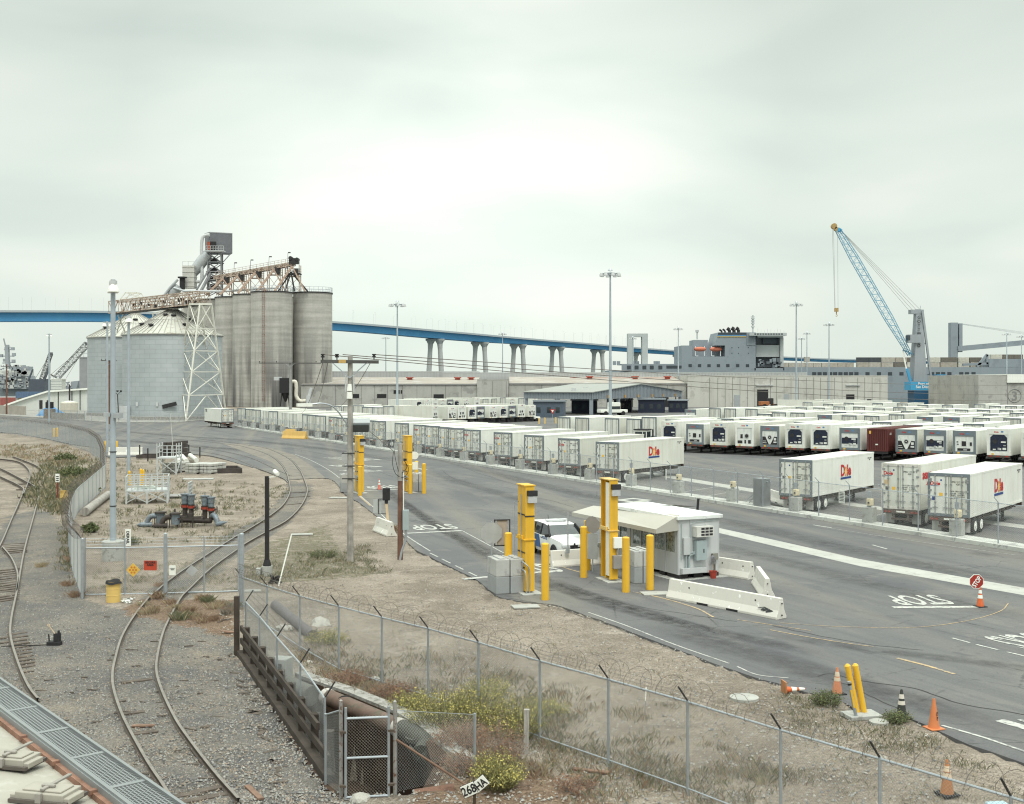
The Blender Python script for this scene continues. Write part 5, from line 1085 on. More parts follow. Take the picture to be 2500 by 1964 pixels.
# ========== GREY SHIP
YS=600
SH=M('ship haze grey',(.245,.28,.315),.55,var=.05,scale=.05,col2=(.215,.245,.28),amt=.3,streak=.2,streak_col=(.19,.20,.21),sscale=.3);SHL=M('ship light grey',(.43,.455,.46),.55,var=.06,scale=.2);SHD=M('ship dark recess',(.045,.055,.065),.7)
t=thing('cargo_ship','huge grey naval cargo ship moored behind the warehouses','ship',(X_(1900,YS),YS,0),0);o=Vector(t.location)
def sp_(px,py,y=YS):return Wp(px,py,y)-o
def sbox(m,x0,y0,x1,y1,ya=YS,depth=28):
 a,b=sp_(x0,y1,ya),sp_(x1,y0,ya);m.bx(a.x,b.x,ya-YS,ya-YS+depth,a.z,b.z)
m=MB();a=sp_(1485,905);m.prism([(a.x,6),(a.x+12,0),(sp_(2800,905).x,0),(sp_(2800,905).x,28),(a.x+12,28),(a.x,22)],0,a.z);b=sp_(1842,896);m.bx(sp_(1915,896).x,sp_(2800,896).x,.0,28,a.z+.002,sp_(0,897).z);m.build('hull',SH,t)
m=MB();sbox(m,1518,889,1664,904.9,YS+.01,1.2);sbox(m,1518,889,1664,891,YS+1.3,26);m.build('bulwark',SH,t)
for x in(1535,1554,1573,1591,1612):m=MB();sbox(m,x-4.5,893,x+5,902,YS-.1,.1);m.build('opening',SHD,t)
m=MB();sbox(m,1627,893,1664,900,YS-.1,.1);m.build('opening',SHD,t)
m=MB();a,b=sp_(1664,905),sp_(1845,844);m.bx(a.x,sp_(1690,0).x,0,28,a.z+.003,b.z);m.bx(sp_(1690,0).x,sp_(1770,0).x,0,28,a.z+.003,sp_(0,871).z);m.bx(sp_(1690,0).x,sp_(1770,0).x,7,28,sp_(0,871).z+.003,b.z);m.bx(sp_(1770,0).x,sp_(1845,0).x,0,28,a.z+.003,b.z)
m.bx(sp_(1845,0).x,sp_(1912,0).x,8,28,a.z+.003,sp_(0,815).z);m.prism([(sp_(1842,0).x,0),(sp_(1912,0).x,0),(sp_(1912,0).x,8),(sp_(1842,0).x,8)],sp_(0,905).z,sp_(0,899).z)
m.bx(sp_(1700,0).x,sp_(1735,0).x,8.5,24,b.z+.003,sp_(0,829).z)
p0=[sp_(x,y)for x,y in((1745,844),(1845,844),(1845,812),(1754,812))];m.add(p0+[v+Vector((0,24,0))for v in p0],[(0,1,2,3),(7,6,5,4),(0,3,7,4),(1,5,6,2),(3,2,6,7)])
m.bx(sp_(1823,0).x,sp_(1844,0).x,-.3,20,sp_(0,843).z,sp_(0,813).z);m.build('superstructure',SH,t)
m=MB();sbox(m,1830,813,1921,820,YS-3,30);sbox(m,1850,820.3,1912,824,YS-2,26);sbox(m,1905,824.3,1913,896,YS+2,20);m.build('bridge_wing',SHL,t)
m=MB();sbox(m,1846,843,1903,872,YS+3,4);m.build('bridge_front',SHL,t)
m=MB();sbox(m,1862,826,1900,840,YS+6,1.9);m.build('recess',M('ship window band',(.09,.115,.14),.4),t);m=MB();sbox(m,1846,872.5,1900,897,YS+6,1.9);m.build('recess',M('ship dark bay',(.12,.135,.155),.6),t)
m=MB();[sbox(m,1842+i*6.5,814.5,1846+i*6.5,817.5,YS-3.1,.09)for i in range(11)];m.build('window',GLASS,t)
for x in(1685,1708,1731,1754,1777,1801,1825):m=MB();sbox(m,x-4,889.5,x+4,896.5,YS-.1,.1);m.build('window',SHD,t)
m=MB();[sbox(m,x-1,y-1,x+1,y+1,YS-.1,.09)for x in(1787,1803,1827)for y in(849,863)];m.build('window',SHD,t)
m=MB()
for i,(x,y,w)in enumerate(((1762,809,2.2),(1770,808,2.2),(1781,806,4),(1792,805,4.4),(1803,805,4))):
 p=sp_(x,y,YS+10);m.cyl(p+Vector((0,0,-3)),p,w*.2,n=10);m.cyl(p,p+Vector((-1.2,0,.8)),w*.23,n=10)
m.build('exhaust_pipe',BLACK,t)
for z0,z1,mt in((812.3,818,SHD),(818.2,821,M('blue funnel band',(.10,.24,.42),.5)),(821.2,824,M('gold funnel band',(.42,.32,.13),.5))):
 m=MB();xl=1754-(z0-812)*.28;sbox(m,xl-.5,z0,1822,z1,YS-.2,.19);m.build('funnel_band',mt,t)
for x in(1709,1748):
 b=MB();p=sp_(x,853,YS+2.2);n=12
 for i in range(n):
  pass
 prof=[(-3.1,.1),(-2.7,.75),(-1.6,1.1),(0,1.2),(1.6,1.1),(2.7,.75),(3.1,.1)];vs=[(p.x+a,p.y+r*math.cos(2*PI*k/12),p.z+r*math.sin(2*PI*k/12))for a,r in prof for k in range(12)]
 b.add(vs,[(i*12+k,i*12+(k+1)%12,(i+1)*12+(k+1)%12,(i+1)*12+k)for i in range(6)for k in range(12)]);tag(b.build('lifeboat',M('orange red lifeboat',(.50,.15,.09),.5,var=.06),None,o,smooth=True),'orange lifeboat, %s of the two hung in the side of the grey ship'%('left'if x<1720 else 'right'),'lifeboat','ship lifeboats')
 q=MB();[q.bar(sp_(x+dx,870,YS+1),sp_(x+dx,846,YS+3),.4)for dx in(-11,11)];q.bx(p.x-2.5,p.x-1,1.2,3,sp_(0,870.5).z,sp_(0,868).z);q.build('davit',SHL,t)
m=MB()
for x0,x1 in((1535,1549),(1570,1584)):a,b=sp_(x0,888.8),sp_(x1,814);m.bx(a.x,b.x,4,10,a.z,b.z)
a,b=sp_(1549,822),sp_(1570,814);m.bx(a.x+.01,b.x-.01,4,10,a.z,b.z);m.build('gantry',SHL,t)
m=MB();m.bar(sp_(1838,815,YS+8),sp_(1838,770,YS+8),.7);m.bar(sp_(1833,774,YS+8),sp_(1843,774,YS+8),.3);[m.box(sp_(1838,y,YS+8),(1.5,1.5,.8))for y in(778,784,790,798)];m.build('mast',SHL,t);m=MB();m.bar(sp_(1702,829,YS+12),sp_(1702,808,YS+12),.7);m.box(sp_(1702,809,YS+12),(1.6,1.2,1.2));m.build('mast',SHL,t)
for i in range(9):m=MB();m.bar(sp_(1850+i*8,812,YS),sp_(1850+i*8,803+i%3*2,YS),.12);m.build('antenna',SHL,t)
m=MB()
for i in range(14):x=1850+random.random()*55;m.m=i%2;m.box(sp_(x,875+random.random()*20,YS+1),(random.uniform(.5,2),2,random.uniform(.4,2)))
for x in(1545,1556,1600,1607,1500,1510):m.m=0;m.box(sp_(x,887,YS+8),(1.6,2,2))
m.build('deck_machinery',[SH,M('ship dark bay',(.12,.135,.155))],t)
for i,x in enumerate((1988,2001,2014,2027,2039,2052,2065,2078,2091,2118,2146,2173,2201,2276,2290,2303,2318,2347,2361,2377)):m=MB();sbox(m,x-5,909,x+5,917,YS-.1,.1);m.build('side_opening',SHD,t)
m=MB();sbox(m,2415,877,2800,896.5,YS+.5,26);m.build('aft_house',SH,t)
m=MB();a,b=sp_(2322,877,YS+6),sp_(2339,788,YS+6);m.bx(a.x,b.x,6,10,a.z,b.z);a,b=sp_(2342,860,YS+6),sp_(2350,790,YS+6);m.bx(a.x,b.x,6,9,a.z,b.z);m.bar(sp_(2338,852,YS+6),sp_(2620,826,YS+6),1.5,2.6);[m.bar(sp_(2350,791+i,YS+7),sp_(2560,820+i*3,YS+7),.10)for i in range(3)];m.bar(sp_(2385,896,YS+1),sp_(2410,866,YS+1),1.2);m.bar(sp_(2350,891,YS+1),sp_(2412,888,YS+1),1.2);m.bar(sp_(2410,890,YS+1),sp_(2410,866,YS+1),1.2);m.build('deck_crane',SH,t)
pal=[('tan',(.36,.325,.275)),('olive',(.15,.135,.115)),('dark grey',(.06,.065,.075)),('cream',(.50,.48,.42)),('beige',(.40,.37,.325))]
deck=[]
for i in range(9):deck.append((1906+i*20,886,1925+i*20,897.2,4 if i<6 else 0))
deck+=[(2093,873,2121,884.5,2),(2122,873,2151,884.5,2),(2152,873,2185,884.5,4),(2186,873,2215,884.5,0),(2216,873,2230,884.5,1),(2093,885,2121,896.8,0),(2122,885,2150,896.8,4),(2152,885,2181,896.8,4),(2183,885,2213,896.8,1),(2215,885,2230,896.8,3),(2268,873,2296,884.5,3),(2298,873,2336,884.5,1),(2268,885,2294,896.8,4),(2296,885,2336,896.8,0),(2340,873,2366,884.5,3),(2368,873,2397,884.5,1),(2340,885,2366,896.8,3),(2370,885,2396,896.8,4),(1965,872,1977,884.5,4),(2420,866,2447,876.8,3),(2448,866,2475,876.8,1),(2476,866,2498,876.8,1)]
for i,(a,b,c_,d,k_)in enumerate(deck):
 p,q=sp_(a,d,YS+4),sp_(c_,b,YS+4);m=MB();w=q.x-p.x;h=q.z-p.z;m.bx(0,w,0,2.4,0,h)
 for j in range(int(w/.5)):m.bx(j*.5+.05,j*.5+.25,-.05,0,.12,h-.12)
 ob=m.build('shipping_container',M(pal[k_][0]+' container paint',pal[k_][1],.6,var=.15,scale=1,streak=.3),None,(o.x+p.x,YS+4,p.z))
 tag(ob,'%s container on the grey ship, %s from left in the %s tier'%(pal[k_][0],ORD[sum(1 for e in deck if e[0]<a and abs(e[1]-b)<4)],'upper'if b<880 else 'lower'),'shipping container','containers stowed on the ship')
# ========== HARBOUR CRANE
YC=480
CB=M('crane blue',(.06,.32,.56),.45,var=.06,scale=.4);CG=M('crane grey',(.27,.295,.32),.5,var=.05,scale=.2,streak=.15)
t=thing('harbour_crane','blue and grey mobile harbour crane with raised lattice boom','crane',(X_(2248,YC),YC,0),0);o=Vector(t.location)
def cq(px,py,dy=0):return Wp(px,py,YC+dy)-o
m=MB();sec=[(2225,2257,931,3.0),(2231,2252,830,2.4),(2234,2246,756,1.5)];vs=[]
for x0,x1,y,d in sec:a,b=cq(x0,y),cq(x1,y);vs+=[(a.x,-d,a.z),(b.x,-d,b.z),(b.x,d,b.z),(a.x,d,a.z)]
m.add(vs,[(i*4+j,i*4+(j+1)%4,(i+1)*4+(j+1)%4,(i+1)*4+j)for i in range(2)for j in range(4)]+[(8,9,10,11)]);m.build('tower',CG,t)
m=MB();m.bar(cq(2274,931,-2),cq(2252,760,-2),.8);m.bar(cq(2274,931,2),cq(2252,760,2),.8);[m.bar(cq(2262-i*3.2,915-i*38,-1),cq(2272-i*4.7,915-i*38,-1),.5)for i in range(5)];m.build('rear_strut',CG,t)
m=MB();a,b=cq(2221,767),cq(2252,757);m.bx(a.x,b.x,-1.8,1.8,a.z,b.z);m.bar(cq(2246,757),cq(2248,747),.15);m.build('tower_head',CG,t)
put_text('gott',TEXTK,t,cq(2238,766)+Vector((0,-2.75,-2.3)),scale=.5)
m=MB();a,b=cq(2211,838),cq(2242,818);m.bx(a.x,b.x,-3.5,-.5,a.z,b.z);m.build('cabin',CG,t);m=MB();a,b=cq(2210.5,832),cq(2215,820);m.bx(a.x-.1,b.x,-3.6,-.4,a.z,b.z);m.build('window',GLASS,t)
m=MB();a,b=cq(2216,953),cq(2279,933);m.bx(a.x,b.x,-4,4,a.z,b.z);a,b=cq(2281,955),cq(2303,915);m.bx(a.x,b.x,-3,5,a.z,b.z);m.build('slewing_platform',CB,t)
put_text('port',TEXTW,t,cq(2246,940.5)+Vector((0,-4.06,0)),scale=.50)
m=MB();a,b=cq(2224,968),cq(2302,954);m.bx(a.x,b.x,-4,4,a.z-4,b.z);m.build('undercarriage',M('crane dark blue',(.02,.08,.16),.5),t)
m=MB();B0,B1_=cq(2222,868),cq(2046,562);d=(B1_-B0);x=d.normalized().cross(Vector((0,1,0)));nb=40;W=lambda f:2.9*min(1,.35+f*2.2 if f<.3 else 1,(1.12-f)*2.0+.30)
P=lambda f,i,j:B0.lerp(B1_,f)+x*W(f)*.5*i+Vector((0,1.3*j,0))
for k_ in range(nb):
 f,g=k_/nb,(k_+1)/nb
 for i in(-1,1):
  for j in(-1,1):m.bar(P(f,i,j),P(g,i,j),.24)
 for j in(-1,1):m.bar(P(f,-1 if k_%2 else 1,j),P(g,1 if k_%2 else-1,j),.13)
 for i in(-1,1):m.bar(P(f,i,-1),P(g,i,1),.10)
m.bar(cq(2204,855),cq(2230,866),.5);m.build('boom',M('boom light blue',(.16,.34,.47),.5,var=.05),t)
m=MB();p=cq(2036,553);m.cyl(p+Vector((0,-.8,0)),p+Vector((0,.8,0)),1.15,n=18);p2=cq(2041,560);m.cyl(p2+Vector((0,-.8,0)),p2+Vector((0,.8,0)),.8,n=14);m.m=1;p3=cq(2049,562);m.box(p3,(1.7,2,1.2),0,0,.5);m.build('sheave',[M('ochre sheave',(.36,.24,.10),.5,var=.2),CB],t)
m=MB();[m.bar(cq(2052+i*1.5,563+i,i-1),cq(2224+i*7,764-i*3,i-1),.085)for i in range(4)];[m.bar(cq(a,560,i-1),cq(b,752,i-1),.075)for i,(a,b)in enumerate(((2032,2038),(2035,2039),(2045,2046)))];m.build('cable',BARB,t)
m=MB();a=cq(2042,757);m.box(a,(1.5,1,1.5));m.cyl(a+Vector((0,0,-.7)),a+Vector((0,0,-1.8)),.22,n=8);m.tube([a+Vector((.35*math.sin(q*.6),0,-1.9-.35*(1-math.cos(q*.6))))for q in range(8)],.13,6);m.build('hook',M('ochre sheave',(.36,.24,.10),.5),t)
m=MB();m.bar(cq(2204,857),cq(2214,905,-1),.5);m.m=1;m.bar(cq(2214,900,-1),cq(2223,932,-1),.9);m.build('luffing_cylinder',[WHITE,CB],t)
# ========== LAMP MASTS AND POLES
def high_mast(px,ytop,y,label,n=8):
 z=Zt(ytop,y);t=thing('lamp_mast',label,'lamp mast',(X_(px,y),y,0),0,'high lamp masts in the yard');r0=max(.28,z*.011)
 m=MB();m.cyl((0,0,0),(0,0,z-.3),r0,r0*.45,12,False);m.build('pole',POLEB,t,smooth=True)
 m=MB();m.cyl((0,0,z-.9),(0,0,z-.4),.5,n=10);m.cyl((0,0,z-.1),(0,0,z+.25),.45,.2,n=10)
 m.tube([(1.35*math.cos(a*PI/10),1.35*math.sin(a*PI/10),z-.6)for a in range(20)],.06,4,True);[m.bar((0,0,z-.6),(1.5*math.cos(a*2*PI/n),1.5*math.sin(a*2*PI/n),z-.6),.07)for a in range(n)];m.build('head_ring',GALV,t)
 for a in range(n):
  c_,s_=math.cos(a*2*PI/n+.2),math.sin(a*2*PI/n+.2);m=MB();m.lathe([(.05,z-.45),(.22,z-.5),(.33,z-.85),(.36,z-1.1),(.0,z-1.05)],(1.6*c_,1.6*s_,0),10);m.build('lamp',LGREY,t,smooth=True)
 m=MB();m.cyl((0,0,0),(0,0,.8),r0*2.4,n=12);m.build('base',CONC,t)
 return t
for a in((1490,660,205,'tallest high lamp mast, right of the middle, in front of the truck canopy'),(970,737,262,'high lamp mast right of the concrete silos, among the trailer roofs'),(1944,738,330,'high lamp mast before the pale warehouse with the tall doorway'),(2024,788,400,'high lamp mast between the grey ship house and the crane boom'),(1656,799,440,'high lamp mast standing just left of the grey ship superstructure'),(1227,812,520,'distant lamp mast between the second and third bridge piers'),(942,822,545,'small distant lamp mast right beside the concrete silos'),(1970,811,560,'right one of two small distant masts beside the pale warehouse mast'),(1957,824,590,'left one of two small distant masts beside the pale warehouse mast'),(2458,812,470,'distant lamp mast at the right behind the ship deck crane'),(2494,818,480,'distant lamp mast at the extreme right edge'),(1545,823,560,'small white lamp mast in front of the ship gantry')):high_mast(*a)
def lamp_pole(px,ybase,ytop,label,heads=(-1,1),r=.17,foot=None,band=False,hd=.28):
 p=G(px,ybase);y=p.y;z=Zt(ytop,y);t=thing('lamp_pole',label,'lamp post',(p.x,p.y,0),0,'blue grey lamp poles by the railway')
 m=MB();m.cyl((0,0,0 if not foot else 1.0),(0,0,z),r,r*.72,14);m.build('pole',POLEB,t,smooth=True)
 for k,s in enumerate(heads):
  hx,hy=hd*s,(-.3 if k==0 else.3);m=MB();m.lathe([(.0,z-.22),(.10,z-.22),(.15,z-.28),(.25,z-.48),(.29,z-.66),(.27,z-.68),(0,z-.64)],(hx,hy,0),20);m.m=1;m.bx(hx-.15,hx+.15,hy-.14,hy+.14,z-.26,z-.08);m.bar((0,0,z-.12),(hx,hy,z-.12),.1);m.build('lamp',[WHITE,LGREY],t,smooth=True)
 if foot:m=MB();m.lathe([(foot,-.1),(foot,1.0),(foot-.05,1.04),(0,1.05)],n=28);m.build('concrete_base',CONC,t,smooth=True)
 for q in(2.8,5.6)if band else():m=MB();m.lathe([(r+.005,q),(r+.012,q),(r+.012,q+.05),(r+.005,q+.05)],n=14);m.build('band',BLACK,t)
 return t
L1=lamp_pole(276,1369,683,'nearest tall blue grey lamp pole on a round concrete base',(.6,-.6),.165,.56,True,.2)
lamp_pole(314,1158,771,'blue grey lamp pole between the nearest pole and the white lattice tower',(.6,-.6))
lamp_pole(262,1105,785,'blue grey lamp pole just left of the nearest tall pole, bollards at its foot',(-1,1))
lamp_pole(120,1032,815,'far left lamp pole in front of the blue tarpaulin heap',(-1,1),.2)
for px,y0,y1,lab in((258,1104,1077,'yellow bollard left of the lamp pole foot by the curved fence'),(262,1104,1080,'yellow bollard touching the lamp pole foot by the curved fence'),(285,1098,1077,'yellow bollard right of the nearest pole at the edge of the road'),(132,1068,1046,'yellow bollard, left of a pair seen through the curved fence'),(140,1067,1045,'yellow bollard, right of a pair seen through the curved fence')):
 p=G(px,y0);m=MB();h=(y0-y1)/F*p.y;m.lathe([(.14,0),(.14,h-.08),(.09,h),(0,h+.02)],n=14);tag(m.build('bollard',YEL,None,p,smooth=True),lab,'bollard','yellow bollards by the curved fence')
m=MB();m.box((-.3,-.1,7.55),(.3,.35,.2),.4);m.box((.3,-.1,7.5),(.3,.4,.25),-.5);m.bar((-.3,0,7.6),(.3,0,7.6),.06);m.build('camera_bracket',MGREY,L1)
def crossarm_pole(px,ybase,ytop,label,r=.17,arm=3.1,arm_y=None,rz=0.0,mat=WOODP,yy=None):
 p=G(px,ybase);z=Zt(ytop,p.y);t=thing('utility_pole',label,'utility pole',(p.x,p.y,0),rz)
 m=MB();m.cyl((0,0,-.1),(0,0,z),r,r*.72,12);m.build('pole',mat,t,smooth=True)
 za=Zt(arm_y,p.y)if arm_y else z-.5;m=MB();m.bar((-arm/2,-r-.02,za),(arm/2,-r-.02,za-.03),.13,.17);m.build('crossarm',M('dark creosote arm',(.09,.088,.085),.85,var=.25,scale=3),t)
 m=MB();m.bar((-.9,-r-.06,za-.05),(0,-r,za-.85),.05);m.bar((.9,-r-.06,za-.05),(0,-r,za-.85),.05);m.build('arm_brace',GALV,t)
 for x in(-arm/2+.1,-arm*.22,arm*.42):m=MB();m.cyl((x,-r-.02,za+.08),(x,-r-.02,za+.2),.03,n=6);m.cyl((x,-r-.02,za+.2),(x,-r-.02,za+.27),.10,n=10);m.cyl((x,-r-.02,za+.31),(x,-r-.02,za+.38),.10,n=10);m.cyl((x,-r-.02,za+.27),(x,-r-.02,za+.31),.05,n=8);m.build('insulator',BLACK,t)
 return t,za
UP,za=crossarm_pole(855,1374,870,'tall weathered wooden power pole with crossarm, floodlight and street lamp arm',.175,2.95,883)
m=MB();m.bar((-.55,-.215,za),(-.18,-.215,za),.14,.18);m.build('arm_patch',M('ochre wood',(.50,.33,.12),.7),UP)
m=MB();[m.cyl((x,-.18,za-1.55),(x,-.18,za-.7),.045,n=8)for x in(-.2,.2)];m.m=1;m.cyl((0,-.25,za-1.5),(0,-.25,za-1.15),.14,.10,n=12);m.cyl((0,-.25,za-1.9),(0,-.25,za-1.55),.15,.13,n=12);m.build('transformer_cutout',[LGREY,WHITE],UP)
m=MB();m.box((.62,-.35,7.05),(.85,.6,.5),.15,.35);m.m=1;m.box((.62,-.62,6.9),(.8,.12,.42),.15,.35);m.build('floodlight',[MGREY,GLASS],UP,bevel=.03)
m=MB();m.tube(catmull([(-.1,-.1,7.0),(-.7,-.5,7.9),(-1.3,-.8,8.15),(-1.9,-1.0,8.1)],5),.04,6);m.m=1;m.box((-2.15,-1.1,8.08),(.75,.3,.16),.4);m.build('street_lamp',[GALV,WHITE],UP,smooth=True)
for z in(5.6,4.95,4.3):m=MB();m.bar((-.4,-.16,z),(.25,-.16,z),.05);m.build('climbing_step',DARK,UP)
p=G(977,1367);SP=thing('stub_pole','short brown wooden pole with grey meter box and hanging cables','utility pole',(p.x,p.y,0),0);z=Zt(1085,p.y)
m=MB();m.cyl((0,0,-.1),(0,0,z),.145,.12,12);m.build('pole',WOODB,SP,smooth=True);m=MB();m.cyl((-.0,0,z-1.9),(0,0,z+.02),.143,.123,12);m.build('pole_top',WOODP,SP,smooth=True)
m=MB();m.bx(.14,.46,-.22,.02,1.55,2.6);m.build('meter_box',M('blue grey enclosure',(.34,.40,.41),.5,var=.06),SP,bevel=.02)
m=MB();m.cyl((.17,-.05,2.6),(.17,-.05,4.6),.03,n=6);m.build('conduit',WHITE,SP);m=MB();m.tube(catmull([(.3,-.1,1.55),(.28,-.1,1.0),(.1,-.12,.5),(.0,-.15,0)],5),.06,7);m.build('cable_duct',GALV,SP,smooth=True)
m=MB();m.box((.26,-.1,z-.8),(.16,.12,.12));m.tube(catmull([(.2,-.1,z-.8),(.45,-.1,z-1.3),(.2,-.1,z-1.7),(-.2,-.15,z-1.55),(-.38,-.15,z-1.0),(-.33,-.15,z-.35)],6),.014,5);m.tube(catmull([(.2,-.1,z-.8),(.35,-.1,z-1.2),(.0,-.1,z-1.5),(-.2,-.15,z-.9),(-.3,-.15,z-.3)],6),.014,5);m.build('cable_loop',BLACK,SP)
def sag(a,b,s,n=16):a=Vector(a);b=Vector(b);return[a.lerp(b,i/n)-Vector((0,0,s*4*(i/n)*(1-i/n)))for i in range(n+1)]
ul=Vector(UP.location)
def wire(label,pts,r=.012):
 m=MB();o=Vector(pts[0]);m.tube([p-o for p in pts],r,4);return tag(m.build('overhead_wire',BARB,None,o),label,'wire')
ends=[(2700,930,230),(2700,955,200),(2700,972,175)]
for(x,zz_),e,w in zip(((1.25,.4),(-.35,.4),(-1.3,.4)),ends,('uppermost','middle','lowest')):wire('%s of three power lines running right from the wooden pole crossarm'%w,sag(ul+Vector((x,-.2,za+zz_-.05)),Wp(*e),1.2),.022)
wire('thin guy cable slanting from the floodlight to the short brown pole',[ul+Vector((.3,-.1,7.3)),Vector(SP.location)+Vector((-.33,-.15,z-.35))],.014)
for i,(x,px,py)in enumerate(((-1.35,735,1010),(-1.1,770,990),(1.1,815,1000))):wire('service wire dropping from the crossarm towards the trailers, %s from the left'%ORD[i],sag(ul+Vector((x,-.2,za)),Wp(px,py,150),.6),.018)
t,_=crossarm_pole(709,1047,882,'distant wooden power pole rising behind the yellow barrier',.3,12,887,0,M('grey pole',(.25,.245,.24),.85),None)
t2,_=crossarm_pole(267,1036,880,'brown power pole standing before the left grain bin',.28,3.4,881,0,WOODB)
t3,_=crossarm_pole(16,1012,890,'thin dark power pole at the far left edge',.25,3.0,895,0,WOODB)
p=G(290,1025);t=thing('floodlight_post','small rusty floodlight post against the left grain bin','lamp post',p,0);m=MB();m.bar((0,0,0),(-.3,0,6),.18);[m.bar((-.3,0,6),(x,0,6.7),.1)for x in(-1,.5)];m.build('post',DARK,t);m=MB();[m.cyl((x,0,6.6),(x,0,7),.2,.32,n=8)for x in(-1,-.3,.5)];m.build('lamp',DARK,t);m=MB();m.bx(-.2,2.4,.5,2.5,0,3.2);m.build('cabinet',LGREY,t)
# ========== FAR LEFT BACKGROUND
y=372;a,b=Wp(12,1008,y),Wp(224,1008,y);t=thing('conveyor_shed','long white shed with a sloping roof left of the grain bins','shed',(b.x,y,0),0);w=a.x-b.x
SHEDW=M('white shed cladding',(.58,.60,.57),.6,var=.05,scale=.1,streak=.35,streak_col=(.40,.40,.37),sscale=.6)
zs=[(12,992),(60,975),(118,957),(224,950)];m=MB();pts=[(Wp(x,q,y).x-b.x,Zt(q,y))for x,q in zs]
vs=[(x,0,-.1)for x,z in pts]+[(x,0,z)for x,z in pts]+[(x,14,-.1)for x,z in pts]+[(x,14,z)for x,z in pts];fs=[]
for i in range(3):fs+=[(i,i+1,i+5,i+4),(8+i,12+i,13+i,9+i),(4+i,5+i,13+i,12+i)]
fs+=[(0,4,12,8),(3,11,15,7)];m.add(vs,fs);m.build('wall',SHEDW,t)
m=MB();[m.bar((q[0],-.4,q[1]+.1),(r_[0],-.4,r_[1]+.1),1.0,.5)for q,r_ in zip(pts,pts[1:])];m.build('roof_edge',WHITE,t)
m=MB();[m.bx(x-.5,x+.5,-.1,0,.5,3.2)for x in(Wp(100,0,y).x-b.x,Wp(118,0,y).x-b.x)];[m.bx(x-.1,x+.1,-.3,-.1,0,7)for x in(Wp(176,0,y).x-b.x,Wp(196,0,y).x-b.x)];m.build('doorway',DARK,t)
def simple(nm,label,cat,parts,loc,rz=0.0,group=None):
 t=thing(nm,label,cat,loc,rz,group)
 for pn,mt,fn in parts:m=MB();fn(m);m.build(pn,mt,t)
 return t
y=410;p=Wp(208,950,y);h1=Zt(874,y)
simple('grey_tower','dark grey block tower behind the white shed, left of the bins','tower',[('wall',GREYM,lambda m:m.bx(-2,3,0,5,0,h1)),('roof',M('grey roof sheet',(.26,.265,.28),.5),lambda m:m.bx(-2.2,3.2,-.2,5.2,h1+.002,h1+.3)),('roof_railing',LGREY,lambda m:(m.bx(-1,3,1,1.2,h1+1.3,h1+1.8),m.bar((-.9,1,h1+.3),(-.9,1,h1+1.6),.15),m.box((2.2,2,h1+2.3),(1.4,1,.7)))),('chute',WHITE,lambda m:m.bar((2.4,-1,5.8),(3.4,-1,12),2.0,.8))],(p.x,y,0))
y=352;p=G(169,1007);simple('storage_tank','squat cream round tank in front of the white shed','tank',[('wall',M('cream tank',(.52,.49,.42),.6,var=.07,streak=.25),lambda m:m.lathe([(2.5,0),(2.5,2.7),(2.35,2.95)],n=28)),('roof',M('pale tank roof',(.60,.58,.52),.6),lambda m:m.lathe([(2.36,2.94),(0,3.5)],n=28)),('vent_pipe',DARK,lambda m:m.cyl((.1,0,3.4),(.1,0,8),.25,n=8))],(p.x,p.y,0))
m=MB();random.seed(5);n=18;vs=[];rings=7;p=G(113,1016)
for i in range(rings):
 f=i/(rings-1)
 for k in range(n):a_=2*PI*k/n;r=(1-f)**.8*(3.9+.5*math.sin(3*a_+i));vs.append((r*math.cos(a_),.7*r*math.sin(a_),2.6*f**.8+.12*math.sin(5*a_+2*i)))
m.add(vs,[(i*n+k,i*n+(k+1)%n,(i+1)*n+(k+1)%n,(i+1)*n+k)for i in range(rings-1)for k in range(n)]);tag(m.build('tarpaulin_heap',M('blue tarpaulin',(.10,.27,.52),.5,var=.2,scale=2),None,(p.x,p.y+3,0)),'blue tarpaulin covering a heap by the white shed','tarpaulin')
p=G(121,1021);simple('hopper','brown steel hopper with dark loading mast before the blue tarpaulin','hopper',[('bin',M('brown steel',(.17,.13,.10),.8,var=.2),lambda m:m.bx(-1.2,1.2,-.8,.8,0,2.3)),('motor',BLACK,lambda m:m.bx(-.8,.8,-.6,.6,2.4,4.0)),('mast',M('brown steel',(.17,.13,.10),.8),lambda m:truss(m,(1.4,2,0),(1.4,2,6.5),1.2,1.2,8,.18,.1))],(p.x,p.y,0))
y=430;p=Wp(137,957,y);h2=Zt(927,y);simple('white_house','white louvred plant room above the sloping shed','plant room',[('wall',SHEDW,lambda m:m.bx(-2,2,0,4,0,h2)),('louvre',MGREY,lambda m:[m.bx(-2,2,-.1,0,h2-.8-i*.9,h2-.7-i*.9)for i in range(5)]),('roof',WHITE,lambda m:m.bx(-2.3,2.3,-.2,4.2,h2+.002,h2+.3)),('roof_railing',GALV,lambda m:(m.bar((-2,0,h2+1),(2,0,h2+1),.1),[m.bar((x,0,h2+.3),(x,0,h2+1),.1)for x in(-2,-1,0,1,2)]))],(p.x,y,0))
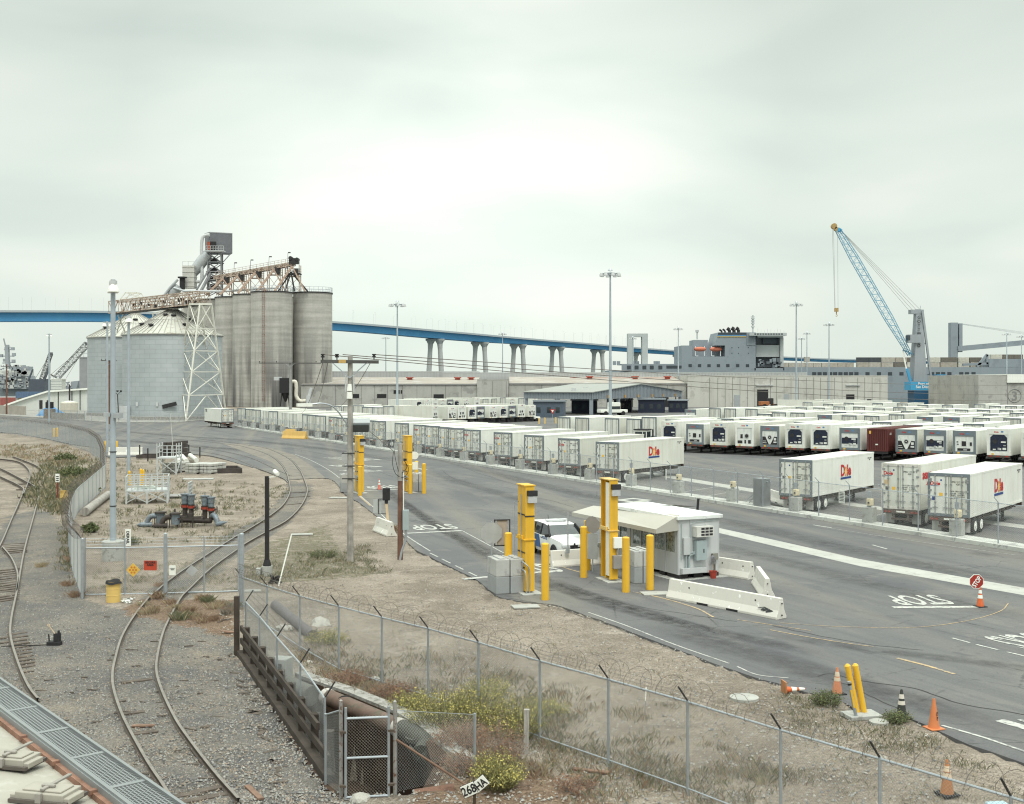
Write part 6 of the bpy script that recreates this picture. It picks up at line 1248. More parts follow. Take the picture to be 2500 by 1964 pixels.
for i,(x0,y0,x1,y1,w,lab,yc,dk)in enumerate(((138,923,213,840,2.4,'black lattice crawler crane boom leaning right, left of the grain bins',520,CG),(98,936,124,864,1.6,'smaller lattice crane boom behind the far left lamp pole',540,CG))):
 a,b=Wp(x0,y0,yc),Wp(x1,y1,yc);t=thing('crawler_crane',lab,'crane',(a.x,a.y,0),0);o=Vector(t.location);m=MB();truss(m,a-o,b-o,w*.7,w,14,.2,.12,Vector((0,1,0)));m.box(b-o,(1.5,1,1.2));m.build('boom',M('dark crane steel',(.12,.125,.135),.6),t)
 m=MB();c_=Wp(x0-14,y0-8,yc)-o;m.bar(c_,b-o,.12);m.bar(c_,a-o,.5);m.bar(Wp(x0+24,y0,yc)-o,b-o,.10);m.build('cable',BARB,t);m=MB();q=Wp(x0-8,945,yc)-o;m.bx(q.x-3,q.x+4,-2,2,q.z-2,q.z+3.5);m.bx(q.x-4,q.x+4,-2.5,2.5,-.1,q.z-2);m.bar((q.x-3,-2,q.z+3),(q.x-1,-2,q.z+8),.6);m.build('cab',M('slate crane paint',(.08,.095,.12),.5),t)
y=560;t=thing('warship','grey warship with a tall mast and bow number 53 at the far left','ship',Wp(50,960,y).xy.to_3d(),0);o=Vector(t.location)
def wq(px,py,dy=0):return Wp(px,py,y+dy)-o
WS=M('warship grey',(.30,.325,.35),.55,var=.1,scale=.1);WSL=M('warship light deck',(.52,.53,.51),.6,var=.08)
m=MB();vs=[wq(-60,935),wq(120,938),wq(192,930),wq(183,950),wq(176,958),wq(-60,958)];vs=[v+Vector((0,0,-2 if i>2 else 0))for i,v in enumerate(vs)];m.add(vs+[v+Vector((0,14,0))for v in vs],[tuple(range(6)),tuple(range(11,5,-1))]+[(i,(i+1)%6,(i+1)%6+6,i+6)for i in range(6)]);m.build('hull',WS,t)
put_text('53',TEXTW,t,wq(165,944)+Vector((0,-.3,0)),scale=.45)
m=MB()
for x0,y0,x1,y1,d in((-40,905,62,935,2),(8,905,61,918,0),(10,918,72,928,-1),(-40,915,6,935,-1),(36,925,75,940,-2),(20,895,58,905,3),(5,940,70,950,-3)):a,b=wq(x0,y1),wq(x1,y0);m.m=random.choice((0,1));m.bx(a.x,b.x,d,d+8,a.z,b.z)
for i in range(70):q=wq(random.uniform(-5,72),random.uniform(893,945),-3);m.m=i%3;m.box(q,(random.uniform(.5,2),1,random.uniform(.4,1.6)))
m.build('superstructure',[WS,WSL,MGREY],t)
m=MB();m.bar(wq(20,900),wq(17,848),1.6,2.0);m.bar(wq(25,902),wq(19,850),.6);m.bar(wq(14,848),wq(9,827),.5);[m.bar(wq(a,b),wq(c_,d),.45)for a,b,c_,d in((2,870,35,870),(10,854,33,854),(6,887,38,885),(12,848,25,848))];[m.box(wq(a,b),(1.4,1.4,1.4))for a,b in((31,852),(34,866),(3,869),(18,846),(12,880),(33,882),(38,895))];m.build('mast',WS,t)
for i,(x0,y0,x1,y1,mt,lab)in enumerate(((0,971,36,990,M('red container paint',(.30,.09,.08),.6),'red shipping containers stacked at the far left edge'),(38,957,69,973,M('blue container paint',(.10,.155,.25),.6),'blue shipping container, left one by the warship'),(70,957,100,971,M('blue container paint',(.10,.155,.25),.6),'blue shipping container, right one by the warship'),(43,972,115,986,M('olive heap',(.13,.12,.09),.9,var=.3),'low olive stack beside the red container at the far left'))):
 yy=430-i*6;a,b=Wp(x0,y1,yy),Wp(x1,y0,yy);m=MB();m.bx(0,b.x-a.x,0,2.5,0,b.z-a.z)
 for j in range(int((b.x-a.x)/.6)):m.bx(j*.6+.05,j*.6+.3,-.06,0,.1,b.z-a.z-.1)
 tag(m.build('shipping_container',mt,None,(a.x,yy,a.z)),lab,'shipping container','containers at the far left')
 if a.z>.2:m=MB();m.bx(a.x,b.x,yy,yy+2.4,0,a.z-.01);tag(m.build('container_plinth',CONCD),'concrete plinth under the %s'%lab,'plinth')
m=MB();pts=[G(x,q)for x,q in((-200,1004),(0,1011),(40,1013),(62,1014))]
for a,b in zip(pts,pts[1:]):m.bar(a+Vector((0,0,1.2)),b+Vector((0,0,1.2)),.4,2.4)
tag(m.build('boundary_wall',M('tan boundary wall',(.36,.33,.29),.9,var=.15,scale=.5)),'low tan boundary wall at the far left behind the road','wall')
m=MB();pts=[G(x,q)for x,q in((128,1022),(175,1024),(205,1025))]
for i,(a,b)in enumerate(zip(pts,pts[1:])):m.bar(a+Vector((0,0,.7)),b+Vector((0,0,.7)),.5,1.5)
tag(m.build('concrete_barrier',CONCD),'tan stained concrete barrier by the far fence below the round tank','barrier')
def far_fence(label,pts,h,sp=.25,r=.008,post=3.0,arm=False):
 P=[G(*p)for p in pts];t=thing('chain_link_fence',label,'fence',P[0],0);o=P[0];m=MB();tr=MB();
 pm=MB();pm.cyl((0,0,0),(0,0,h),.045,n=7);PMs=pm.mesh('fence_post',[GALV]);acc=0
 for a,b in zip(P,P[1:]):
  chainlink(m,a-o,b-o,.05,h,sp,r);tr.bar(a-o+Vector((0,0,h)),b-o+Vector((0,0,h)),.05);L_=(b-a).length
  while acc<L_:q=obj('fence_post',PMs,t);q.location=a.lerp(b,acc/L_)-o;acc+=post
  acc-=L_
 m.build('wire_mesh',WIRE,t,fixn=False);tr.build('top_rail',GALV,t);return t
far_fence('distant chain link fence along the far road edge before the grain bins',[(95,1022),(190,1028),(270,1033),(400,1033),(500,1027)],2.3,.3,.009,4)
# ========== CHECKPOINT: portal columns, booth, bollards
RZL=R(18.3)
def portal(px,ybase,label,openface=False,blocks=None,light=True,rz=RZL):
 p=G(px,ybase);t=thing('portal_column',label,'portal column',(p.x,p.y,.02),rz,'yellow portal columns');h=4.68
 m=MB()
 if openface:
  m.bx(-.21,.21,-.55,-.51,.1,h);m.bx(-.21,-.19,-.51,.5,.1,h)if False else None;m.bx(.17,.21,-.51,.5,.1,h);m.bx(-.21,.17,.46,.5,.1,h);m.bx(-.21,.17,-.03,.01,.1,h)
 else:m.bx(-.21,.21,-.55,.02,.1,h);m.bx(-.20,.20,.025,.5,.1,h-.03)
 m.build('column_body',YEL,t,bevel=.008)
 m=MB();m.bx(-.28,.26,-.60,.55,2.33,2.37);m.bx(-.27,.25,-.58,.54,h+.003,h+.05);m.bx(-.29,-.2,-.3,.4,2.372,2.5);m.build('flange_plate',YEL2 if openface else YEL,t)
 if openface:
  m=MB();m.bx(-.19,-.13,-.49,-.05,.25,2.3);m.bx(-.19,-.13,-.49,-.05,2.4,h-.12);m.build('detector_panel',WHITE,t)
  m=MB();m.bx(-.05,.36,-.72,-.553,1.55,2.05);m.build('control_box',WHITE,t,bevel=.015)
  m=MB();m.bx(-.08,.42,-.78,-.553,.62,1.22);m.bx(.1,.15,-.66,-.6,1.22,1.55);m.bx(.24,.29,-.66,-.6,1.22,1.55);m.build('junction_box',M('taupe grey box',(.30,.285,.27),.5),t,bevel=.015)
 else:
  m=MB();[m.bx(-.25,.2,-.575,-.552,z,z+.05)for z in(3.35,)];[m.bx(-.235,-.212,-.5,.45,z,z+.05)for z in(3.4,1.75,1.35,1.1)];m.build('bracket',DARK,t)
  m=MB();m.tube([(-.27,-.1,0),(-.27,-.1,4.3)],.025,6);m.tube(catmull([(-.27,.1,1.3),(-.3,-.3,1.4),(-.22,-.62,1.3),(-.05,-.63,1.0),(-.05,-.63,0)],6),.03,6);m.tube(catmull([(-.27,.0,1.0),(-.3,-.45,1.05),(-.25,-.68,.9),(-.2,-.68,0)],6),.03,6);m.tube([(-.27,.5,0),(-.27,.75,1.3),(-.27,.75,3.9),(-.2,.4,3.95)],.02,6);m.build('conduit',GALV,t,smooth=True)
  m=MB();m.bx(-.34,-.215,-.25,.0,1.2,1.45);m.build('junction_box',MGREY,t)
 if light:
  m=MB();m.bx(-.15,.3,-.72,-.555,h-.42,h-.18);m.m=1;m.prism([(-.13,-.70),(.28,-.70),(.28,-.555),(-.13,-.555)],h-.72,h-.421);m.build('floodlight',[DARK,M('lamp glass',(.45,.46,.47),.2)],t,bevel=.01)
 m=MB();m.bx(-.45,.5,-.95,.7,-.06,.04);m.build('base_plate',CONC,t)
 return t
portal(1284,1446,'yellow portal column beside the stacked concrete blocks, nearest the dirt verge')
portal(1487,1417,'yellow portal column with white inner panel in front of the guard booth',True)
portal(877,1204,'yellow portal column hidden behind the weathered wooden power pole',False,rz=RZL+R(9))
portal(995,1203,'yellow portal column behind the short brown pole',False,light=False,rz=RZL+R(9))
for px,yb,yt,lab in((1331,1466,1326,'yellow bollard right of the first portal column, nearest the lane'),(1241,1440,1300,'yellow bollard behind the first portal column, left of it'),(1425,1411,1285,'yellow bollard in front of the white patrol car'),(1434,1393,1270,'yellow bollard hidden just behind the one in front of the patrol car'),(1528,1447,1311,'yellow bollard with chipped base before the guard booth windows, left one'),(1587,1441,1306,'yellow bollard before the guard booth windows, right one'),(879,1211,1138,'yellow bollard in front of the portal column by the power pole'),(1002,1206,1134,'yellow bollard against the portal column behind the brown pole'),(1017,1183,1126,'yellow bollard beyond the paired concrete blocks of the far portal'),(1035,1206,1132,'yellow bollard standing alone right of the far portal column')):
 p=G(px,yb);h=(yb-yt)/F*p.y*.985;m=MB();m.lathe([(.165,0),(.165,h-.03),(.12,h+.01),(0,h+.03)],n=24);tag(m.build('bollard',YEL,None,(p.x,p.y,.02),smooth=True),lab,'bollard','yellow steel bollards at the checkpoint')
def block_stack(px,yb,label,rz=RZL,bw=.62,n=2,ht=2):
 p=G(px,yb)
 for i in range(n):
  for k_ in range(ht):
   m=MB();w,d=bw,1.3 if n==2 else.7;m.bx(-w/2,w/2,-d/2,d/2,0,.745);m.bx(-bw/5,bw/5,-d/2+.12,d/2-.12,.746,.80)if k_==ht-1 else None
   q=Matrix.Rotation(rz+R(random.uniform(-2,2)),3,'Z')@Vector((i*(bw+.04),0,0));o=m.build('concrete_block',M('block concrete',(.43,.435,.425),.9,var=.1,scale=1,col2=(.33,.33,.33),amt=.3,fine=.08)if k_ else M('block concrete darker',(.31,.325,.335),.9,var=.12,scale=1,fine=.08),None,(p.x+q.x,p.y+q.y,.02+k_*.75),rz,bevel=.03)
   tag(o,'%s concrete block of the %s'%((('upper','lower')[1-k_]if ht>1 else '')+(' left'if i==0 else ' right'),label),'concrete block','stacked concrete blocks at the portals')
block_stack(1217,1446,'stack beside the first portal column');block_stack(1545,1421,'stack behind the white panel portal column',bw=.42);block_stack(840,1202,'stack left of the wooden power pole',n=1);block_stack(1010,1200,'pair beside the far portal column',bw=.5)
BZ=R(26);t=thing('guard_booth','light grey guard booth with a beige awning and big side windows','guard booth',G(1656,1417)+Vector((0,0,.02)),BZ);BOOTH=t
BW=M('booth wall paint',(.53,.545,.55),.45,var=.04,scale=.6,streak=.12);H_=2.78;BLN=6.3;BWD=2.3
m=MB();m.bx(0,BWD,0,.06,.22,H_);m.bx(0,BWD,BLN-.06,BLN,.22,H_);m.bx(BWD-.06,BWD,.06,BLN-.06,.22,H_);m.bx(0,.06,.06,BLN-.06,.22,1.22);m.bx(0,.06,.06,BLN-.06,2.25,H_)
for y0 in(.06,2.0,2.35,4.0,4.3,6.0):m.bx(0,.06,y0,y0+.24,1.221,2.249)
m.bx(.06,BWD-.06,.06,BLN-.06,.22,.30);m.build('wall',BW,t)
m=MB();[m.bx(-.03,0,y0,y0+.05,.22,H_)for y0 in(0,1.05,2.1,3.2,4.2,5.2,6.2)];[m.bx(x,x+.05,-.025,0,.22,H_)for x in(0,.62,1.5,BWD-.05)];m.build('wall_battens',LGREY,t)
for y0,y1 in((.3,2.0),(2.59,4.0),(4.54,6.0)):
 m=MB();m.bx(.02,.04,y0,y1,1.22,2.25);m.build('window',M('booth window glass',(.10,.13,.125),.06,var=.5,scale=3,col2=(.34,.39,.37),amt=.8,spec=.9),t)
m=MB();m.bx(.3,1.8,1,1.4,.3,1.2);m.bx(1.0,1.5,3,3.5,.3,1.4);m.bx(.15,.2,.4,.55,1.22,2.25);m.bx(.15,.2,2.7,2.9,1.22,2.25);m.bx(.15,.2,4.6,5.0,1.22,2.25);m.build('yellow_blind',M('dull yellow blind',(.40,.27,.06),.7),t)
m=MB();m.bx(-.12,BWD+.14,-.14,BLN+.14,H_+.003,H_+.17);m.build('roof',M('white roof membrane',(.74,.76,.745),.5,var=.05,scale=.5,col2=(.55,.57,.56),amt=.2),t,bevel=.02)
AW=M('beige awning canvas',(.43,.415,.37),.8,var=.04,scale=.5);m=MB();A0,A1=-.02,8.0
for s,x0,x1,zo in((-1,-1.25,.05,2.42),):
 vs=[(x0,A0,zo),(x0,A1,zo),(x1,A1,2.70),(x1,A0,3.02),(x0,A0,zo-.2),(x0,A1,zo-.2),(x1,A0,2.3),(x1,A1,2.3)]
 m.add(vs,[(0,1,2,3),(0,4,5,1),(0,3,6,4),(1,5,7,2),(3,2,7,6)])
m.build('awning',AW,t,fixn=False)
m=MB();m.add([(-.9,8.1,2.45),(1.4,8.1,2.6),(2.6,4.2,2.98),(1.6,4.2,2.97)],[(0,1,2,3)]);m.add([(1.4,8.1,2.6),(3.3,6.9,2.55),(3.3,3.2,2.95),(2.6,4.2,2.98)],[(0,1,2,3)]);m.m=1;m.bar((3.3,3.2,2.75),(3.36,3.2,3.35),.09);m.build('rear_awning',[AW,BLACK],t)
m=MB();m.bx(.75,1.72,-.42,-.03,1.98,2.46);m.m=1;[m.bx(1.0+i*.23,1.19+i*.23,-.426,-.421,2.03+j*.14,2.13+j*.14)for i in range(3)for j in range(3)];m.build('air_conditioner',[M('aircon cream',(.60,.60,.565),.5),DARK],t,bevel=.015)
BE=M('blue grey enclosure',(.34,.40,.41),.5,var=.06)
m=MB();m.bx(.22,.58,-.16,-.027,1.15,1.95);m.build('electrical_cabinet',LGREY,t,bevel=.012);m=MB();m.bx(.82,1.42,-.30,-.027,.88,1.80);m.m=1;m.bx(1.2,1.26,-.306,-.301,1.22,1.4);m.build('electrical_cabinet',[BE,TEXTK],t,bevel=.012)
m=MB();m.bx(1.85,2.15,-.16,-.027,.82,1.12);m.bx(2.0,2.05,-.1,-.03,.2,.82);m.build('outlet_box',M('olive grey box',(.24,.235,.21),.5),t)
m=MB();m.tube([(.38,-.08,.5),(.38,-.08,1.15)],.04,7);m.tube(catmull([(.55,-.08,.45),(.55,-.08,1.0),(.68,-.1,1.15),(.85,-.14,1.18)],5),.05,8);m.tube([(.15,-.05,.9),(.15,-.05,2.6)],.02,6);m.tube([(.65,-.05,1.9),(.65,-.05,2.55),(1.0,-.05,2.65),(1.9,-.05,2.68)],.02,6);m.tube([(.56,-.12,1.25),(.84,-.16,1.25)],.035,6);m.build('conduit',BE,t,smooth=True)
m=MB();m.bx(.1,1.45,-.22,-.03,.28,.52);m.build('cable_trough',BW,t)
m=MB();[m.bx(x,x+.5,.02,1,0,.2)for x in(.05,.9,1.8)];[m.bx(.03,.9,y0,y0+.4,0,.2)for y0 in(1.2,2.4,3.8,5.4)];m.build('skid',DARK,t)
m=MB();m.bx(-.4,BWD+.4,-.35,BLN,-.05,.03);m.build('base_slab',CONC,t)
p=BOOTH.matrix_basis
bl=lambda x,y,z:Matrix.Rotation(BZ,4,'Z')@Vector((x,y,z))+Vector(BOOTH.location)
m=MB();m.lathe([(.13,0),(.19,.33),(.21,.34),(.18,.33),(.12,.02)],n=20);t=thing('bucket','red plastic bucket on the ground at the booth end wall','bucket',bl(1.72,-.35,0),0);o=m.build('pail',M('red bucket plastic',(.42,.06,.04),.5),t,smooth=True);m=MB();m.tube([(.2*math.cos(a*PI/10),.2*math.sin(a*PI/10),.33+.03*math.sin(a*PI/10))for a in range(11)],.008,5);m.build('handle',GALV,t)
t=thing('mop','grey string mop leaning head up against the booth end wall','mop',bl(1.85,-.18,0),BZ);m=MB();m.cyl((0,-.1,.02),(-.05,0,1.0),.016,n=6);m.build('handle',M('mop stick',(.25,.15,.09),.7),t);m=MB()
for k_ in range(26):a=k_*.7;m.tube([(-.05,0,1.05),(-.05+.1*math.cos(a),-.03+.05*math.sin(a),.95),(-.05+.09*math.cos(a+.3),-.03+.05*math.sin(a),.62+random.random()*.1)],.014,4)
m.build('mop_head',M('grey mop yarn',(.26,.26,.28),.9,var=.3,scale=20),t)
def oct_sign(px,yb,label,rz,zc,r=.62,rect=True,mt=None):
 p=G(px,yb);t=thing('sign',label,'sign',(p.x,p.y,.02),rz);m=MB();m.cyl((0,0,0),(0,0,zc+r),.035,n=8);m.build('post',GALV,t)
 m=MB();pts=[(r*math.cos(PI/8+i*PI/4),r*math.sin(PI/8+i*PI/4))for i in range(8)];m.add([(x,-.05,zc+z)for x,z in pts]+[(x,-.03,zc+z)for x,z in pts],[tuple(range(8)),tuple(range(15,7,-1))]+[(i,(i+1)%8,(i+1)%8+8,i+8)for i in range(8)]);m.build('panel',mt or M('bare sign aluminium',(.30,.31,.31),.5,.1,var=.04),t)
 if rect:m=MB();m.bx(-.28,.28,-.055,-.035,zc-r-1.25,zc-r-.02);m.build('lower_panel',M('bare sign aluminium',(.40,.41,.41),.5,.2),t)
 return t
oct_sign(1447,1398,'grey back of an octagonal sign behind the bollard before the patrol car',R(-28),2.3,.42,True,M('brown grey sign back',(.27,.25,.235),.5))
t=oct_sign(1200,1436,'grey back of an octagonal sign left of the first portal column',R(8),2.45,.5,False)
m=MB();[m.bx(x,x+.05,-.02,.02,1.85,3.05)for x in(.12,.8)];[m.bx(.12,.85,-.02,.02,z,z+.05)for z in(1.85,3.0)];m.m=1;m.bx(.25,.72,.025,.05,1.9,3.0);m.build('bracket',[DARK,M('tan sign board',(.36,.31,.26),.7)],t)
oct_sign(847,1195,'round grey sign back peeping out left of the wooden power pole',R(10),2.7,.5,False)
t=thing('speed_sign','small white sign pair beside the far portal column','sign',G(1008,1196)+Vector((0,0,.02)),0);m=MB();m.cyl((0,0,0),(0,0,3.1),.04,n=8);m.build('post',GALV,t);m=MB();m.cyl((.15,-.06,2.9),(.15,-.03,2.9),.33,n=18);m.bx(-.1,.42,-.06,-.04,1.7,2.35);m.build('panel',WHITE,t)
# ---------- concrete barriers
JP=[(-.31,0),(.31,0),(.31,.09),(.18,.34),(.09,.81),(-.09,.81),(-.18,.34),(-.31,.09)]
def barrier(a,b,label,mat=BARR,z=.02,holes=True,sc=1.0):
 A_,B_=G(*a),G(*b);t=thing('concrete_barrier',label,'barrier',((A_+B_)/2)+Vector((0,0,z)),0);o=(A_+B_)/2;m=MB();m.ext([(x*sc,y*sc)for x,y in JP],A_-o,B_-o);m.build('body',mat,t,bevel=.015)
 d=(B_-A_).normalized();n=Vector((d.y,-d.x,0));n=n if n.y<0 else-n;Ln=(B_-A_).length;m=MB()
 for f in(.2,.8):p=d*(f-.5)*Ln;m.cyl(p+n*.135+Vector((0,0,.58)),p+n*.15+Vector((0,0,.58)),.035,n=10)
 for q in(-.5,.5):m.bar(d*q*Ln+Vector((0,0,.15)),d*q*(Ln+.1)+Vector((0,0,.15)),.04);m.bar(d*q*Ln+Vector((0,0,.6)),d*q*(Ln+.1)+Vector((0,0,.6)),.04)
 if holes:m.build('lifting_holes',DARK,t)
 m=MB()
 if Ln>3:
  for f in(.35,.62):p=d*(f-.5)*Ln;m.bar(p+d*.3+n*.315+Vector((0,0,.045)),p-d*.3+n*.315+Vector((0,0,.045)),.012,.09)
  m.build('drain_slot',BLACK,t)
 return t
t=barrier((1638,1460),(1908,1513),'long white concrete barrier before the booth with a black scuff at its right end')
m=MB();A_,B_=G(1638,1460),G(1908,1513);d=(B_-A_).normalized();n=Vector((-d.y,d.x,0));n=n if n.y<0 else-n;o=(A_+B_)/2
for i in range(9):q=B_-o-d*(.25+.05*i);m.bar(q+n*(.205+.002*i)+Vector((0,0,.30+.012*i)),q-d*random.uniform(.15,.35)+n*(.245-.0*i)+Vector((0,0,.16+.02*i)),.03,.03)
m.build('scuff',M('black scuff',(.07,.075,.08),.8),t)
barrier((1851,1427),(1874,1461),'short white concrete barrier seen end on beside the long one');barrier((1752,1402),(1836,1416),'white concrete barrier behind the right side of the booth')
barrier((1343,1386),(1462,1377),'white concrete barrier right in front of the patrol car');barrier((1436,1366),(1545,1360),'white concrete barrier half hidden behind the white panel portal column')
barrier((922,1297),(956,1311),'white concrete barrier carrying the small traffic signal',sc=1.05);barrier((1870,1226),(1928,1246),'pale concrete barrier lying beside the steel cabinet on the kerb',z=.27)
barrier((692,1071),(748,1073),'yellow concrete barrier in the road, front one below the distant power pole',M('yellow barrier paint',(.62,.40,.13),.7,var=.08),sc=1.5);barrier((697,1066),(722,1066),'yellow concrete barrier behind the front yellow one',M('yellow barrier paint',(.62,.40,.13),.7),sc=1.5)
barrier((265,1113),(348,1112),'long white concrete barrier at the lot edge behind the nearest lamp pole',sc=1.25)
p=G(948,1303);t=thing('traffic_signal','small black traffic signal on a pale wooden post in a white barrier','traffic light',(p.x,p.y,.6),0);zt=Zt(1192,p.y)-.6
m=MB();m.bar((0,0,0),(-.12,0,zt-.9),.14);m.build('post',M('pale timber post',(.62,.47,.30),.7,var=.08),t);m=MB();m.bx(-.34,.10,-.15,.15,zt-.75,zt);m.bx(-.22,-.02,-.1,.1,zt-.95,zt-.75);m.build('housing',BLACK,t,bevel=.03)
m=MB();m.bar((-.1,0,.6),(-.6,0,.6),.04);m.bar((-.1,0,1.5),(-.6,0,1.5),.04);m.bar((-.6,0,.6),(-.6,0,1.5),.04);m.build('bracket',DARK,t);m=MB();m.bx(-.92,-.42,.05,.075,.65,1.47);m.build('sign_back',M('grey sign back',(.42,.44,.435),.5,var=.03),t)
# ---------- patrol car
p=Vector((2.5,63.2,.02));t=thing('patrol_car','white patrol SUV with a blue door stripe behind the white barrier','car',p,R(22));CARW=M('car white paint',(.80,.81,.80),.2,var=.02,spec=.6)
st_=[(-2.5,.60,.42,.70,.78,.78),(-2.42,.82,.30,.66,.90,.91),(-2.0,.94,.26,.64,1.03,1.05),(-1.35,.98,.26,.66,1.10,1.13),(-1.0,.985,.26,.66,1.12,1.22),(-.35,.985,.26,.66,1.13,1.66),(.1,.985,.26,.66,1.13,1.74),(1.0,.985,.26,.66,1.15,1.76),(1.9,.98,.28,.68,1.17,1.72),(2.2,.95,.32,.7,1.18,1.60),(2.42,.90,.40,.72,1.12,1.2),(2.5,.80,.5,.75,1.0,1.05)]
m=MB();vs=[];nst=len(st_);q=11
for y,w,z0,zm,zb,zr in st_:
 rw=w*.80 if zr-zb>.25 else w*.86;half=[(w*.9,z0),(w,zm*.75),(w,zm+.1),(w*.985,zb),(rw+(.0),zr-.03),(rw*.88,zr)]
 if zr-zb<.12:half[4]=(w*.9,(zb+zr)/2);half[5]=(w*.6,zr)
 row=[(-x,y,z)for x,z in half]+[(x,y,z)for x,z in reversed(half)];vs+=row;q=len(row)
fs=[];mi=[]
for i in range(nst-1):
 for j in range(q-1):
  fs.append((i*q+j,i*q+j+1,(i+1)*q+j+1,(i+1)*q+j));cab=st_[i][5]-st_[i][4]>.25 or st_[i+1][5]-st_[i+1][4]>.25
  mi.append(1 if(j in(3,7)and cab and 4<=i<=8)else(1 if j in(4,5,6)and i==4 else 0))
fs+=[tuple(range(q)),tuple((nst-1)*q+j for j in range(q-1,-1,-1))];mi+=[0,0]
m.add(vs,fs);m.mi=mi;m.build('body',[CARW,M('tinted car glass',(.03,.035,.04),.05,spec=.9,var=.1)],t,smooth=True)
m=MB();[m.bar((s*.975,y,1.14),(s*.80,y+.05,1.68),.07)for s in(-1,1)for y in(.25,1.15)];[m.bar((s*.975,-1.0,1.15),(s*.77,-.33,1.68),.08)for s in(-1,1)];m.build('pillar',BLACK,t)
BLUED=M('patrol blue',(.03,.10,.26),.3);m=MB();[m.add([(s*.992,.15,.45),(s*.992,.95,.45),(s*.992,1.2,1.12),(s*.992,.4,1.12)],[(0,1,2,3)])for s in(-1,1)];m.build('door_stripe',BLUED,t,fixn=False)
put_text('police',BLUED,t,(-.995,-.35,.95),(R(90),0,R(-90)))
m=MB();[m.bx(s*.99-.015,s*.99+.015,y,y+.18,.98,1.02)for s in(-1,1)for y in(.0,1.25)];m.build('door_handle',BLACK,t)
for s in(-1,1):
 for y in(-1.5,1.38):
  w=MB();w.lathe([(.21,0),(.36,0),(.38,.05),(.38,.2),(.36,.25),(.21,.25)],n=22);w.v=[(s*(.78+z),y+yy,.38+xx)for xx,yy,z in w.v];ob=w.build('wheel',BLACK,t,smooth=True);r=MB();r.cyl((s*.98,y,.38),(s*1.0,y,.38),.22,n=16);r.build('rim',M('dark alloy',(.20,.20,.21),.4,.5),ob)
 h=MB();h.bx(s*.72-.2,s*.72+.2,-2.51,-2.32,.74,.90);h.build('headlight',M('headlamp glass',(.55,.57,.58),.1),t,bevel=.03)
 h=MB();h.bx(s*1.1-.1,s*1.1+.1,-.95,-.8,1.12,1.28);h.build('mirror',BLACK,t,bevel=.03)
 h=MB();[h.lathe([(.39,0),(.47,0),(.47,.03),(.39,.03)],n=20,a0=0,a1=PI)for _ in(0,)];
 a=MB()
 for y in(-1.5,1.38):
  pts=[(s*.992,y+.44*math.cos(k_*PI/12),.38+.44*math.sin(k_*PI/12))for k_ in range(13)];a.add(pts+[(s*.992,y+.36*math.cos(k_*PI/12),.38+.36*math.sin(k_*PI/12))for k_ in range(13)],[(k_,k_+1,k_+14,k_+13)for k_ in range(12)])
 a.build('wheel_arch',BLACK,t,fixn=False)
m=MB();m.bx(-.5,.5,-2.535,-2.45,.66,.86);m.bx(-.7,.7,-2.53,-2.4,.36,.52);m.m=1;m.cyl((0,-2.56,.78),(0,-2.53,.78),.09,n=14);m.m=0;[m.bar((s*.3,-2.66,.4),(s*.3,-2.6,.98),.07)for s in(-1,1)];m.bar((-.3,-2.62,.75),(.3,-2.62,.75),.06);m.build('grille',[BLACK,LGREY],t)
m=MB();m.bx(-.6,.6,.2,.5,1.80,1.89);[m.bx(s*.5-.04,s*.5+.04,.25,.45,1.74,1.8)for s in(-1,1)];m.build('light_bar',M('clear light bar',(.6,.62,.63),.2),t,bevel=.02);m=MB();m.cyl((.0,1.4,1.75),(.0,1.45,2.0),.012,n=5);m.build('antenna',BLACK,t)
t=thing('sign_post','thin steel post clamped to the white barrier before the patrol car','post',G(1386,1384)+Vector((0,-.02,0)),0);m=MB();m.bx(-.03,.03,-.22,-.17,.75,2.75);m.build('post',GALV,t);m=MB();m.bx(-.1,.1,-.2,-.1,.7,1.0);m.build('clamp',MGREY,t)
# ---------- cones, bollards and litter at the road edge
def cone(px,yb,label,h=.75,mat=ORANGE,bands=((.42,.60),(.68,.86)),bmat=WHITE,base=BLACK,rz=.3,sq=.21,txt=False,z=.02):
 p=G(px,yb);t=thing('traffic_cone',label,'traffic cone',(p.x,p.y,z),rz,'traffic cones');r=lambda f:.15*(1-f)+.032*f
 m=MB();m.lathe([(r(0),.03),(r(1),h),(r(1)*.6,h+.004)],n=22);m.build('cone_body',mat,t,smooth=True)
 m=MB();m.bx(-sq,sq,-sq,sq,0,.035);m.build('base',base,t,bevel=.012)
 for a,b in bands:m=MB();m.lathe([(r(a)+.004,.03+a*(h-.03)),(r(b)+.004,.03+b*(h-.03))],n=22);m.build('collar',bmat,t,smooth=True)
 if txt:put_text('cone',TEXTK,t,(.0,-.115,.32),(R(80),R(90),0))
 return t
c1=cone(2393,1483,'bright orange cone with two white collars carrying the stop paddle',.80)
t=thing('stop_sign','small red octagonal stop paddle tilted on the bright orange cone','stop sign',(c1.location.x,c1.location.y,.02),0)
m=MB();r=.31;pts=[(r*math.cos(PI/8+i*PI/4),r*math.sin(PI/8+i*PI/4))for i in range(8)];cx_,cz_=-.16,1.04
for s,mi_,yy in((1.0,1,-.03),(.93,0,-.034)):m.m=mi_;m.add([(cx_+x*s,yy,cz_+z*s)for x,z in pts]+[(cx_+x*s,yy+.02,cz_+z*s)for x,z in pts],[tuple(range(8)),tuple(range(15,7,-1))]+[(i,(i+1)%8,(i+1)%8+8,i+8)for i in range(8)])
m.build('panel',[M('stop red',(.34,.03,.02),.5),WHITE],t);put_text('stopsign',TEXTW,t,(cx_+.08,-.042,cz_-.06),(R(90),R(-56),0))
m=MB();m.bar((-.02,0,.75),(cx_,-.02,cz_),.03);m.build('handle',WHITE,t)
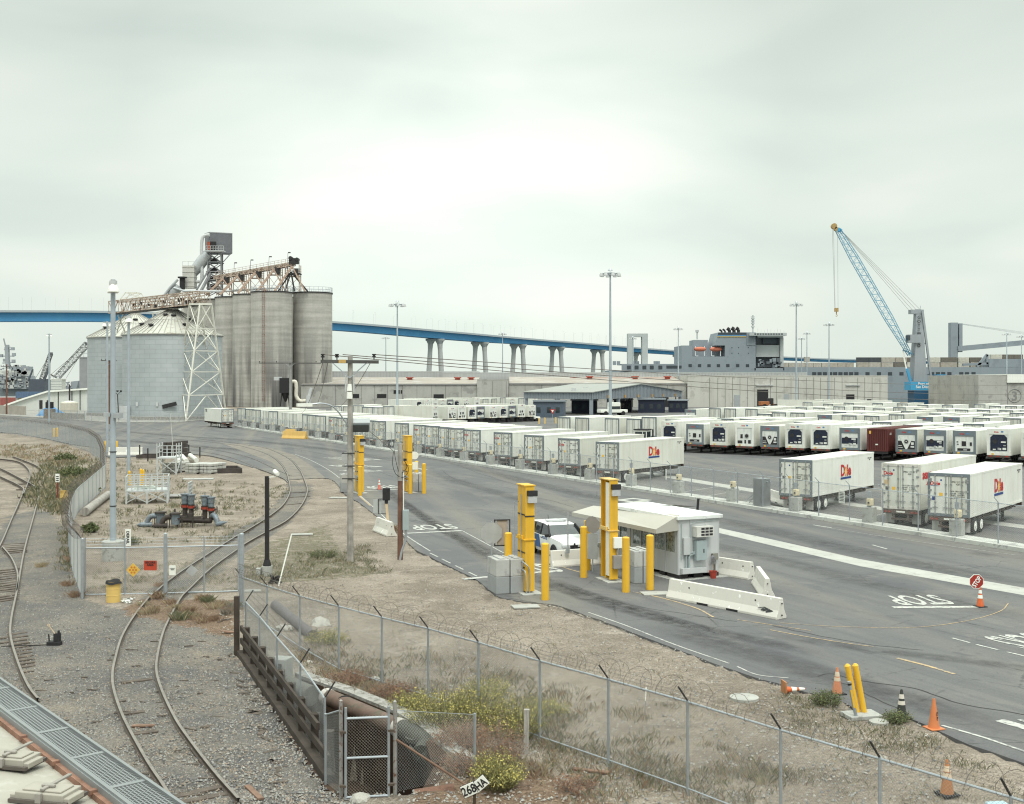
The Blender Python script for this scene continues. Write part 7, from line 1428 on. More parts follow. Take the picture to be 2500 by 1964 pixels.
cone(2044,1696,'faded orange cone left of the leaning yellow bollards',.78,ORANGE2,((.48,.62),(.66,.84)),M('dirty white collar',(.60,.48,.36),.7,var=.2));cone(2201,1755,'black cone with two white collars at the road edge',.78,M('black cone rubber',(.045,.05,.045),.7,var=.2),((.46,.60),(.68,.84)),M('dirty collar',(.62,.58,.52),.7,var=.1));cone(2280,1781,'plain orange cone with black lettering at the road edge',.80,M('plain orange cone',(.58,.20,.08),.6,var=.08),(),base=M('plain orange cone',(.58,.20,.08),.6),txt=True)
cone(926,1197,'small pinkish orange cone on the far stop line',.95,M('pinkish cone',(.62,.18,.14),.6),((.45,.62),(.7,.88)));cone(2312,1942,'brown orange cone half hidden behind the front wire fence',.78,M('dirty orange cone',(.40,.18,.08),.7,var=.3),((.46,.62),(.66,.82)),M('dirty white collar',(.60,.48,.36),.7))
p=G(1925,1692);t=thing('traffic_cone','crushed orange cone lying on its side in the weeds by the road','traffic cone',p+Vector((0,0,.1)),R(8),'traffic cones');m=MB();pr_=[(.14,0),(.10,.2),(.06,.45),(.035,.62)];m.lathe(pr_,n=16);m.v=[(z-.1,y*.8,x*.7)for x,y,z in m.v];m.build('cone_body',ORANGE,t,smooth=True);[(lambda q:(setattr(q,'v',[(z-.1,y*.8,x*.7)for x,y,z in q.v]),q.build('collar',WHITE,t,smooth=True)))(MB().lathe(pf,n=16))for pf in([(.11,.18),(.085,.34)],[(.075,.42),(.045,.6)])];m=MB();m.bx(-.16,-.12,-.2,.2,-.1,.26);m.build('base',M('dirty orange cone',(.40,.18,.08),.7,var=.3),t)
p=G(2103,1751);m=MB();m.box((0,0,.05),(.95,.65,.12),R(12));tag(m.build('concrete_pad',CONC,None,p,bevel=.02),'small concrete pad under the two leaning yellow bollards','concrete pad')
for dx,px0,yb,px1,yt,lab in((0,2093,1748,2069,1626,'leaning yellow bollard, left of the pair beside the road'),(0,2110,1748,2088,1625,'leaning yellow bollard, right of the pair beside the road')):
 a=G(px0,yb);a.z=.05;b=Wp(px1,yt,a.y);d=(b-a).normalized();m=MB();m.cyl((0,0,0),b-a,.085,n=18);tp2=MB();m.cyl(b-a,b-a+d*.05,.085,.04,n=18);tag(m.build('bollard',YEL,None,a,smooth=True),lab,'bollard','leaning yellow bollards')
a=G(2091,1758);a.z=.03;b=Wp(2073,1664,a.y);t=thing('pipe_marker','grey pipe marker with a yellow warning strip leaning by the bollards','pipe marker',a,0);m=MB();m.cyl((0,0,0),b-a,.05,n=12);m.build('pole',GALV,t,smooth=True);m=MB();f=b-a;m.bar(f*.3+Vector((.0,-.052,0)),f*.78+Vector((0,-.052,0)),.06,.01,(0,1,0));m.build('warning_strip',YEL,t);m=MB();m.cyl(f*.90,f*.95,.054,n=12);m.build('band',BLACK,t)
for px,py,w,d,lab in((1283,1484,1.1,.7,'pale concrete utility lid in the dirt before the first portal column'),(1600,1452,1.2,.8,'pale concrete utility lid on the asphalt before the guard booth'),(827,1217,1.4,.9,'pale utility lid in the dirt left of the wooden power pole'),(737,1307,1.3,.6,'pale utility lid in the dirt right of the thin white pole'),(611,1446,.9,.5,'pale utility lid behind the front fence corner')):
 p=G(px,py);m=MB();m.bx(-w/2,w/2,-d/2,d/2,0,.05);m.bx(-.08,.08,-.03,.03,.051,.06);tag(m.build('ground_plate',M('pale lid',(.36,.36,.335),.85,var=.12,fine=.1),None,p+Vector((0,0,.025)),R(random.uniform(-5,15)),bevel=.008),lab,'utility lid')
for px,py,r,lab in((1817,1708,.42,'round pale concrete manhole ring in the dirt by the road'),(2146,1768,.26,'small white round lid beside the leaning bollards')):
 p=G(px,py);m=MB();m.lathe([(r,-.02),(r,.06),(r*.8,.08),(r*.62,.06),(0,.055)],n=28);tag(m.build('manhole_ring',M('pale lid',(.46,.47,.44),.8),None,p+Vector((0,0,.02))),lab,'manhole')
p=G(1574,1748);t=thing('survey_stake','thin wooden survey stake with white painted top in the dry field','stake',p,0);m=MB();m.bar((0,0,0),(.02,0,.42),.03);m.build('lower_stake',WOODP,t);m=MB();m.bar((.02,0,.42),(.04,0,.78),.03);m.build('upper_stake',WHITE,t)
p=G(2436,2010,.0);m=MB();m.bx(-.22,.22,-.15,.15,0,.42);tag(m.build('plastic_crate',M('pale blue plastic',(.36,.50,.56),.5,var=.08),None,p,R(8),bevel=.03),'pale blue plastic box in the grass at the lower right corner','box')
# ---------- camera pole, thin poles in the dirt
p=G(652,1405);z=Zt(1163,p.y);t=thing('camera_pole','slim black pole with a white security camera arm on a concrete foot','camera pole',(p.x,p.y,0),0)
m=MB();m.bx(-.09,.09,-.09,.09,.45,z);m.lathe([(.2,.45),(.2,.5),(.13,.75)],n=14);m.build('pole',BLACK,t);m=MB();m.lathe([(.26,-.1),(.26,.45),(0,.46)],n=20);m.bx(-.5,-.28,-.2,.1,-.05,.35);m.build('concrete_foot',CONC,t)
m=MB();m.bar((0,0,z-.05),(.42,-.05,z-.02),.05);m.m=1;m.cyl((.35,.1,z+.22),(.55,-.25,z+.12),.11,n=12);m.cyl((.55,-.25,z+.12),(.57,-.28,z+.115),.08,n=12);m.m=0;m.bar((.45,-.05,z),(.45,-.05,z+.15),.05);m.build('security_camera',[WHITE,WHITE],t,smooth=True)
a=G(680,1431);b=Wp(712,1305,a.y+.5);m=MB();m.cyl((0,0,0),b-a,.032,n=7);tag(m.build('leaning_stick',WHITE,None,a),'thin white stake leaning right beside the black camera pole','stake')
p=G(672,1425);t=thing('debris_heap','small dark tangle of debris at the foot of the white stake','debris',p,0);m=MB();[m.bar((random.uniform(-.3,.3),random.uniform(-.2,.2),.03),(random.uniform(-.3,.3),random.uniform(-.2,.2),.35),.05)for _ in range(14)];m.build('scrap',DARK,t)
a=G(486,1125);b=Wp(419,1008,a.y+1);m=MB();a=G(424,1120);b=Wp(416,1012,a.y);m.cyl((0,0,0),b-a,.05,.035,n=8);tag(m.build('thin_pole',M('pale thin pole',(.48,.49,.46),.6),None,a),'thin pale pole leaning beside the white pipes','pole')
for px,yb,yt,lab in((341,1115,1087,'first'),(361,1127,1095,'second'),(461,1112,1086,'third'),(488,1118,1092,'fourth')):
 p=G(px,yb);m=MB();h=(yb-yt)/F*p.y;m.bx(-.06,.06,-.06,.06,0,h);tag(m.build('stake_post',BLACK,None,p),'short black steel post by the pipe store, %s from the left'%lab,'post','black posts round the pipe store')
# ========== FENCES ROUND THE RAILWAY
def fence(label,pts,post=2.5,sp=.075,r=.0032,arm=None,slats=None,coil=0.0,bottom=True,pr=.038,armlen=(.30,.38),exact=False,rail=.024):
 """pts: (ground xy, height of the fabric)"""
 P=[Vector((q[0][0],q[0][1],0))for q in pts];Hh=[q[1]for q in pts];o=P[0];t=thing('chain_link_fence',label,'fence',o,0);m=MB();tr=[];br=[];posts=[]
 for i in range(len(P)-1):
  a,b=P[i],P[i+1];L_=(b-a).length;n=max(1,round(L_/post))if not exact else 1
  for k_ in range(n):
   f,g=k_/n,(k_+1)/n;pa,pb=a.lerp(b,f),a.lerp(b,g);ha,hb=Hh[i]*(1-f)+Hh[i+1]*f,Hh[i]*(1-g)+Hh[i+1]*g
   s=len(m.v);hm=(ha+hb)/2;chainlink(m,pa-o,pb-o,.04,hm,sp,r)
   dxy=(pb-pa);L2=dxy.length
   for v in range(s,len(m.v)):
    x,y,z=m.v[v];fz=((Vector((x,y,0))-(pa-o)).dot(dxy)/(L2*L2));m.v[v]=(x,y,.04+(z-.04)*(ha*(1-fz)+hb*fz-.04)/(hm-.04))
   posts.append((pa,ha));
 posts.append((P[-1],Hh[-1]));m.build('wire_mesh',WIRE,t,fixn=False)
 T=[p+Vector((0,0,h))for p,h in posts];m=MB();m.tube([q-o for q in T],rail,6);m.build('top_rail',GALV,t)
 if bottom:m=MB();m.tube([p-o+Vector((0,0,.16))for p,h in posts],.018,5);m.build('bottom_rail',GALV,t)
 for i,(p,h)in enumerate(posts):
  m=MB();m.cyl((0,0,-.2),(0,0,h+.03),pr,n=8)
  if arm:m.m=1;A_=Vector((arm[0],arm[1],0))if not callable(arm)else arm(i);m.bar((0,0,h+.02),A_*armlen[0]+Vector((0,0,h+armlen[1])),.03)
  q=m.build('fence_post',[GALV,DARK],t);q.location=p-o
 if arm:
  m=MB()
  for f in(.35,.65,.98):
   W=[T[i]+(Vector((arm[0],arm[1],0))if not callable(arm)else arm(i))*armlen[0]*f+Vector((0,0,armlen[1]*f))-o for i in range(len(T))];m.tube(W,.005,3)
   for a,b in zip(W,W[1:]):
    n=int((b-a).length/.14)
    for k_ in range(n):c_=a.lerp(b,k_/n);m.bar(c_-Vector((.02,0,.02)),c_+Vector((.02,0,.022)),.006)
  m.build('barbed_wire',BARB,t,fixn=False)
  if coil:
   m=MB();C_=[]
   for i in range(len(T)-1):
    a=T[i]+(Vector((arm[0],arm[1],0))if not callable(arm)else arm(i))*.2+Vector((0,0,.30))-o;b=T[i+1]+(Vector((arm[0],arm[1],0))if not callable(arm)else arm(i+1))*.2+Vector((0,0,.30))-o;L_=(b-a).length;d=(b-a)/max(L_,1e-6);x=d.cross(Vector((0,0,1))).normalized();n=max(6,int(L_/coil*12))
    for k_ in range(n):u=k_/n;th=2*PI*u*max(1,round(L_/coil));C_.append(a+d*L_*u+x*.27*math.cos(th)+Vector((0,0,.27*math.sin(th)))+d*.1*math.sin(th*.5))
   m.tube(C_,.0055,3);m.build('razor_coil',BARB,t,fixn=False)
 if slats:
  m=MB()
  for i in range(len(P)-1):
   if i<slats:continue
   a,b=P[i],P[i+1];L_=(b-a).length;n=int(L_/.095);d=(b-a)/L_
   for k_ in range(n):c_=a.lerp(b,(k_+.5)/n)-o;h=Hh[i]+(Hh[i+1]-Hh[i])*(k_+.5)/n;m.bar(c_+Vector((0,0,.08)),c_+Vector((0,0,h-.05)),.068,.008,Vector((-d.y,d.x,0)))
  m.build('privacy_slats',M('pale privacy slats',(.58,.585,.57),.6,var=.06),t,fixn=False)
 return t
def fp(x,yb,yt):p=G(x,yb);return((p.x,p.y),(yb-yt)/F*p.y)
lf=[(-60,1053,1019),(0,1057,1023),(56,1065,1029),(112,1073,1035),(169,1086,1044),(219,1104,1057),(243,1124,1073),(256,1158,1100),(257,1192,1136),(226,1223,1162),(192,1253,1190),(182,1268,1203),(172,1298,1226),(168,1335,1256),(174,1388,1290),(199,1461,1317)]
LF=[fp(*q)for q in lf]
armf=lambda i:Vector((-.8,-.3,0))
fence('curving galvanised fence with pale slats and barbed wire beside the left tracks',LF,2.6,.15,.0032,(-.75,-.35),slats=8,coil=.45)
gy=[G(x,q)for x,q in((208,1455),(401,1452),(407,1451),(582,1446))];hg=2.06
for a,b,mid,lab in((gy[0],gy[1],.5,'left leaf of the chain link track gate, carrying the yellow and red signs'),(gy[2],gy[3],.52,'right leaf of the chain link track gate, carrying the white and silver signs')):
 t=thing('track_gate',lab,'gate',a,0,'track gate leaves');o=a;m=MB()
 for f in(0,mid,1):p=a.lerp(b,f)-o;m.cyl(p+Vector((0,0,.02)),p+Vector((0,0,hg+(.45 if f in(0,1)else.4))),.035,n=8)
 for z in(.05,hg):m.cyl(Vector((0,0,z)),b-o+Vector((0,0,z)),.03,n=8)
 for z in(hg+.15,hg+.28,hg+.41):m.cyl(Vector((0,0,z)),b-o+Vector((0,0,z)),.006,n=4)
 m.build('frame',GALV,t);m=MB();chainlink(m,a-o,b-o,.05,hg,.095,.003);m.build('wire_mesh',WIRE,t,fixn=False)
for px,yb,yt,r,lab in((201,1462,1316,.06,'left galvanised post of the track gate at the end of the slatted fence'),(404,1456,1303,.075,'galvanised meeting post between the two track gate leaves'),(590,1482,1304,.11,'thick galvanised corner post where the gate meets the front fence')):
 p=G(px,yb);m=MB();h=(yb-yt)/F*p.y;m.lathe([(r,0),(r,h),(0,h+.04)],n=14);tag(m.build('gate_post',GALV,None,p,smooth=True),lab,'post')
def gsign(px,py,label,fn):
 y=gy[0].y-.08;p=Wp(px,py,y);t=thing('sign',label,'sign',p,0);fn(t);return t
def s1(t):
 m=MB();m.box((0,0,0),(.42,.02,.42),0,0,R(45));m.build('panel',M('yellow sign',(.66,.42,.08),.5),t);m=MB()
 for a in range(6):m.cyl((.13*math.cos(a*PI/3),-.02,.13*math.sin(a*PI/3)),(.13*math.cos(a*PI/3),-.011,.13*math.sin(a*PI/3)),.045,n=10)
 m.cyl((0,-.02,0),(0,-.011,0),.045,n=10);m.build('symbol',M('orange disc',(.52,.19,.03),.5),t)
def s2(t):
 m=MB();m.bx(-.28,.28,-.01,.01,-.21,.21);m.build('panel',M('red sign',(.45,.06,.03),.5),t);put_text('secure',TEXTK,t,(0,-.016,.09),scale=.72)
def s3(t):m=MB();m.bx(-.14,.14,-.01,.01,-.21,.21);m.build('panel',WHITE,t,bevel=.008);put_text('small',TEXTK,t,(0,-.016,.07),scale=.42)
def s4(t):m=MB();m.box((0,0,0),(.36,.02,.36),0,0,R(42));m.build('panel',M('bare sign aluminium',(.40,.41,.41),.4,.3),t)
gsign(325,1392,'yellow diamond sign with orange discs on the track gate',s1);gsign(367,1381,'red rectangular sign with black lettering on the track gate',s2);gsign(421,1393,'small white notice on the track gate',s3);gsign(468,1394,'bare silver diamond sign back on the track gate',s4)
p=G(313,1408);t=thing('derail_sign','tall narrow white railway sign reading downward on a thin post behind the gate','sign',p,0);z1=Zt(1292,p.y);z0=Zt(1328,p.y);m=MB();m.bx(-.03,.03,0,.04,0,z1);m.build('post',M('pinkish post',(.40,.35,.32),.8),t);m=MB();m.bx(-.13,.13,-.03,0,z0-.1,z1);m.build('panel',WHITE,t);put_text('derail',TEXTK,t,(-.07,-.036,(z0+z1)/2-.05),(R(90),R(90),0),scale=.72)
def barrel(px,yb,label,h=.88,bag=True):
 p=G(px,yb);t=thing('barrel',label,'barrel',p,0);m=MB();r=.29;m.lathe([(r,0),(r,h*.32),(r+.012,h*.335),(r,h*.35),(r,h*.64),(r+.012,h*.655),(r,h*.67),(r,h-.02),(r+.015,h),(r-.02,h),(r-.02,h-.3),(0,h-.3)],n=28);m.build('drum',M('pale yellow drum',(.66,.46,.15),.45,var=.05,streak=.12),t,smooth=True)
 if bag:m=MB();m.lathe([(r+.06,h-.10),(r+.03,h-.02),(r-.01,h+.035),(r-.06,h-.02),(.0,h-.1)],n=18);m.v=[(x*(1+.06*math.sin(9*z+7*x)),y,z+.025*math.sin(11*x+5*y))for x,y,z in m.v];m.build('bin_bag',BLACK,t,smooth=True)
barrel(277,1470,'yellow drum bin lined with a black bag in front of the track gate');barrel(156,1224,'yellow drum behind the red post left of the curved fence',.8,False)
p=G(141,1226);t=thing('marker_sign','small white lettered sign on a red post left of the curved fence','sign',p,0);m=MB();h=Zt(1157,p.y);m.bar((0,0,0),(0,0,h),.09);m.build('post',M('dark red post',(.20,.03,.025),.7),t);m=MB();m.bx(-.16,.16,-.07,-.047,h-.65,h);m.build('panel',WHITE,t);m=MB();[m.bx(-.1,.1,-.08,-.0705,h-.55+i*.15,h-.48+i*.15)for i in range(3)];m.build('lettering',TEXTK,t)
ft=[(652,1431,41.7,1.75),(732,1456,39.3,1.9),(827,1481,37.6,2.1)]
pts=[fp(590,1482,1409),fp(652,1537,1431),fp(732,1590,1456),fp(827,1645,1481)]
for px,yt in((932,1508),(1045,1535),(1168,1569),(1318,1614),(1485,1659),(1679,1714),(1906,1783),(2148,1853),(2468,1947),(2840,2060)):y=F*(HC-2.1)/(yt-HY);pts.append(((X_(px,y),y),2.1))
fence('long chain link security fence with razor coil crossing the foreground',pts,2.5,.072,.0022,(-.78,-.50),coil=.55,exact=True,pr=.033)
# ========== CULVERT PIT, TIMBER GUARD, PIPES, SMALL GATE
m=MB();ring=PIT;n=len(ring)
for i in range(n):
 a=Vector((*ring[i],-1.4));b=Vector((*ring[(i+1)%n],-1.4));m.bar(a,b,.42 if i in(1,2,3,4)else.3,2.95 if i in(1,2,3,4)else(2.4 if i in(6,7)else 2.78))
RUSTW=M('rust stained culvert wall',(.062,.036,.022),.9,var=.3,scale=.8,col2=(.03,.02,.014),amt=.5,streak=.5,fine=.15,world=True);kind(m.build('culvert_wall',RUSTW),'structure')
cop=[G(*q)for q in((735,1652),(751,1661),(860,1698),(981,1748),(1050,1790),(1100,1835),(1150,1870))];m=MB()
for a,b in zip(cop,cop[1:]):m.bar(a+Vector((0,0,-.15)),b+Vector((0,0,-.15)),.42,.62)
tag(m.build('coping_wall',CONCD),'weathered concrete coping wall along the right edge of the culvert pit','wall')
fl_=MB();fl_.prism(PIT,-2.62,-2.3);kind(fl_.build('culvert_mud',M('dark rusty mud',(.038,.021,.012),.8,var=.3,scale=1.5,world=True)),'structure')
m=MB();a=G(560,1560);t=thing('timber_guard','two rail dark timber guard beside the culvert pit','guard rail',G(690,1757),0);o=Vector(t.location)
TB_=M('dark creosote timber',(.055,.042,.034),.85,var=.3,scale=2,streak=.4,streak_col=(.02,.015,.012),fine=.2);e0,e1=G(583,1600),G(799,1911)
for z,nm in((.50,'lower_rail'),(.92,'upper_rail')):m=MB();m.bar(e0-o+Vector((.08,0,z)),e0.lerp(e1,.99 if z<.6 else.90)-o+Vector((.08,0,z)),.08,.19);m.build(nm,TB_,t,bevel=.01)
m=MB();m.bar(e0-o+Vector((.05,0,.05)),e1-o+Vector((.05,0,.05)),.25,.25);m.build('kerb_timber',TB_,t,bevel=.01)
for k_ in range(9):p=e0.lerp(e1,.03+k_*.115)-o+Vector((.2,0,0));m=MB();m.bx(p.x-.1,p.x+.1,p.y-.12,p.y+.12,-.6,1.02);m.build('post',TB_,t,bevel=.01)
fence('rust flecked chain link fence between the timber guard and the culvert pit',[fp(600,1596,1470),fp(634,1636,1506),fp(676,1706,1557),fp(733,1785,1621),fp(793,1864,1706)],2.5,.064,.0018,(.75,.45),bottom=False,exact=True,pr=.03)
t=thing('small_gate','narrow rusty chain link gate standing over the culvert pit','gate',G(895,1950),0);o=Vector(t.location);ga,gb=G(844,1953),G(949,1948);m=MB();h=1.9
for p in(ga,gb):m.cyl(p-o,p-o+Vector((0,0,h+.14)),.032,n=9)
for z in(.05,.92,h-.1):m.cyl(ga-o+Vector((0,0,z)),gb-o+Vector((0,0,z)),.028,n=8)
m.build('frame',GALV,t,smooth=True);m=MB();chainlink(m,ga-o,gb-o,.06,h-.05,.070,.0024);m.build('wire_mesh',M('rusty wire',(.30,.27,.24),.6,.3,var=.3),t,fixn=False)
m=MB();[m.box(p-o+Vector((dx,0,z)),(.14,.07,.05))for p,dx in((ga,-.06),(gb,.06))for z in(.3,1.5)];m.build('hinge',RUSTY,t)
for px,yb,yt,lab in((832,1948,1711,'rusty galvanised gate post left of the narrow culvert gate'),(964,1941,1713,'rusty galvanised gate post right of the narrow culvert gate')):p=G(px,yb);h=(yb-yt)/F*p.y;m=MB();m.lathe([(.042,0),(.042,h),(0,h+.04)],n=12);tag(m.build('gate_post',M('rusty galvanised post',(.33,.32,.31),.5,.3,var=.15,scale=4,col2=(.16,.08,.05),amt=.35),None,p,smooth=True),lab,'post')
gd=G(834,1947);fence('short chain link wing between the timber guard and the narrow gate',[((G(795,1915).x,G(795,1915).y),1.6),((gd.x,gd.y),1.95)],2.5,.06,.0022,None,bottom=False,exact=True,pr=.03)
fence('sagging chain link panel right of the narrow culvert gate',[fp(966,1940,1735),fp(1159,1893,1745)],5,.070,.0020,None,bottom=False,exact=True,pr=.035,rail=.006)
a=G(966,1941)+Vector((0,0,1.25));b=G(1140,1935)+Vector((0,0,.15));m=MB();m.cyl((0,0,0),b-a,.025,n=8);tag(m.build('brace_pipe',M('rusty brace pipe',(.20,.12,.085),.8,var=.2),None,a,smooth=True),'rusty brace pipe slanting down right of the narrow gate','pipe')
PIPE=M('rusty brown pipe',(.145,.095,.075),.65,.1,var=.2,scale=2,col2=(.09,.085,.06),amt=.5,streak=.3,fine=.12)
def zpt(px,py,z):p=G(px,py,z);p.z=z;return p
t=thing('culvert_pipe','large rusty brown pipe spanning the culvert pit with dark flanged elbow','pipe',zpt(880,1735,.1),0);o=Vector(t.location)
p0,p1,p2=zpt(798,1702,.1),zpt(972,1776,.05),zpt(1020,1803,0);p3,p4=zpt(1030,1842,-.2),zpt(1062,1872,-.5)
m=MB();m.cyl(p0-o,p1-o,.235,n=22);m.build('main_pipe',PIPE,t,smooth=True)
COL=M('pale tape collar',(.46,.43,.40),.7,var=.1);m=MB();d=(p1-p0).normalized();m.cyl(p0-o-d*.05,p0-o+d*.16,.25,n=20);m.cyl(p1-o-d*.02,p1-o+d*.2,.26,n=20);m.build('collar',COL,t,smooth=True)
m=MB();m.tube(catmull([p1-o+d*.15,p2-o,p2-o+d*.25+Vector((.05,-.1,-.12)),p3-o],5),.25,18);[m.lathe([(.26,-.05),(.33,-.05),(.33,.05),(.26,.05)],p2-o+Vector((.04*q,-.1*q,-.05*q)),18)for q in(0,3)];m.build('elbow',M('dark olive rubber elbow',(.06,.06,.05),.7,var=.25,fine=.15),t,smooth=True)
m=MB();m.cyl(p3-o,p4-o,.21,n=18);m.build('lower_pipe',M('dark olive rubber elbow',(.075,.075,.06)),t,smooth=True);m=MB();m.tube([p0-o+d*1.0+Vector((.24*math.cos(a*PI/8),0,.24*math.sin(a*PI/8)))for a in range(16)],.03,6,True);m.build('chain',BLACK,t)
a,b=zpt(690,1672,.25),zpt(760,1700,.15);m=MB();m.cyl((0,0,0),b-a,.30,n=20);tag(m.build('pipe',M('grey green pipe',(.12,.12,.105),.8,var=.15,scale=2),None,a,smooth=True),'fat grey green pipe behind the wire at the head of the culvert pit','pipe')
a,b=zpt(672,1478,.1),zpt(763,1552,.12);m=MB();m.cyl((0,0,0),b-a,.20,n=18);tag(m.build('pipe',M('purple grey pipe',(.13,.115,.12),.7,var=.15,scale=2,fine=.1),None,a,smooth=True),'dark pipe emerging from the ground behind the front fence corner','pipe')
p=G(686,1668);t=thing('valve_box','white concrete box standing on the culvert head behind the timber guard','box',p,R(-15));m=MB();m.bx(-.28,.28,-.28,.28,.1,.78);m.build('body',CONC,t,bevel=.02);m=MB();m.bx(.02,.16,-.30,-.281,.5,.66);m.build('window',DARK,t)
a,b=zpt(1010,1950,-.2),zpt(1110,1935,-.1);m=MB();m.cyl((0,0,0),b-a,.2,n=14);tag(m.build('log',WOODB,None,a,smooth=True),'thick brown log lying across the foot of the culvert pit','log')
m=MB();random.seed(21)
for px,py,r,lab in((692,1537,.34,'pale rock at the end of the dark pipe, left one'),(782,1525,.42,'large pale rock at the end of the dark pipe, right one'),(912,1663,.22,'white rock at the foot of the front fence in the red grass'),(880,1952,.26,'pale rock under the narrow gate'),(755,1618,.14,'small white rock in the dead grass by the pit')):
 bm=bmesh.new();bmesh.ops.create_icosphere(bm,subdivisions=2,radius=r);p=G(px,py)
 for v in bm.verts:v.co*=1+.35*mnoise.noise(v.co*3+p);v.co.z*=.6
 me=bpy.data.meshes.new('rock');bm.to_mesh(me);bm.free();me.materials.append(M('pale rock',(.40,.385,.35),.9,var=.15,scale=3,fine=.15));o_=bpy.data.objects.new('rock',me);C.objects.link(o_);o_.location=p;tag(o_,lab,'rock')
for px,yb,yt,lab in((505,0,0,''),):
 pass
p=G(578,1600);m=MB();m.bar((0,0,-.2),(0,0,2.0),.16);tag(m.build('wooden_post',TB_,None,p),'dark square wooden post at the head of the culvert fence','post')
p=G(1284,1840);m=MB();m.bar((0,0,-.1),(.02,0,1.1),.13);tag(m.build('wooden_post',WOODP,None,p),'weathered grey stump post among the weeds before the front fence','post')
y=23.7;t=thing('number_sign','two crooked white number plates on a short brown post at the bottom edge','sign',Wp(1157,1990,y),0);o=Vector(t.location);m=MB();m.bar(Wp(1155,2100,y)-o,Wp(1159,1925,y)-o,.06,.05);m.build('post',M('brown sign post',(.06,.04,.025),.8),t)
for(x,q),w,h,an,k_,dy in(((1145,1927),.28,.24,-24,'sign',-.05),((1173,1913),.30,.22,-40,'sign2',-.02)):
 m=MB();c_=Wp(x,q,y)-o;m.box((c_.x,dy,c_.z),(w,.012,h),0,0,R(an));m.m=1;m.box((c_.x,dy+.008,c_.z),(w+.02,.004,h+.02),0,0,R(an));m.build('panel',[WHITE,BLACK],t,bevel=.004);dn=Vector((math.sin(R(an)),0,math.cos(R(an))));put_text(k_,TEXTK,t,Vector((c_.x,dy-.011,c_.z))-dn*.08,(R(90),R(an),0),scale=.82)
# ========== SWITCH STAND, RAIL CAR
p=G(134,1577);t=thing('switch_stand','black iron switch stand with a pale lever beside the left track','switch stand',p,0);t.scale=(.55,)*3;m=MB();m.bx(-.45,.4,-.25,.25,0,.28);m.bx(-.05,.35,-.15,.15,.28,.8);m.cyl((.28,-.1,.2),(.28,-.1,1.0),.08,n=8);m.cyl((-.35,0,.2),(-.4,0,.75),.05,n=6);m.build('body',BLACK,t,bevel=.02);m=MB();m.bar((.1,-.1,.7),(-.3,-.15,1.3),.04);m.tube([(-.34+.09*math.cos(a),-.15,1.35+.06*math.sin(a))for a in(0,1,2,3,4,5,6)],.02,5);m.build('lever',M('pale lever',(.60,.45,.30),.6),t);m=MB();m.bar((-.3,0,.06),(-3.2,-.5,.08),.06);m.build('throw_rod',DARK,t)
RZ_=4.6;Ra=G(0,1660,RZ_);Rb=G(440,1964,RZ_);rd=(Rb-Ra).normalized();ang=math.atan2(rd.y,rd.x)
t=thing('rail_car','cream hopper rail car roof with steel grating walkway in the near left corner','rail car',(Ra.x,Ra.y,0),ang)
CREAM=M('cream rail car roof',(.37,.352,.305),.55,var=.06,scale=1.2,col2=(.42,.405,.36),amt=.4,streak=0,fine=.03);k=CREAM.node_tree
wv=k.nodes.new('ShaderNodeTexWave');wv.wave_type='RINGS';wv.inputs['Scale'].default_value=2.6;wv.inputs['Distortion'].default_value=7;wv.inputs['Detail'].default_value=3;tcn=k.nodes.new('ShaderNodeTexCoord');k.links.new(tcn.outputs['Object'],wv.inputs['Vector']);bs=[n for n in k.nodes if n.type=='BSDF_PRINCIPLED'][0];bpn=k.nodes.new('ShaderNodeBump');bpn.inputs['Strength'].default_value=.12;bpn.inputs['Distance'].default_value=.02;k.links.new(wv.outputs['Fac'],bpn.inputs['Height']);k.links.new(bpn.outputs[0],bs.inputs['Normal'])
m=MB();X0,X1=-7.0,11.0;m.add([(x,y,z)for x in(X0,X1)for y,z in((-.50,RZ_-.16),(-1.0,RZ_-.10),(-1.7,RZ_-.05),(-2.4,RZ_-.10),(-3.2,RZ_-.3),(-3.25,1.1),(-.25,1.1),(-.25,RZ_-.28),(-.50,RZ_-.20))],[(i,i+1,i+10,i+9)for i in range(8)]+[(8,0,9,17),tuple(range(8,-1,-1)),tuple(range(9,18))]);m.build('body',CREAM,t)
m=MB();m.bx(X0,X1,-.56,-.50,RZ_-.19,RZ_-.08);m.bx(X0,X1,-1.92,-1.85,RZ_-.06,RZ_-.02);[m.bx(.34+i*1.35,.42+i*1.35,-.59,-.48,RZ_-.1,RZ_-.05)for i in range(-4,8)];m.build('roof_seam',M('rusty roof seam',(.25,.135,.095),.8,var=.25,scale=6),t)
GR=M('grating steel',(.25,.265,.27),.5,.3,var=.06);m=MB();m.bx(X0,X1,-.04,.0,RZ_-.03,RZ_+.05);m.bx(X0,X1,-.48,-.43,RZ_-.05,RZ_+.03);m.bx(X0,X1,-.50,-.48,RZ_-.14,RZ_+.0)
for i in range(-4,9):m.bx(.62+i*1.35,.70+i*1.35,-.43,-.04,RZ_-.02,RZ_+.028)
m.build('walkway_frame',GR,t);m=MB()
for y in frange(-.41,-.05,.045):m.bx(X0,X1,y,y+.014,RZ_-.005,RZ_+.02)
for i in range(int((X1-X0)/.06)):m.bx(X0+i*.06,X0+i*.06+.013,-.43,-.04,RZ_-.004,RZ_+.019)
m.build('walkway_grating',GR,t,fixn=False)
HT=M('taupe hatch cover',(.34,.318,.275),.6,var=.08,scale=3)
Rm=Matrix.Rotation(-ang,3,'Z')
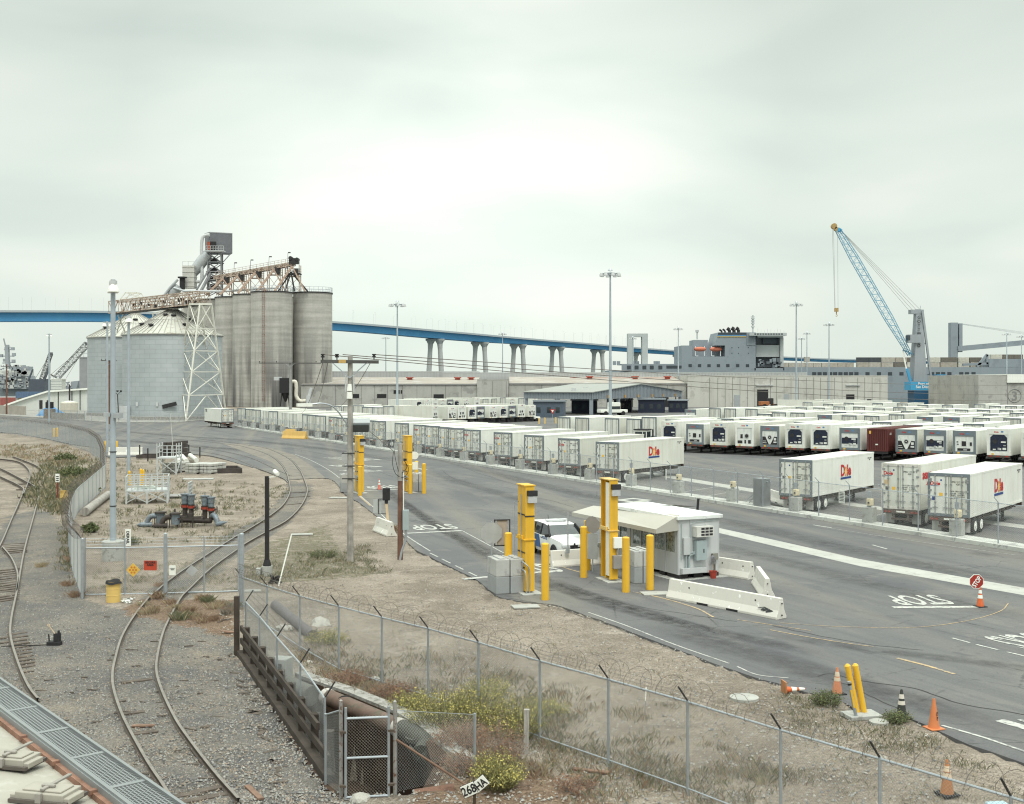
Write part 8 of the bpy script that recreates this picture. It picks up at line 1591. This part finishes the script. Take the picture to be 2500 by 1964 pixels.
for px,py in((118,1925),(25,1842),(-90,1765)):
 q=Rm@(G(px,py,RZ_+.05)-Ra);m=MB();A_=R(38)
 def hb(c,d,rz=A_):m.box(Vector((q.x,q.y,0))+Matrix.Rotation(A_,3,'Z')@Vector((c[0],c[1],0))+Vector((0,0,c[2])),d,rz)
 hb((0,0,RZ_-.0),(.62,.36,.10));hb((.33,-.02,RZ_-.02),(.1,.30,.07));hb((-.33,.0,RZ_-.02),(.1,.34,.07));hb((0,0,RZ_+.06),(.50,.26,.025));m.build('hatch_cover',HT,t,bevel=.03,seg=3);m=MB();hb((0,0,RZ_-.045),(.74,.44,.04));m.build('hatch_coaming',M('painted hatch shade',(.10,.085,.075),.8),t);m=MB();hb((0.02,0.12,RZ_+.085),(.05,.55,.025));hb((.02,-.02,RZ_+.09),(.16,.05,.03));hb((.02,-.21,RZ_+.01),(.07,.05,.11));m.build('hatch_strap',M('taupe strap',(.27,.25,.225),.6),t,bevel=.006)  # coaming coloured dark to paint the shadow under the cover edge
for x in(-5,8):
 m=MB();m.bx(x-1,x+1,-2.9,-.5,.55,1.0);m.build('bogie',DARK,t)
 for wx in(-.85,.85):
  m=MB();[m.cyl((x+wx,y,.55),(x+wx,y+.12,.55),.42,n=20)for y in(-2.5,-1.05)];m.build('wheel',RUSTY,t)
# ========== STORE YARD OBJECTS
WST=M('white galvanised steel',(.50,.52,.52),.5,.2,var=.1,streak=.15)
def platform(px,yb,w,d,dz,rail,label,rz):
 p=G(px,yb);t=thing('access_platform',label,'platform',p,rz);m=MB();m.bx(0,w,0,d,dz,dz+.12);m.build('deck',WST,t)
 for x in(.04,w-.04):
  for y in(.04,d-.04):m=MB();m.bar((x,y,0),(x,y,dz),.13);m.build('leg',WST,t)
 if w>2.5:m=MB();m.bar((w/2,.04,0),(w/2,.04,dz),.13);m.build('leg',WST,t)
 m=MB();n=2 if w>2.5 else 1
 for i in range(n):a,b=i*w/n,(i+1)*w/n;m.bar((a,.02,.1),(b,.02,dz),.07);m.bar((b,.02,.1),(a,.02,dz),.07)
 m.bar((0,0,.1),(0,d,dz),.07);m.bar((w,0,.1),(w,d,dz),.07);m.build('cross_brace',WST,t)
 m=MB();n=max(2,int(w/.42))
 for y in((.03,d-.03)if rail!=1 else(d-.03,)):
  for i in range(n+1):m.bar((w*i/n,y,dz),(w*i/n,y,dz+1.15),.08)
  for z in(.45,.8,1.15):m.bar((0,y,dz+z),(w,y,dz+z),.06)
 for x in(0,w):[m.bar((x,0,dz+z),(x,d,dz+z),.06)for z in(.6,1.15)];[m.bar((x,d*i/2,dz),(x,d*i/2,dz+1.5 if rail==1 else dz+1.15),.09)for i in range(3)]
 m.build('guard_rail',WST,t);return t
t=platform(307,1232,3.05,2.6,.9,2,'white steel access platform with guard rails, nearer the camera',R(14));m=MB();[m.tube([(1+.45*math.cos(a*.5)+k_*.6,1.2+.3*math.sin(a*.5),1.06+.01*a)for a in range(25)],.05,5)for k_ in range(2)];tag(m.build('hose_coil',M('pale green hose',(.50,.55,.50),.5),None,t.location,R(14)),'pale coiled hose lying on the nearer white platform','hose')
platform(383,1160,1.9,2.4,1.6,1,'taller white steel platform on crossed legs before the pallets',R(4));
p=G(404,1218);t=thing('ramp_plate','grey steel ramp plate with two white handrail panels','ramp',p,R(6));m=MB();m.bx(0,1.75,0,1.9,.1,.2);m.build('plate',M('grey steel plate',(.30,.29,.28),.6,.2),t,bevel=.01)
for x in(-.05,1.75):m=MB();[m.bar((x,y,.1),(x,y,1.2),.09)for y in(.05,.6,1.2,1.85)];[m.bar((x,.05,z),(x,1.85,z),.08)for z in(.35,.65,.95,1.2)];m.build('handrail',WST,t)
PAL=M('wrapped paving pallet',(.43,.43,.40),.75,var=.12,scale=2)
for px,yb,n,l,lab in((466,1158,2,3,'pallet of wrapped pale blocks, left one beside the dark frame'),(502,1158,2,5,'pallet of wrapped pale blocks, right one beside the dark frame'),(412,1156,2,2,'low pallet of pale blocks under the taller platform')):
 p=G(px,yb);t=thing('block_pallet',lab,'pallet',p,R(-22),'pallets of pale blocks');m=MB()
 for i in range(3):
  for j in range(4):
   for k_ in range(3):m.box((-.42+i*.42+random.uniform(-.02,.02),.2+j*.7,.25+k_*.32),(.38,.64,.27),random.uniform(-.05,.05))
 m.build('blocks',PAL,t,bevel=.05);m=MB();[m.bx(-.65,.65,y,y+.15,0,.1)for y in(-.1,.9,1.9,2.5)];m.build('pallet_base',WOODP,t)
for i,(x0,q0,x1,q1,lab)in enumerate(((440,1128,425,1104,'left'),(455,1126,432,1101,'middle'),(480,1124,446,1099,'right'))):
 a,b=zpt(x0,q0,.5),zpt(x1,q1,.5);m=MB();m.cyl((0,0,0),(b-a).normalized()*9,.26,n=16);tag(m.build('white_pipe',M('white plastic pipe',(.62,.63,.58),.5,var=.05),None,a,smooth=True),'white plastic pipe lying beyond the platforms, %s of three'%lab,'pipe','white pipes')
p=G(408,1117);t=thing('beam_stack','stack of dark square steel tubes behind the taller platform','steel stack',p,R(-10));m=MB();[m.bx(-.5+i*.45,-.1+i*.45,0,5,1.0+j*.42,1.38+j*.42)for i in range(2)for j in range(2)];m.bx(-1.6,1.2,.5,4,0,.45);m.bx(-1.2,.8,.4,4,.46,.98);m.build('beams',M('dark brown steel',(.06,.05,.045),.7,var=.3),t)
p=G(575,1156);t=thing('steel_tray','low dark steel frame on the ground right of the pallets','steel frame',p,R(8));m=MB();m.bar((-2.4,0,.25),(.6,0,.25),.12,.5);m.bar((-2.2,4,.25),(-.2,4,.25),.12,.5);m.bar((-2.4,0,.25),(-2.2,4,.25),.12,.5);m.bar((.6,0,.25),(-.2,4,.25),.12,.5);m.bar((-2.3,2,.1),(.2,2,.1),.12,.2);m.build('frame',M('dark brown steel',(.06,.05,.045)),t)
p=G(365,1120);t=thing('steel_tray','dark steel frame beside the white barrier at the back of the lot','steel frame',p,0);m=MB();m.bx(-1.6,1.4,0,.15,0,.4);m.bx(-1.6,1.4,3,3.15,0,.4);m.bx(-1.6,-1.45,.15,3,0,.4);m.bx(1.25,1.4,.15,3,0,.4);m.build('frame',M('dark brown steel',(.06,.05,.045)),t)
a=G(450,1172);m=MB();m.box((1.2,.4,.05),(2.8,.9,.08),R(6));tag(m.build('timber_sheet',M('pale flat sheet',(.42,.43,.42),.7),None,a),'pale flat sheet on the ground before the pallets','sheet')
a,b=zpt(207,1250,.3),zpt(264,1207,.3);m=MB();m.cyl((0,0,0),b-a,.30,.27,n=14);tag(m.build('log',WOODP,None,a,smooth=True),'long weathered log lying along the inside of the curved fence','log')
for px,yb,yt,lab in((316,1186,1150,'yellow bollard left of the white platform rails'),(344,1187,1145,'taller yellow bollard behind the white platform, left of a pair'),(350,1184,1147,'yellow bollard behind the white platform, right of a pair')):p=G(px,yb);h=(yb-yt)/F*p.y;m=MB();m.lathe([(.11,0),(.11,h-.05),(.06,h),(0,h+.01)],n=14);tag(m.build('bollard',YEL,None,p,smooth=True),lab,'bollard','yellow bollards at the white platform')
p=G(432,1288);t=thing('pipe_manifold','rusty pipe manifold with four grey valve stacks and red valves on the open ground','pipe manifold',p,0);t.scale=(.86,)*3;o=Vector(t.location)
MG=M('manifold blue grey',(.17,.205,.235),.5,.2,var=.2,scale=3,col2=(.14,.10,.08),amt=.25);RP=M('rust dark pipe',(.05,.04,.036),.75,var=.3,scale=4);RV=M('red valve paint',(.33,.05,.03),.5,var=.15)
for x,y,z in((.15,1.6,.9),(.65,1.5,.85),(1.75,1.2,.8),(2.25,1.1,.7)):
 m=MB();m.cyl((x,y,z-.3),(x,y,z+.40),.19,n=12);m.build('riser',RP,t);m=MB();m.cyl((x,y,z+.40),(x,y,z+.62),.24,n=12);m.cyl((x-.26,y,z+.5),(x+.26,y-.05,z+.5),.13,n=10);m.m=1;[m.cyl((x,y,z+q),(x,y,z+q+.05),.28,n=14)for q in(.36,.62)];m.cyl((x+.2,y-.1,z+.5),(x+.42,y-.18,z+.5),.05,n=6);m.build('valve',[RV,RP],t)
 if x in(.65,2.25):m=MB();c_=Vector((x+.45,y-.2,z+.5));m.tube([c_+Vector((.02*math.cos(a*PI/8),.24*math.cos(a*PI/8),.24*math.sin(a*PI/8)))for a in range(16)],.022,5,True);[m.bar(c_-Vector((0,.24*math.cos(a),.24*math.sin(a))),c_+Vector((0,.24*math.cos(a),.24*math.sin(a))),.02)for a in(0,1.05,2.1)];m.build('handwheel',DARK,t)
 m=MB();m.cyl((x,y,z+.7),(x,y,z+1.0),.23,n=14);m.cyl((x,y,z+1.0),(x,y,z+1.35),.27,n=14);m.cyl((x,y,z+1.36),(x,y,z+1.44),.33,n=14);m.cyl((x,y,z+1.44),(x,y,z+1.6),.03,n=6);m.build('check_valve',MG,t,smooth=True)
for x,y in((-1.35,.5),(-.05,-.2)):
 m=MB();m.cyl((x,y,.25),(x,y,1.0),.32,n=16);m.build('strainer',MG,t,smooth=True);m=MB();m.cyl((x,y,1.0),(x,y,1.1),.43,n=18);m.build('flange',RP,t)
 m=MB();m.tube(catmull([(x-.1,y,.8),(x-.7,y-.05,.75),(x-.95,y-.1,.4),(x-1.0,y-.1,.12)],5),.2,10);m.cyl((x-1.4,y-.25,.15),(x-.6,y-.1,.15),.2,n=12);m.cyl((x-1.65,y-.3,.15),(x-1.4,y-.25,.15),.05,.19,n=10);m.build('elbow',MG if x<-1 else RP,t,smooth=True)
 m=MB();m.bar((x+.2,y+.1,.75),(x+2.0,y+.5,.75),.09);m.bar((x+.2,y-.2,.7),(x+1.9,y+.1,.7),.09);[m.bar((x+q,y-.1,0),(x+q,y-.1,.75),.06)for q in(-.4,.5,1.3)];m.cyl((x+1.0,y+.2,.7),(x+1.0,y+.2,1.05),.22,n=10);m.cyl((x+1.0,y+.2,1.05),(x+1.0,y+.2,1.3),.06,n=6);m.build('bypass',RP,t)
m=MB();m.tube(catmull([(2.25,1.1,.7),(2.5,.9,.8),(2.75,.7,.5),(2.85,.6,.2)],5),.2,10);m.cyl((2.75,.6,.15),(3.25,.55,.25),.2,.17,n=12);m.cyl((3.25,.55,.25),(3.6,.5,.35),.12,.03,n=10);m.build('elbow',MG,t,smooth=True);m=MB();m.tube([(-.5,1.4,.35),(.15,1.6,.35),(1.75,1.2,.35),(2.25,1.1,.35)],.2,10);m.build('header',RP,t,smooth=True)
# ========== VEHICLES IN THE YARD
def wheels(t,xs,ys,r,w=.3):
 for x in xs:
  for y in ys:m=MB();m.cyl((x-w/2,y,r),(x+w/2,y,r),r,n=16);q=m.build('wheel',BLACK,t);m=MB();s=1 if x>0 else-1;m.cyl((x+s*w/2,y,r),(x+s*(w/2+.02),y,r),r*.55,n=12);m.build('rim',LGREY,q)
p=row_at(1578,-4.5);t=thing('yard_truck','white and black yard tractor left of the first nose row trailer','truck',(p.x,p.y,.02),R(-25));m=MB();m.bx(-1.2,.4,-1.2,.6,.9,3.0);m.build('cab',WHITE,t,bevel=.05);m=MB();m.bx(-1.1,-.15,-1.23,-1.2,1.7,2.8);m.bx(-.05,.35,-1.23,-1.2,1.7,2.8);m.bx(.4,.43,-1.0,.4,1.7,2.8);m.build('window',GLASS,t);m=MB();m.bx(-1.25,1.2,-1.4,4.5,.6,.95);m.bx(-1.3,.5,-1.3,.7,3.0,3.12);m.cyl((.8,.2,.9),(.8,.2,3.1),.1,n=8);m.bx(.5,1.1,-.9,.5,.95,1.7);m.build('frame',BLACK,t);wheels(t,(-1,1),(-.7,3.2),.5)
p=G(1880,998);p=Vector((X_(1880,395),395,0));t=thing('wheel_loader','orange wheel loader parked before the tall black warehouse doorway','loader',p,R(8));OM=M('loader orange',(.36,.13,.045),.5,var=.1);m=MB();m.bx(-3.6,-.6,-1.2,1.2,1.1,2.4);m.bar((.6,-.6,1.6),(3.4,-.6,.6),.4,.5);m.bar((.6,.6,1.6),(3.4,.6,.6),.4,.5);m.build('body',OM,t,bevel=.1);m=MB();m.bx(-.7,.9,-.9,.9,1.5,3.5);m.build('cab',DARK,t,bevel=.08);m=MB();m.prism([(3.2,-1.5),(4.1,-1.5),(4.1,1.5),(3.2,1.5)],.1,1.2);m.build('bucket',OM,t)
for x in(-2.3,1.5):m=MB();m.cyl((x,-1.4,.8),(x,1.4,.8),.8,n=16);m.build('wheel',BLACK,t)
for px,y,lab,mt in((1290,272,'white pickup parked under the last nose of the short trailer row',WHITE),(1322,330,'pale pickup behind the blue grey kiosk roof',LGREY),(1495,318,'white truck tractor facing right under the canopy',WHITE)):
 big=px==1495;p=Vector((X_(px,y),y,0));t=thing('truck'if big else 'pickup',lab,'truck'if big else 'pickup',p,R(20),None);s=1.5 if big else 1
 m=MB();m.bx(-2.6*s,2.6*s,-.95*s,.95*s,.5*s,1.05*s);m.bx(-.6*s,1.2*s,-.9*s,.9*s,1.05*s,(1.8 if not big else 2.3)*s);m.build('body',mt,t,bevel=.12);m=MB();m.bx(-.5*s,1.1*s,-.93*s,-.9*s,1.15*s,1.65*s);m.build('window',GLASS,t)
 for x in(-1.7*s,1.7*s):m=MB();m.cyl((x,-.97*s,.4*s),(x,.97*s,.4*s),.4*s,n=14);m.build('wheel',BLACK,t)
p=Vector((X_(1349,262),262,0));t=thing('yield_sign','red and white triangular yield sign before the blue grey kiosk','sign',p,0);m=MB();m.bar((0,0,0),(0,0,2.2),.08);m.build('post',GALV,t);m=MB();m.prism([(-.62,0),(.62,0),(0,-1.1)],0,.03);m.m=1;m.prism([(-.3,-.16),(.3,-.16),(0,-.72)],.031,.05);m.v=[(x,-z-.05,3.0+y)for x,y,z in m.v];m.build('panel',[RED,WHITE],t)
for i,(px,y)in enumerate(((1316,255),(1330,256),(1357,258))):m=MB();m.lathe([(.16,0),(.16,1.3),(0,1.35)],n=10);tag(m.build('bollard',YEL2,None,(X_(px,y),y,0)),'pale yellow bollard near the yield sign, %s of three'%('left','middle','right')[i],'bollard','pale bollards by the kiosk')
# ========== VEGETATION AND LITTER
random.seed(42)
GREENS=[M('dry straw',(.36,.30,.20),.9,var=.25),M('olive weed',(.15,.155,.085),.9,var=.3),M('grey green weed',(.20,.205,.145),.9,var=.25),M('rust brown stalk',(.28,.19,.13),.9,var=.3),M('yellow blossom',(.50,.43,.13),.8,var=.2),M('grey twig',(.27,.24,.20),.9,var=.3)]
def blade(m,b,h,w,lean):
 a=random.random()*6.28;d=Vector((math.cos(a),math.sin(a),0));s=Vector((-d.y,d.x,0))*w;tip=b+d*lean*h+Vector((0,0,h));mid=b+d*lean*h*.35+Vector((0,0,h*.6));m.add([b-s,b+s,mid+s*.6,tip,mid-s*.6],[(0,1,2,3,4)])
def tuft(m,p,h,n,w=.007,lean=.6,mats=(0,),r=.1):
 for _ in range(n):m.m=random.choice(mats);blade(m,p+Vector((random.gauss(0,r),random.gauss(0,r),-.02)),h*random.uniform(.5,1.15),w,lean*random.uniform(.3,1.3))
m=MB()
def ok(p):return not inpoly(p.x,p.y,ROADP)and not inpoly(p.x,p.y,PIT)
def scatter(poly,n,h,mats,blades=6,w=.007,r=.12):
 xs_=[q[0]for q in poly];ys_=[q[1]for q in poly];k_=0;tr=0
 while k_<n and tr<n*8:
  tr+=1;px,py=random.uniform(min(xs_),max(xs_)),random.uniform(min(ys_),max(ys_))
  if not inpoly(px,py,poly):continue
  p=G(px,py);c_=mnoise.noise(Vector((p.x*.55,p.y*.55,7)))
  if c_<random.uniform(-.35,.35)or not ok(p):continue
  tuft(m,p,h*random.uniform(.5,1.3),blades,w,.7,mats,r);k_+=1
scatter([(590,1340),(850,1280),(960,1400),(1200,1470),(1500,1560),(1900,1680),(2200,1790),(2500,1880),(2500,1964),(1700,1964),(1320,1800),(900,1660),(640,1500)],1200,.11,(0,0,2,1,5),6)
scatter([(640,1520),(830,1560),(1100,1600),(1500,1720),(2100,1964),(1500,1964),(1200,1790),(760,1640)],1100,.20,(0,0,1,2,2,5,3),8)
scatter([(740,1600),(1000,1700),(1180,1790),(1350,1900),(1150,1900),(1060,1790),(860,1690),(745,1650)],600,.24,(3,0,0,5),9)
scatter([(1150,1830),(1900,1964),(1900,2100),(1000,2100),(1000,1960)],220,.18,(3,0,5,2),8)
scatter([(210,1260),(580,1200),(720,1180),(640,1290),(560,1330),(210,1330)],500,.2,(0,2,2,1),7,.018)
scatter([(265,1120),(440,1120),(480,1170),(700,1190),(560,1260),(270,1260)],420,.28,(2,2,1,0),7,.022)
scatter([(100,1130),(245,1125),(250,1180),(150,1260),(60,1230)],520,.45,(1,1,2,0),9,.035,.3)
scatter([(-20,1085),(160,1090),(240,1125),(150,1140),(-20,1110)],380,.35,(3,0,0,2),8,.035,.25)
scatter([(150,1270),(178,1270),(185,1420),(150,1400)],110,.25,(1,2,0),8,.015,.2)
scatter([(230,1385),(590,1370),(590,1445),(210,1460)],420,.15,(0,2,1),7)
scatter([(590,1370),(900,1330),(950,1400),(760,1415),(600,1425)],420,.20,(1,2,0,2),8)
scatter([(1900,1690),(2130,1745),(2300,1810),(2480,1890),(2300,1870),(1950,1790)],260,.14,(1,2,0,2),8)
kind(m.build('dry_grass',GREENS,fixn=False),'stuff')
def bush(px,py,r,h,n,label,mats,cat='bush',fl=.25,name='weed_bush',z=0.0):
 p=G(px,py);t=thing(name,label,cat,p,0);st=MB();lf_=MB();lf_.m=0
 for _ in range(n):
  a=random.random()*6.28;rr=r*math.sqrt(random.random());b=Vector((math.cos(a)*rr*.5,math.sin(a)*rr*.5,-.05));hh=h*random.uniform(.45,1.1)*(1-.45*(rr/r)**2);tp_=Vector((math.cos(a)*rr*1.1,math.sin(a)*rr*1.1,hh));mid=b.lerp(tp_,.55)+Vector((random.gauss(0,.04),random.gauss(0,.04),.05));st.bar(b,mid,.007);st.bar(mid,tp_,.005)
  for q in range(14):
   f=random.uniform(.3,1.05);c_=(b.lerp(mid,f/.55)if f<.55 else mid.lerp(tp_,(f-.55)/.45))+Vector((random.gauss(0,.05),random.gauss(0,.05),random.gauss(0,.04)));s=random.uniform(.012,.028)
   lf_.m=1 if f>.6 and random.random()<fl else 0;u=Vector((random.gauss(0,1),random.gauss(0,1),random.gauss(0,1))).normalized()*s;v=u.orthogonal().normalized()*s*.7;lf_.add([c_-u,c_+v,c_+u,c_-v],[(0,1,2,3)])
 st.build('stems',mats[2],t,fixn=False);lf_.build('foliage',[mats[0],mats[1]],t,fixn=False);return t
MU=(M('mustard leaf',(.19,.185,.07),.9,var=.3),GREENS[4],M('mustard stem',(.17,.15,.075),.9,var=.3))
for px,py,r,h,n,lab in((1075,1775,1.0,1.0,260,'yellow flowering mustard bush behind the front fence, left one'),(1165,1760,1.0,1.0,270,'yellow flowering mustard bush behind the front fence beside the fourth post'),(1255,1795,1.05,1.05,280,'large yellow flowering mustard bush in front of the fence, right one'),(1000,1735,.6,.6,120,'low yellow mustard clump at the coping of the pit'),(1215,1925,.6,.85,260,'yellow flowering mustard bush above the number plates'),(1190,1700,.8,.6,130,'olive mustard clump in the field beyond the fence'),(1330,1745,.7,.5,100,'thin mustard clump in the field right of the bushes'),(800,1570,.8,.5,110,'olive mustard clump behind the fence near the pale rocks')):bush(px,py,r,h,n,lab,MU,'bush',.34,'mustard_bush')
BRW=(M('dead leaf',(.20,.11,.075),.9,var=.3),M('dead straw',(.26,.17,.11),.9),GREENS[5])
for px,py,r,h,n,lab in((1130,1825,.8,.7,200,'tangled dead brush right of the pipe elbow'),(1135,1885,.6,.5,120,'tangled dead brush behind the sagging wire panel'),(1225,1870,.6,1.2,110,'tall reddish dead stalks before the grey stump post'),(960,1700,.7,.45,150,'rust brown dead grass mound along the coping'),(850,1668,.7,.4,150,'rust brown dead grass mound at the head of the coping'),(1410,1930,.5,.35,70,'small dead weed clump under the front fence')):bush(px,py,r,h,n,lab,BRW,'bush',.4,'dead_brush')
GRN=(M('green shrub leaf',(.075,.095,.04),.9,var=.35),M('pale green leaf',(.15,.16,.07),.9),M('shrub stem',(.11,.09,.06),.9))
for px,py,r,h,n,lab in((180,1165,1.6,1.0,170,'green shrub on the bank left of the curved fence'),(160,1125,1.2,.9,120,'dark round shrub at the top of the bank'),(200,1210,1.3,.9,140,'green shrub low on the bank beside the red post'),(318,1330,.5,.6,80,'small green shrub beside the lamp pole base'),(385,1525,.4,.4,0,''),(790,1362,.8,.45,120,'green grass clump around the foot of the wooden power pole'),(218,1300,.5,.6,60,'small green shrub inside the slatted fence corner'),(2020,1720,.5,.4,110,'green weed clump left of the leaning bollards'),(2190,1765,.4,.35,90,'green weed clump right of the leaning bollards'),(990,1300,.3,.0,0,'')):
 if n:tt_=bush(px,py,r,h,n,lab,GRN,'shrub',.3,'green_shrub');tt_.scale=(1,1,1)
for ob in list(bpy.data.objects):
 if ob.name.startswith('green_shrub')and ob.parent is None and ob.location.y>70:
  for ch in ob.children:
   if ch.name.startswith('foliage'):
    me=ch.data
    for pl in me.polygons:
     c_=sum((me.vertices[v].co for v in pl.vertices),Vector())/len(pl.vertices)
     for v in pl.vertices:me.vertices[v].co=c_+(me.vertices[v].co-c_)*3.6
random.seed(8)
tg=[(388,1462,.35,(3,0)),(492,1466,.3,(3,0)),(505,1470,.3,(1,2)),(430,1490,.28,(0,3)),(462,1497,.3,(3,0)),(375,1495,.3,(0,3)),(361,1500,.25,(0,3)),(525,1487,.32,(0,0,3)),(440,1515,.38,(1,2,0)),(478,1512,.3,(0,3)),(495,1520,.26,(3,0)),(520,1515,.22,(3,)),(545,1480,.25,(0,3)),(555,1500,.3,(5,3)),(570,1490,.35,(5,2)),(415,1475,.25,(3,0)),(180,1375,.4,(3,0)),(100,1385,.25,(0,3)),(182,1458,.3,(3,0)),(165,1430,.25,(3,0)),(958,1300,.5,(3,0)),(390,1432,.2,(3,)),(350,1478,.2,(0,2))]
for i,(px,py,h,mt)in enumerate(tg):
 m=MB();tuft(m,Vector((0,0,0)),h,120,.008,.8,(mt[0],)*3+mt,.13);o_=m.build('grass_tuft',GREENS,None,G(px,py),fixn=False);tag(o_,'%s grass tuft by the gate rails, %s from left among the tufts'%({0:'straw',1:'green',3:'rust coloured',5:'grey'}[mt[0]],ORD[sorted(q[0]for q in tg).index(px)]),'grass tuft','dry grass tufts before the track gate')
m=MB()
for _ in range(40):px,py=random.gauss(313,9),random.gauss(1470,3);p=G(px,py);s=random.uniform(.05,.14);m.add([p+Vector((random.uniform(-s,s),random.uniform(-s,s),random.uniform(.01,.12)))for _ in range(5)],[(0,1,2),(1,2,3),(2,3,4),(0,2,4)])
tag(m.build('plastic_litter',M('white plastic litter',(.72,.73,.70),.5),fixn=False),'heap of torn white plastic beside the yellow drum bin','litter')
m=MB();p=G(1040,1310)
for px,py in((470,1502),(503,1512),(352,1522),(412,1520),(538,1503),(1990,1768),(2260,1800)):p=G(px,py);s=.09;m.add([p+Vector((random.uniform(-s,s),random.uniform(-s,s),random.uniform(.02,.07)))for _ in range(5)],[(0,1,2),(1,2,3),(2,3,4)])
kind(m.build('paper_litter',M('white plastic litter',(.72,.73,.70)),fixn=False),'stuff')
for px,py,l,a,lab in((620,1938,1.0,-60,'rotten plank lying flat left of the narrow gate'),(1440,1885,1.0,-20,'weathered plank half buried in the dirt below the front fence'),(560,1545,.6,-20,'short dark timber offcut near the pit head'),(350,1775,.6,5,'short thin plank between the rails')):m=MB();m.box((0,0,.03),(l,.14,.05),0);tag(m.build('plank',M('rotten plank',(.20,.125,.09),.9,var=.3,fine=.2),None,G(px,py),R(a),bevel=.008),lab,'plank')
m=MB()
for _ in range(26):px=random.uniform(560,690);py=1600+(px-560)*2.5+random.uniform(-30,10);p=G(px,py);m.box((p.x,p.y,.015),(random.uniform(.1,.5),random.uniform(.05,.15),.03),random.random()*3)
for _ in range(60):px=random.uniform(60,560);py=random.uniform(1500,1960);p=G(px,py);m.box((p.x,p.y,.02),(random.uniform(.1,.45),random.uniform(.03,.08),.03),random.gauss(.1,.4))
kind(m.build('wood_scraps',TIE),'stuff')
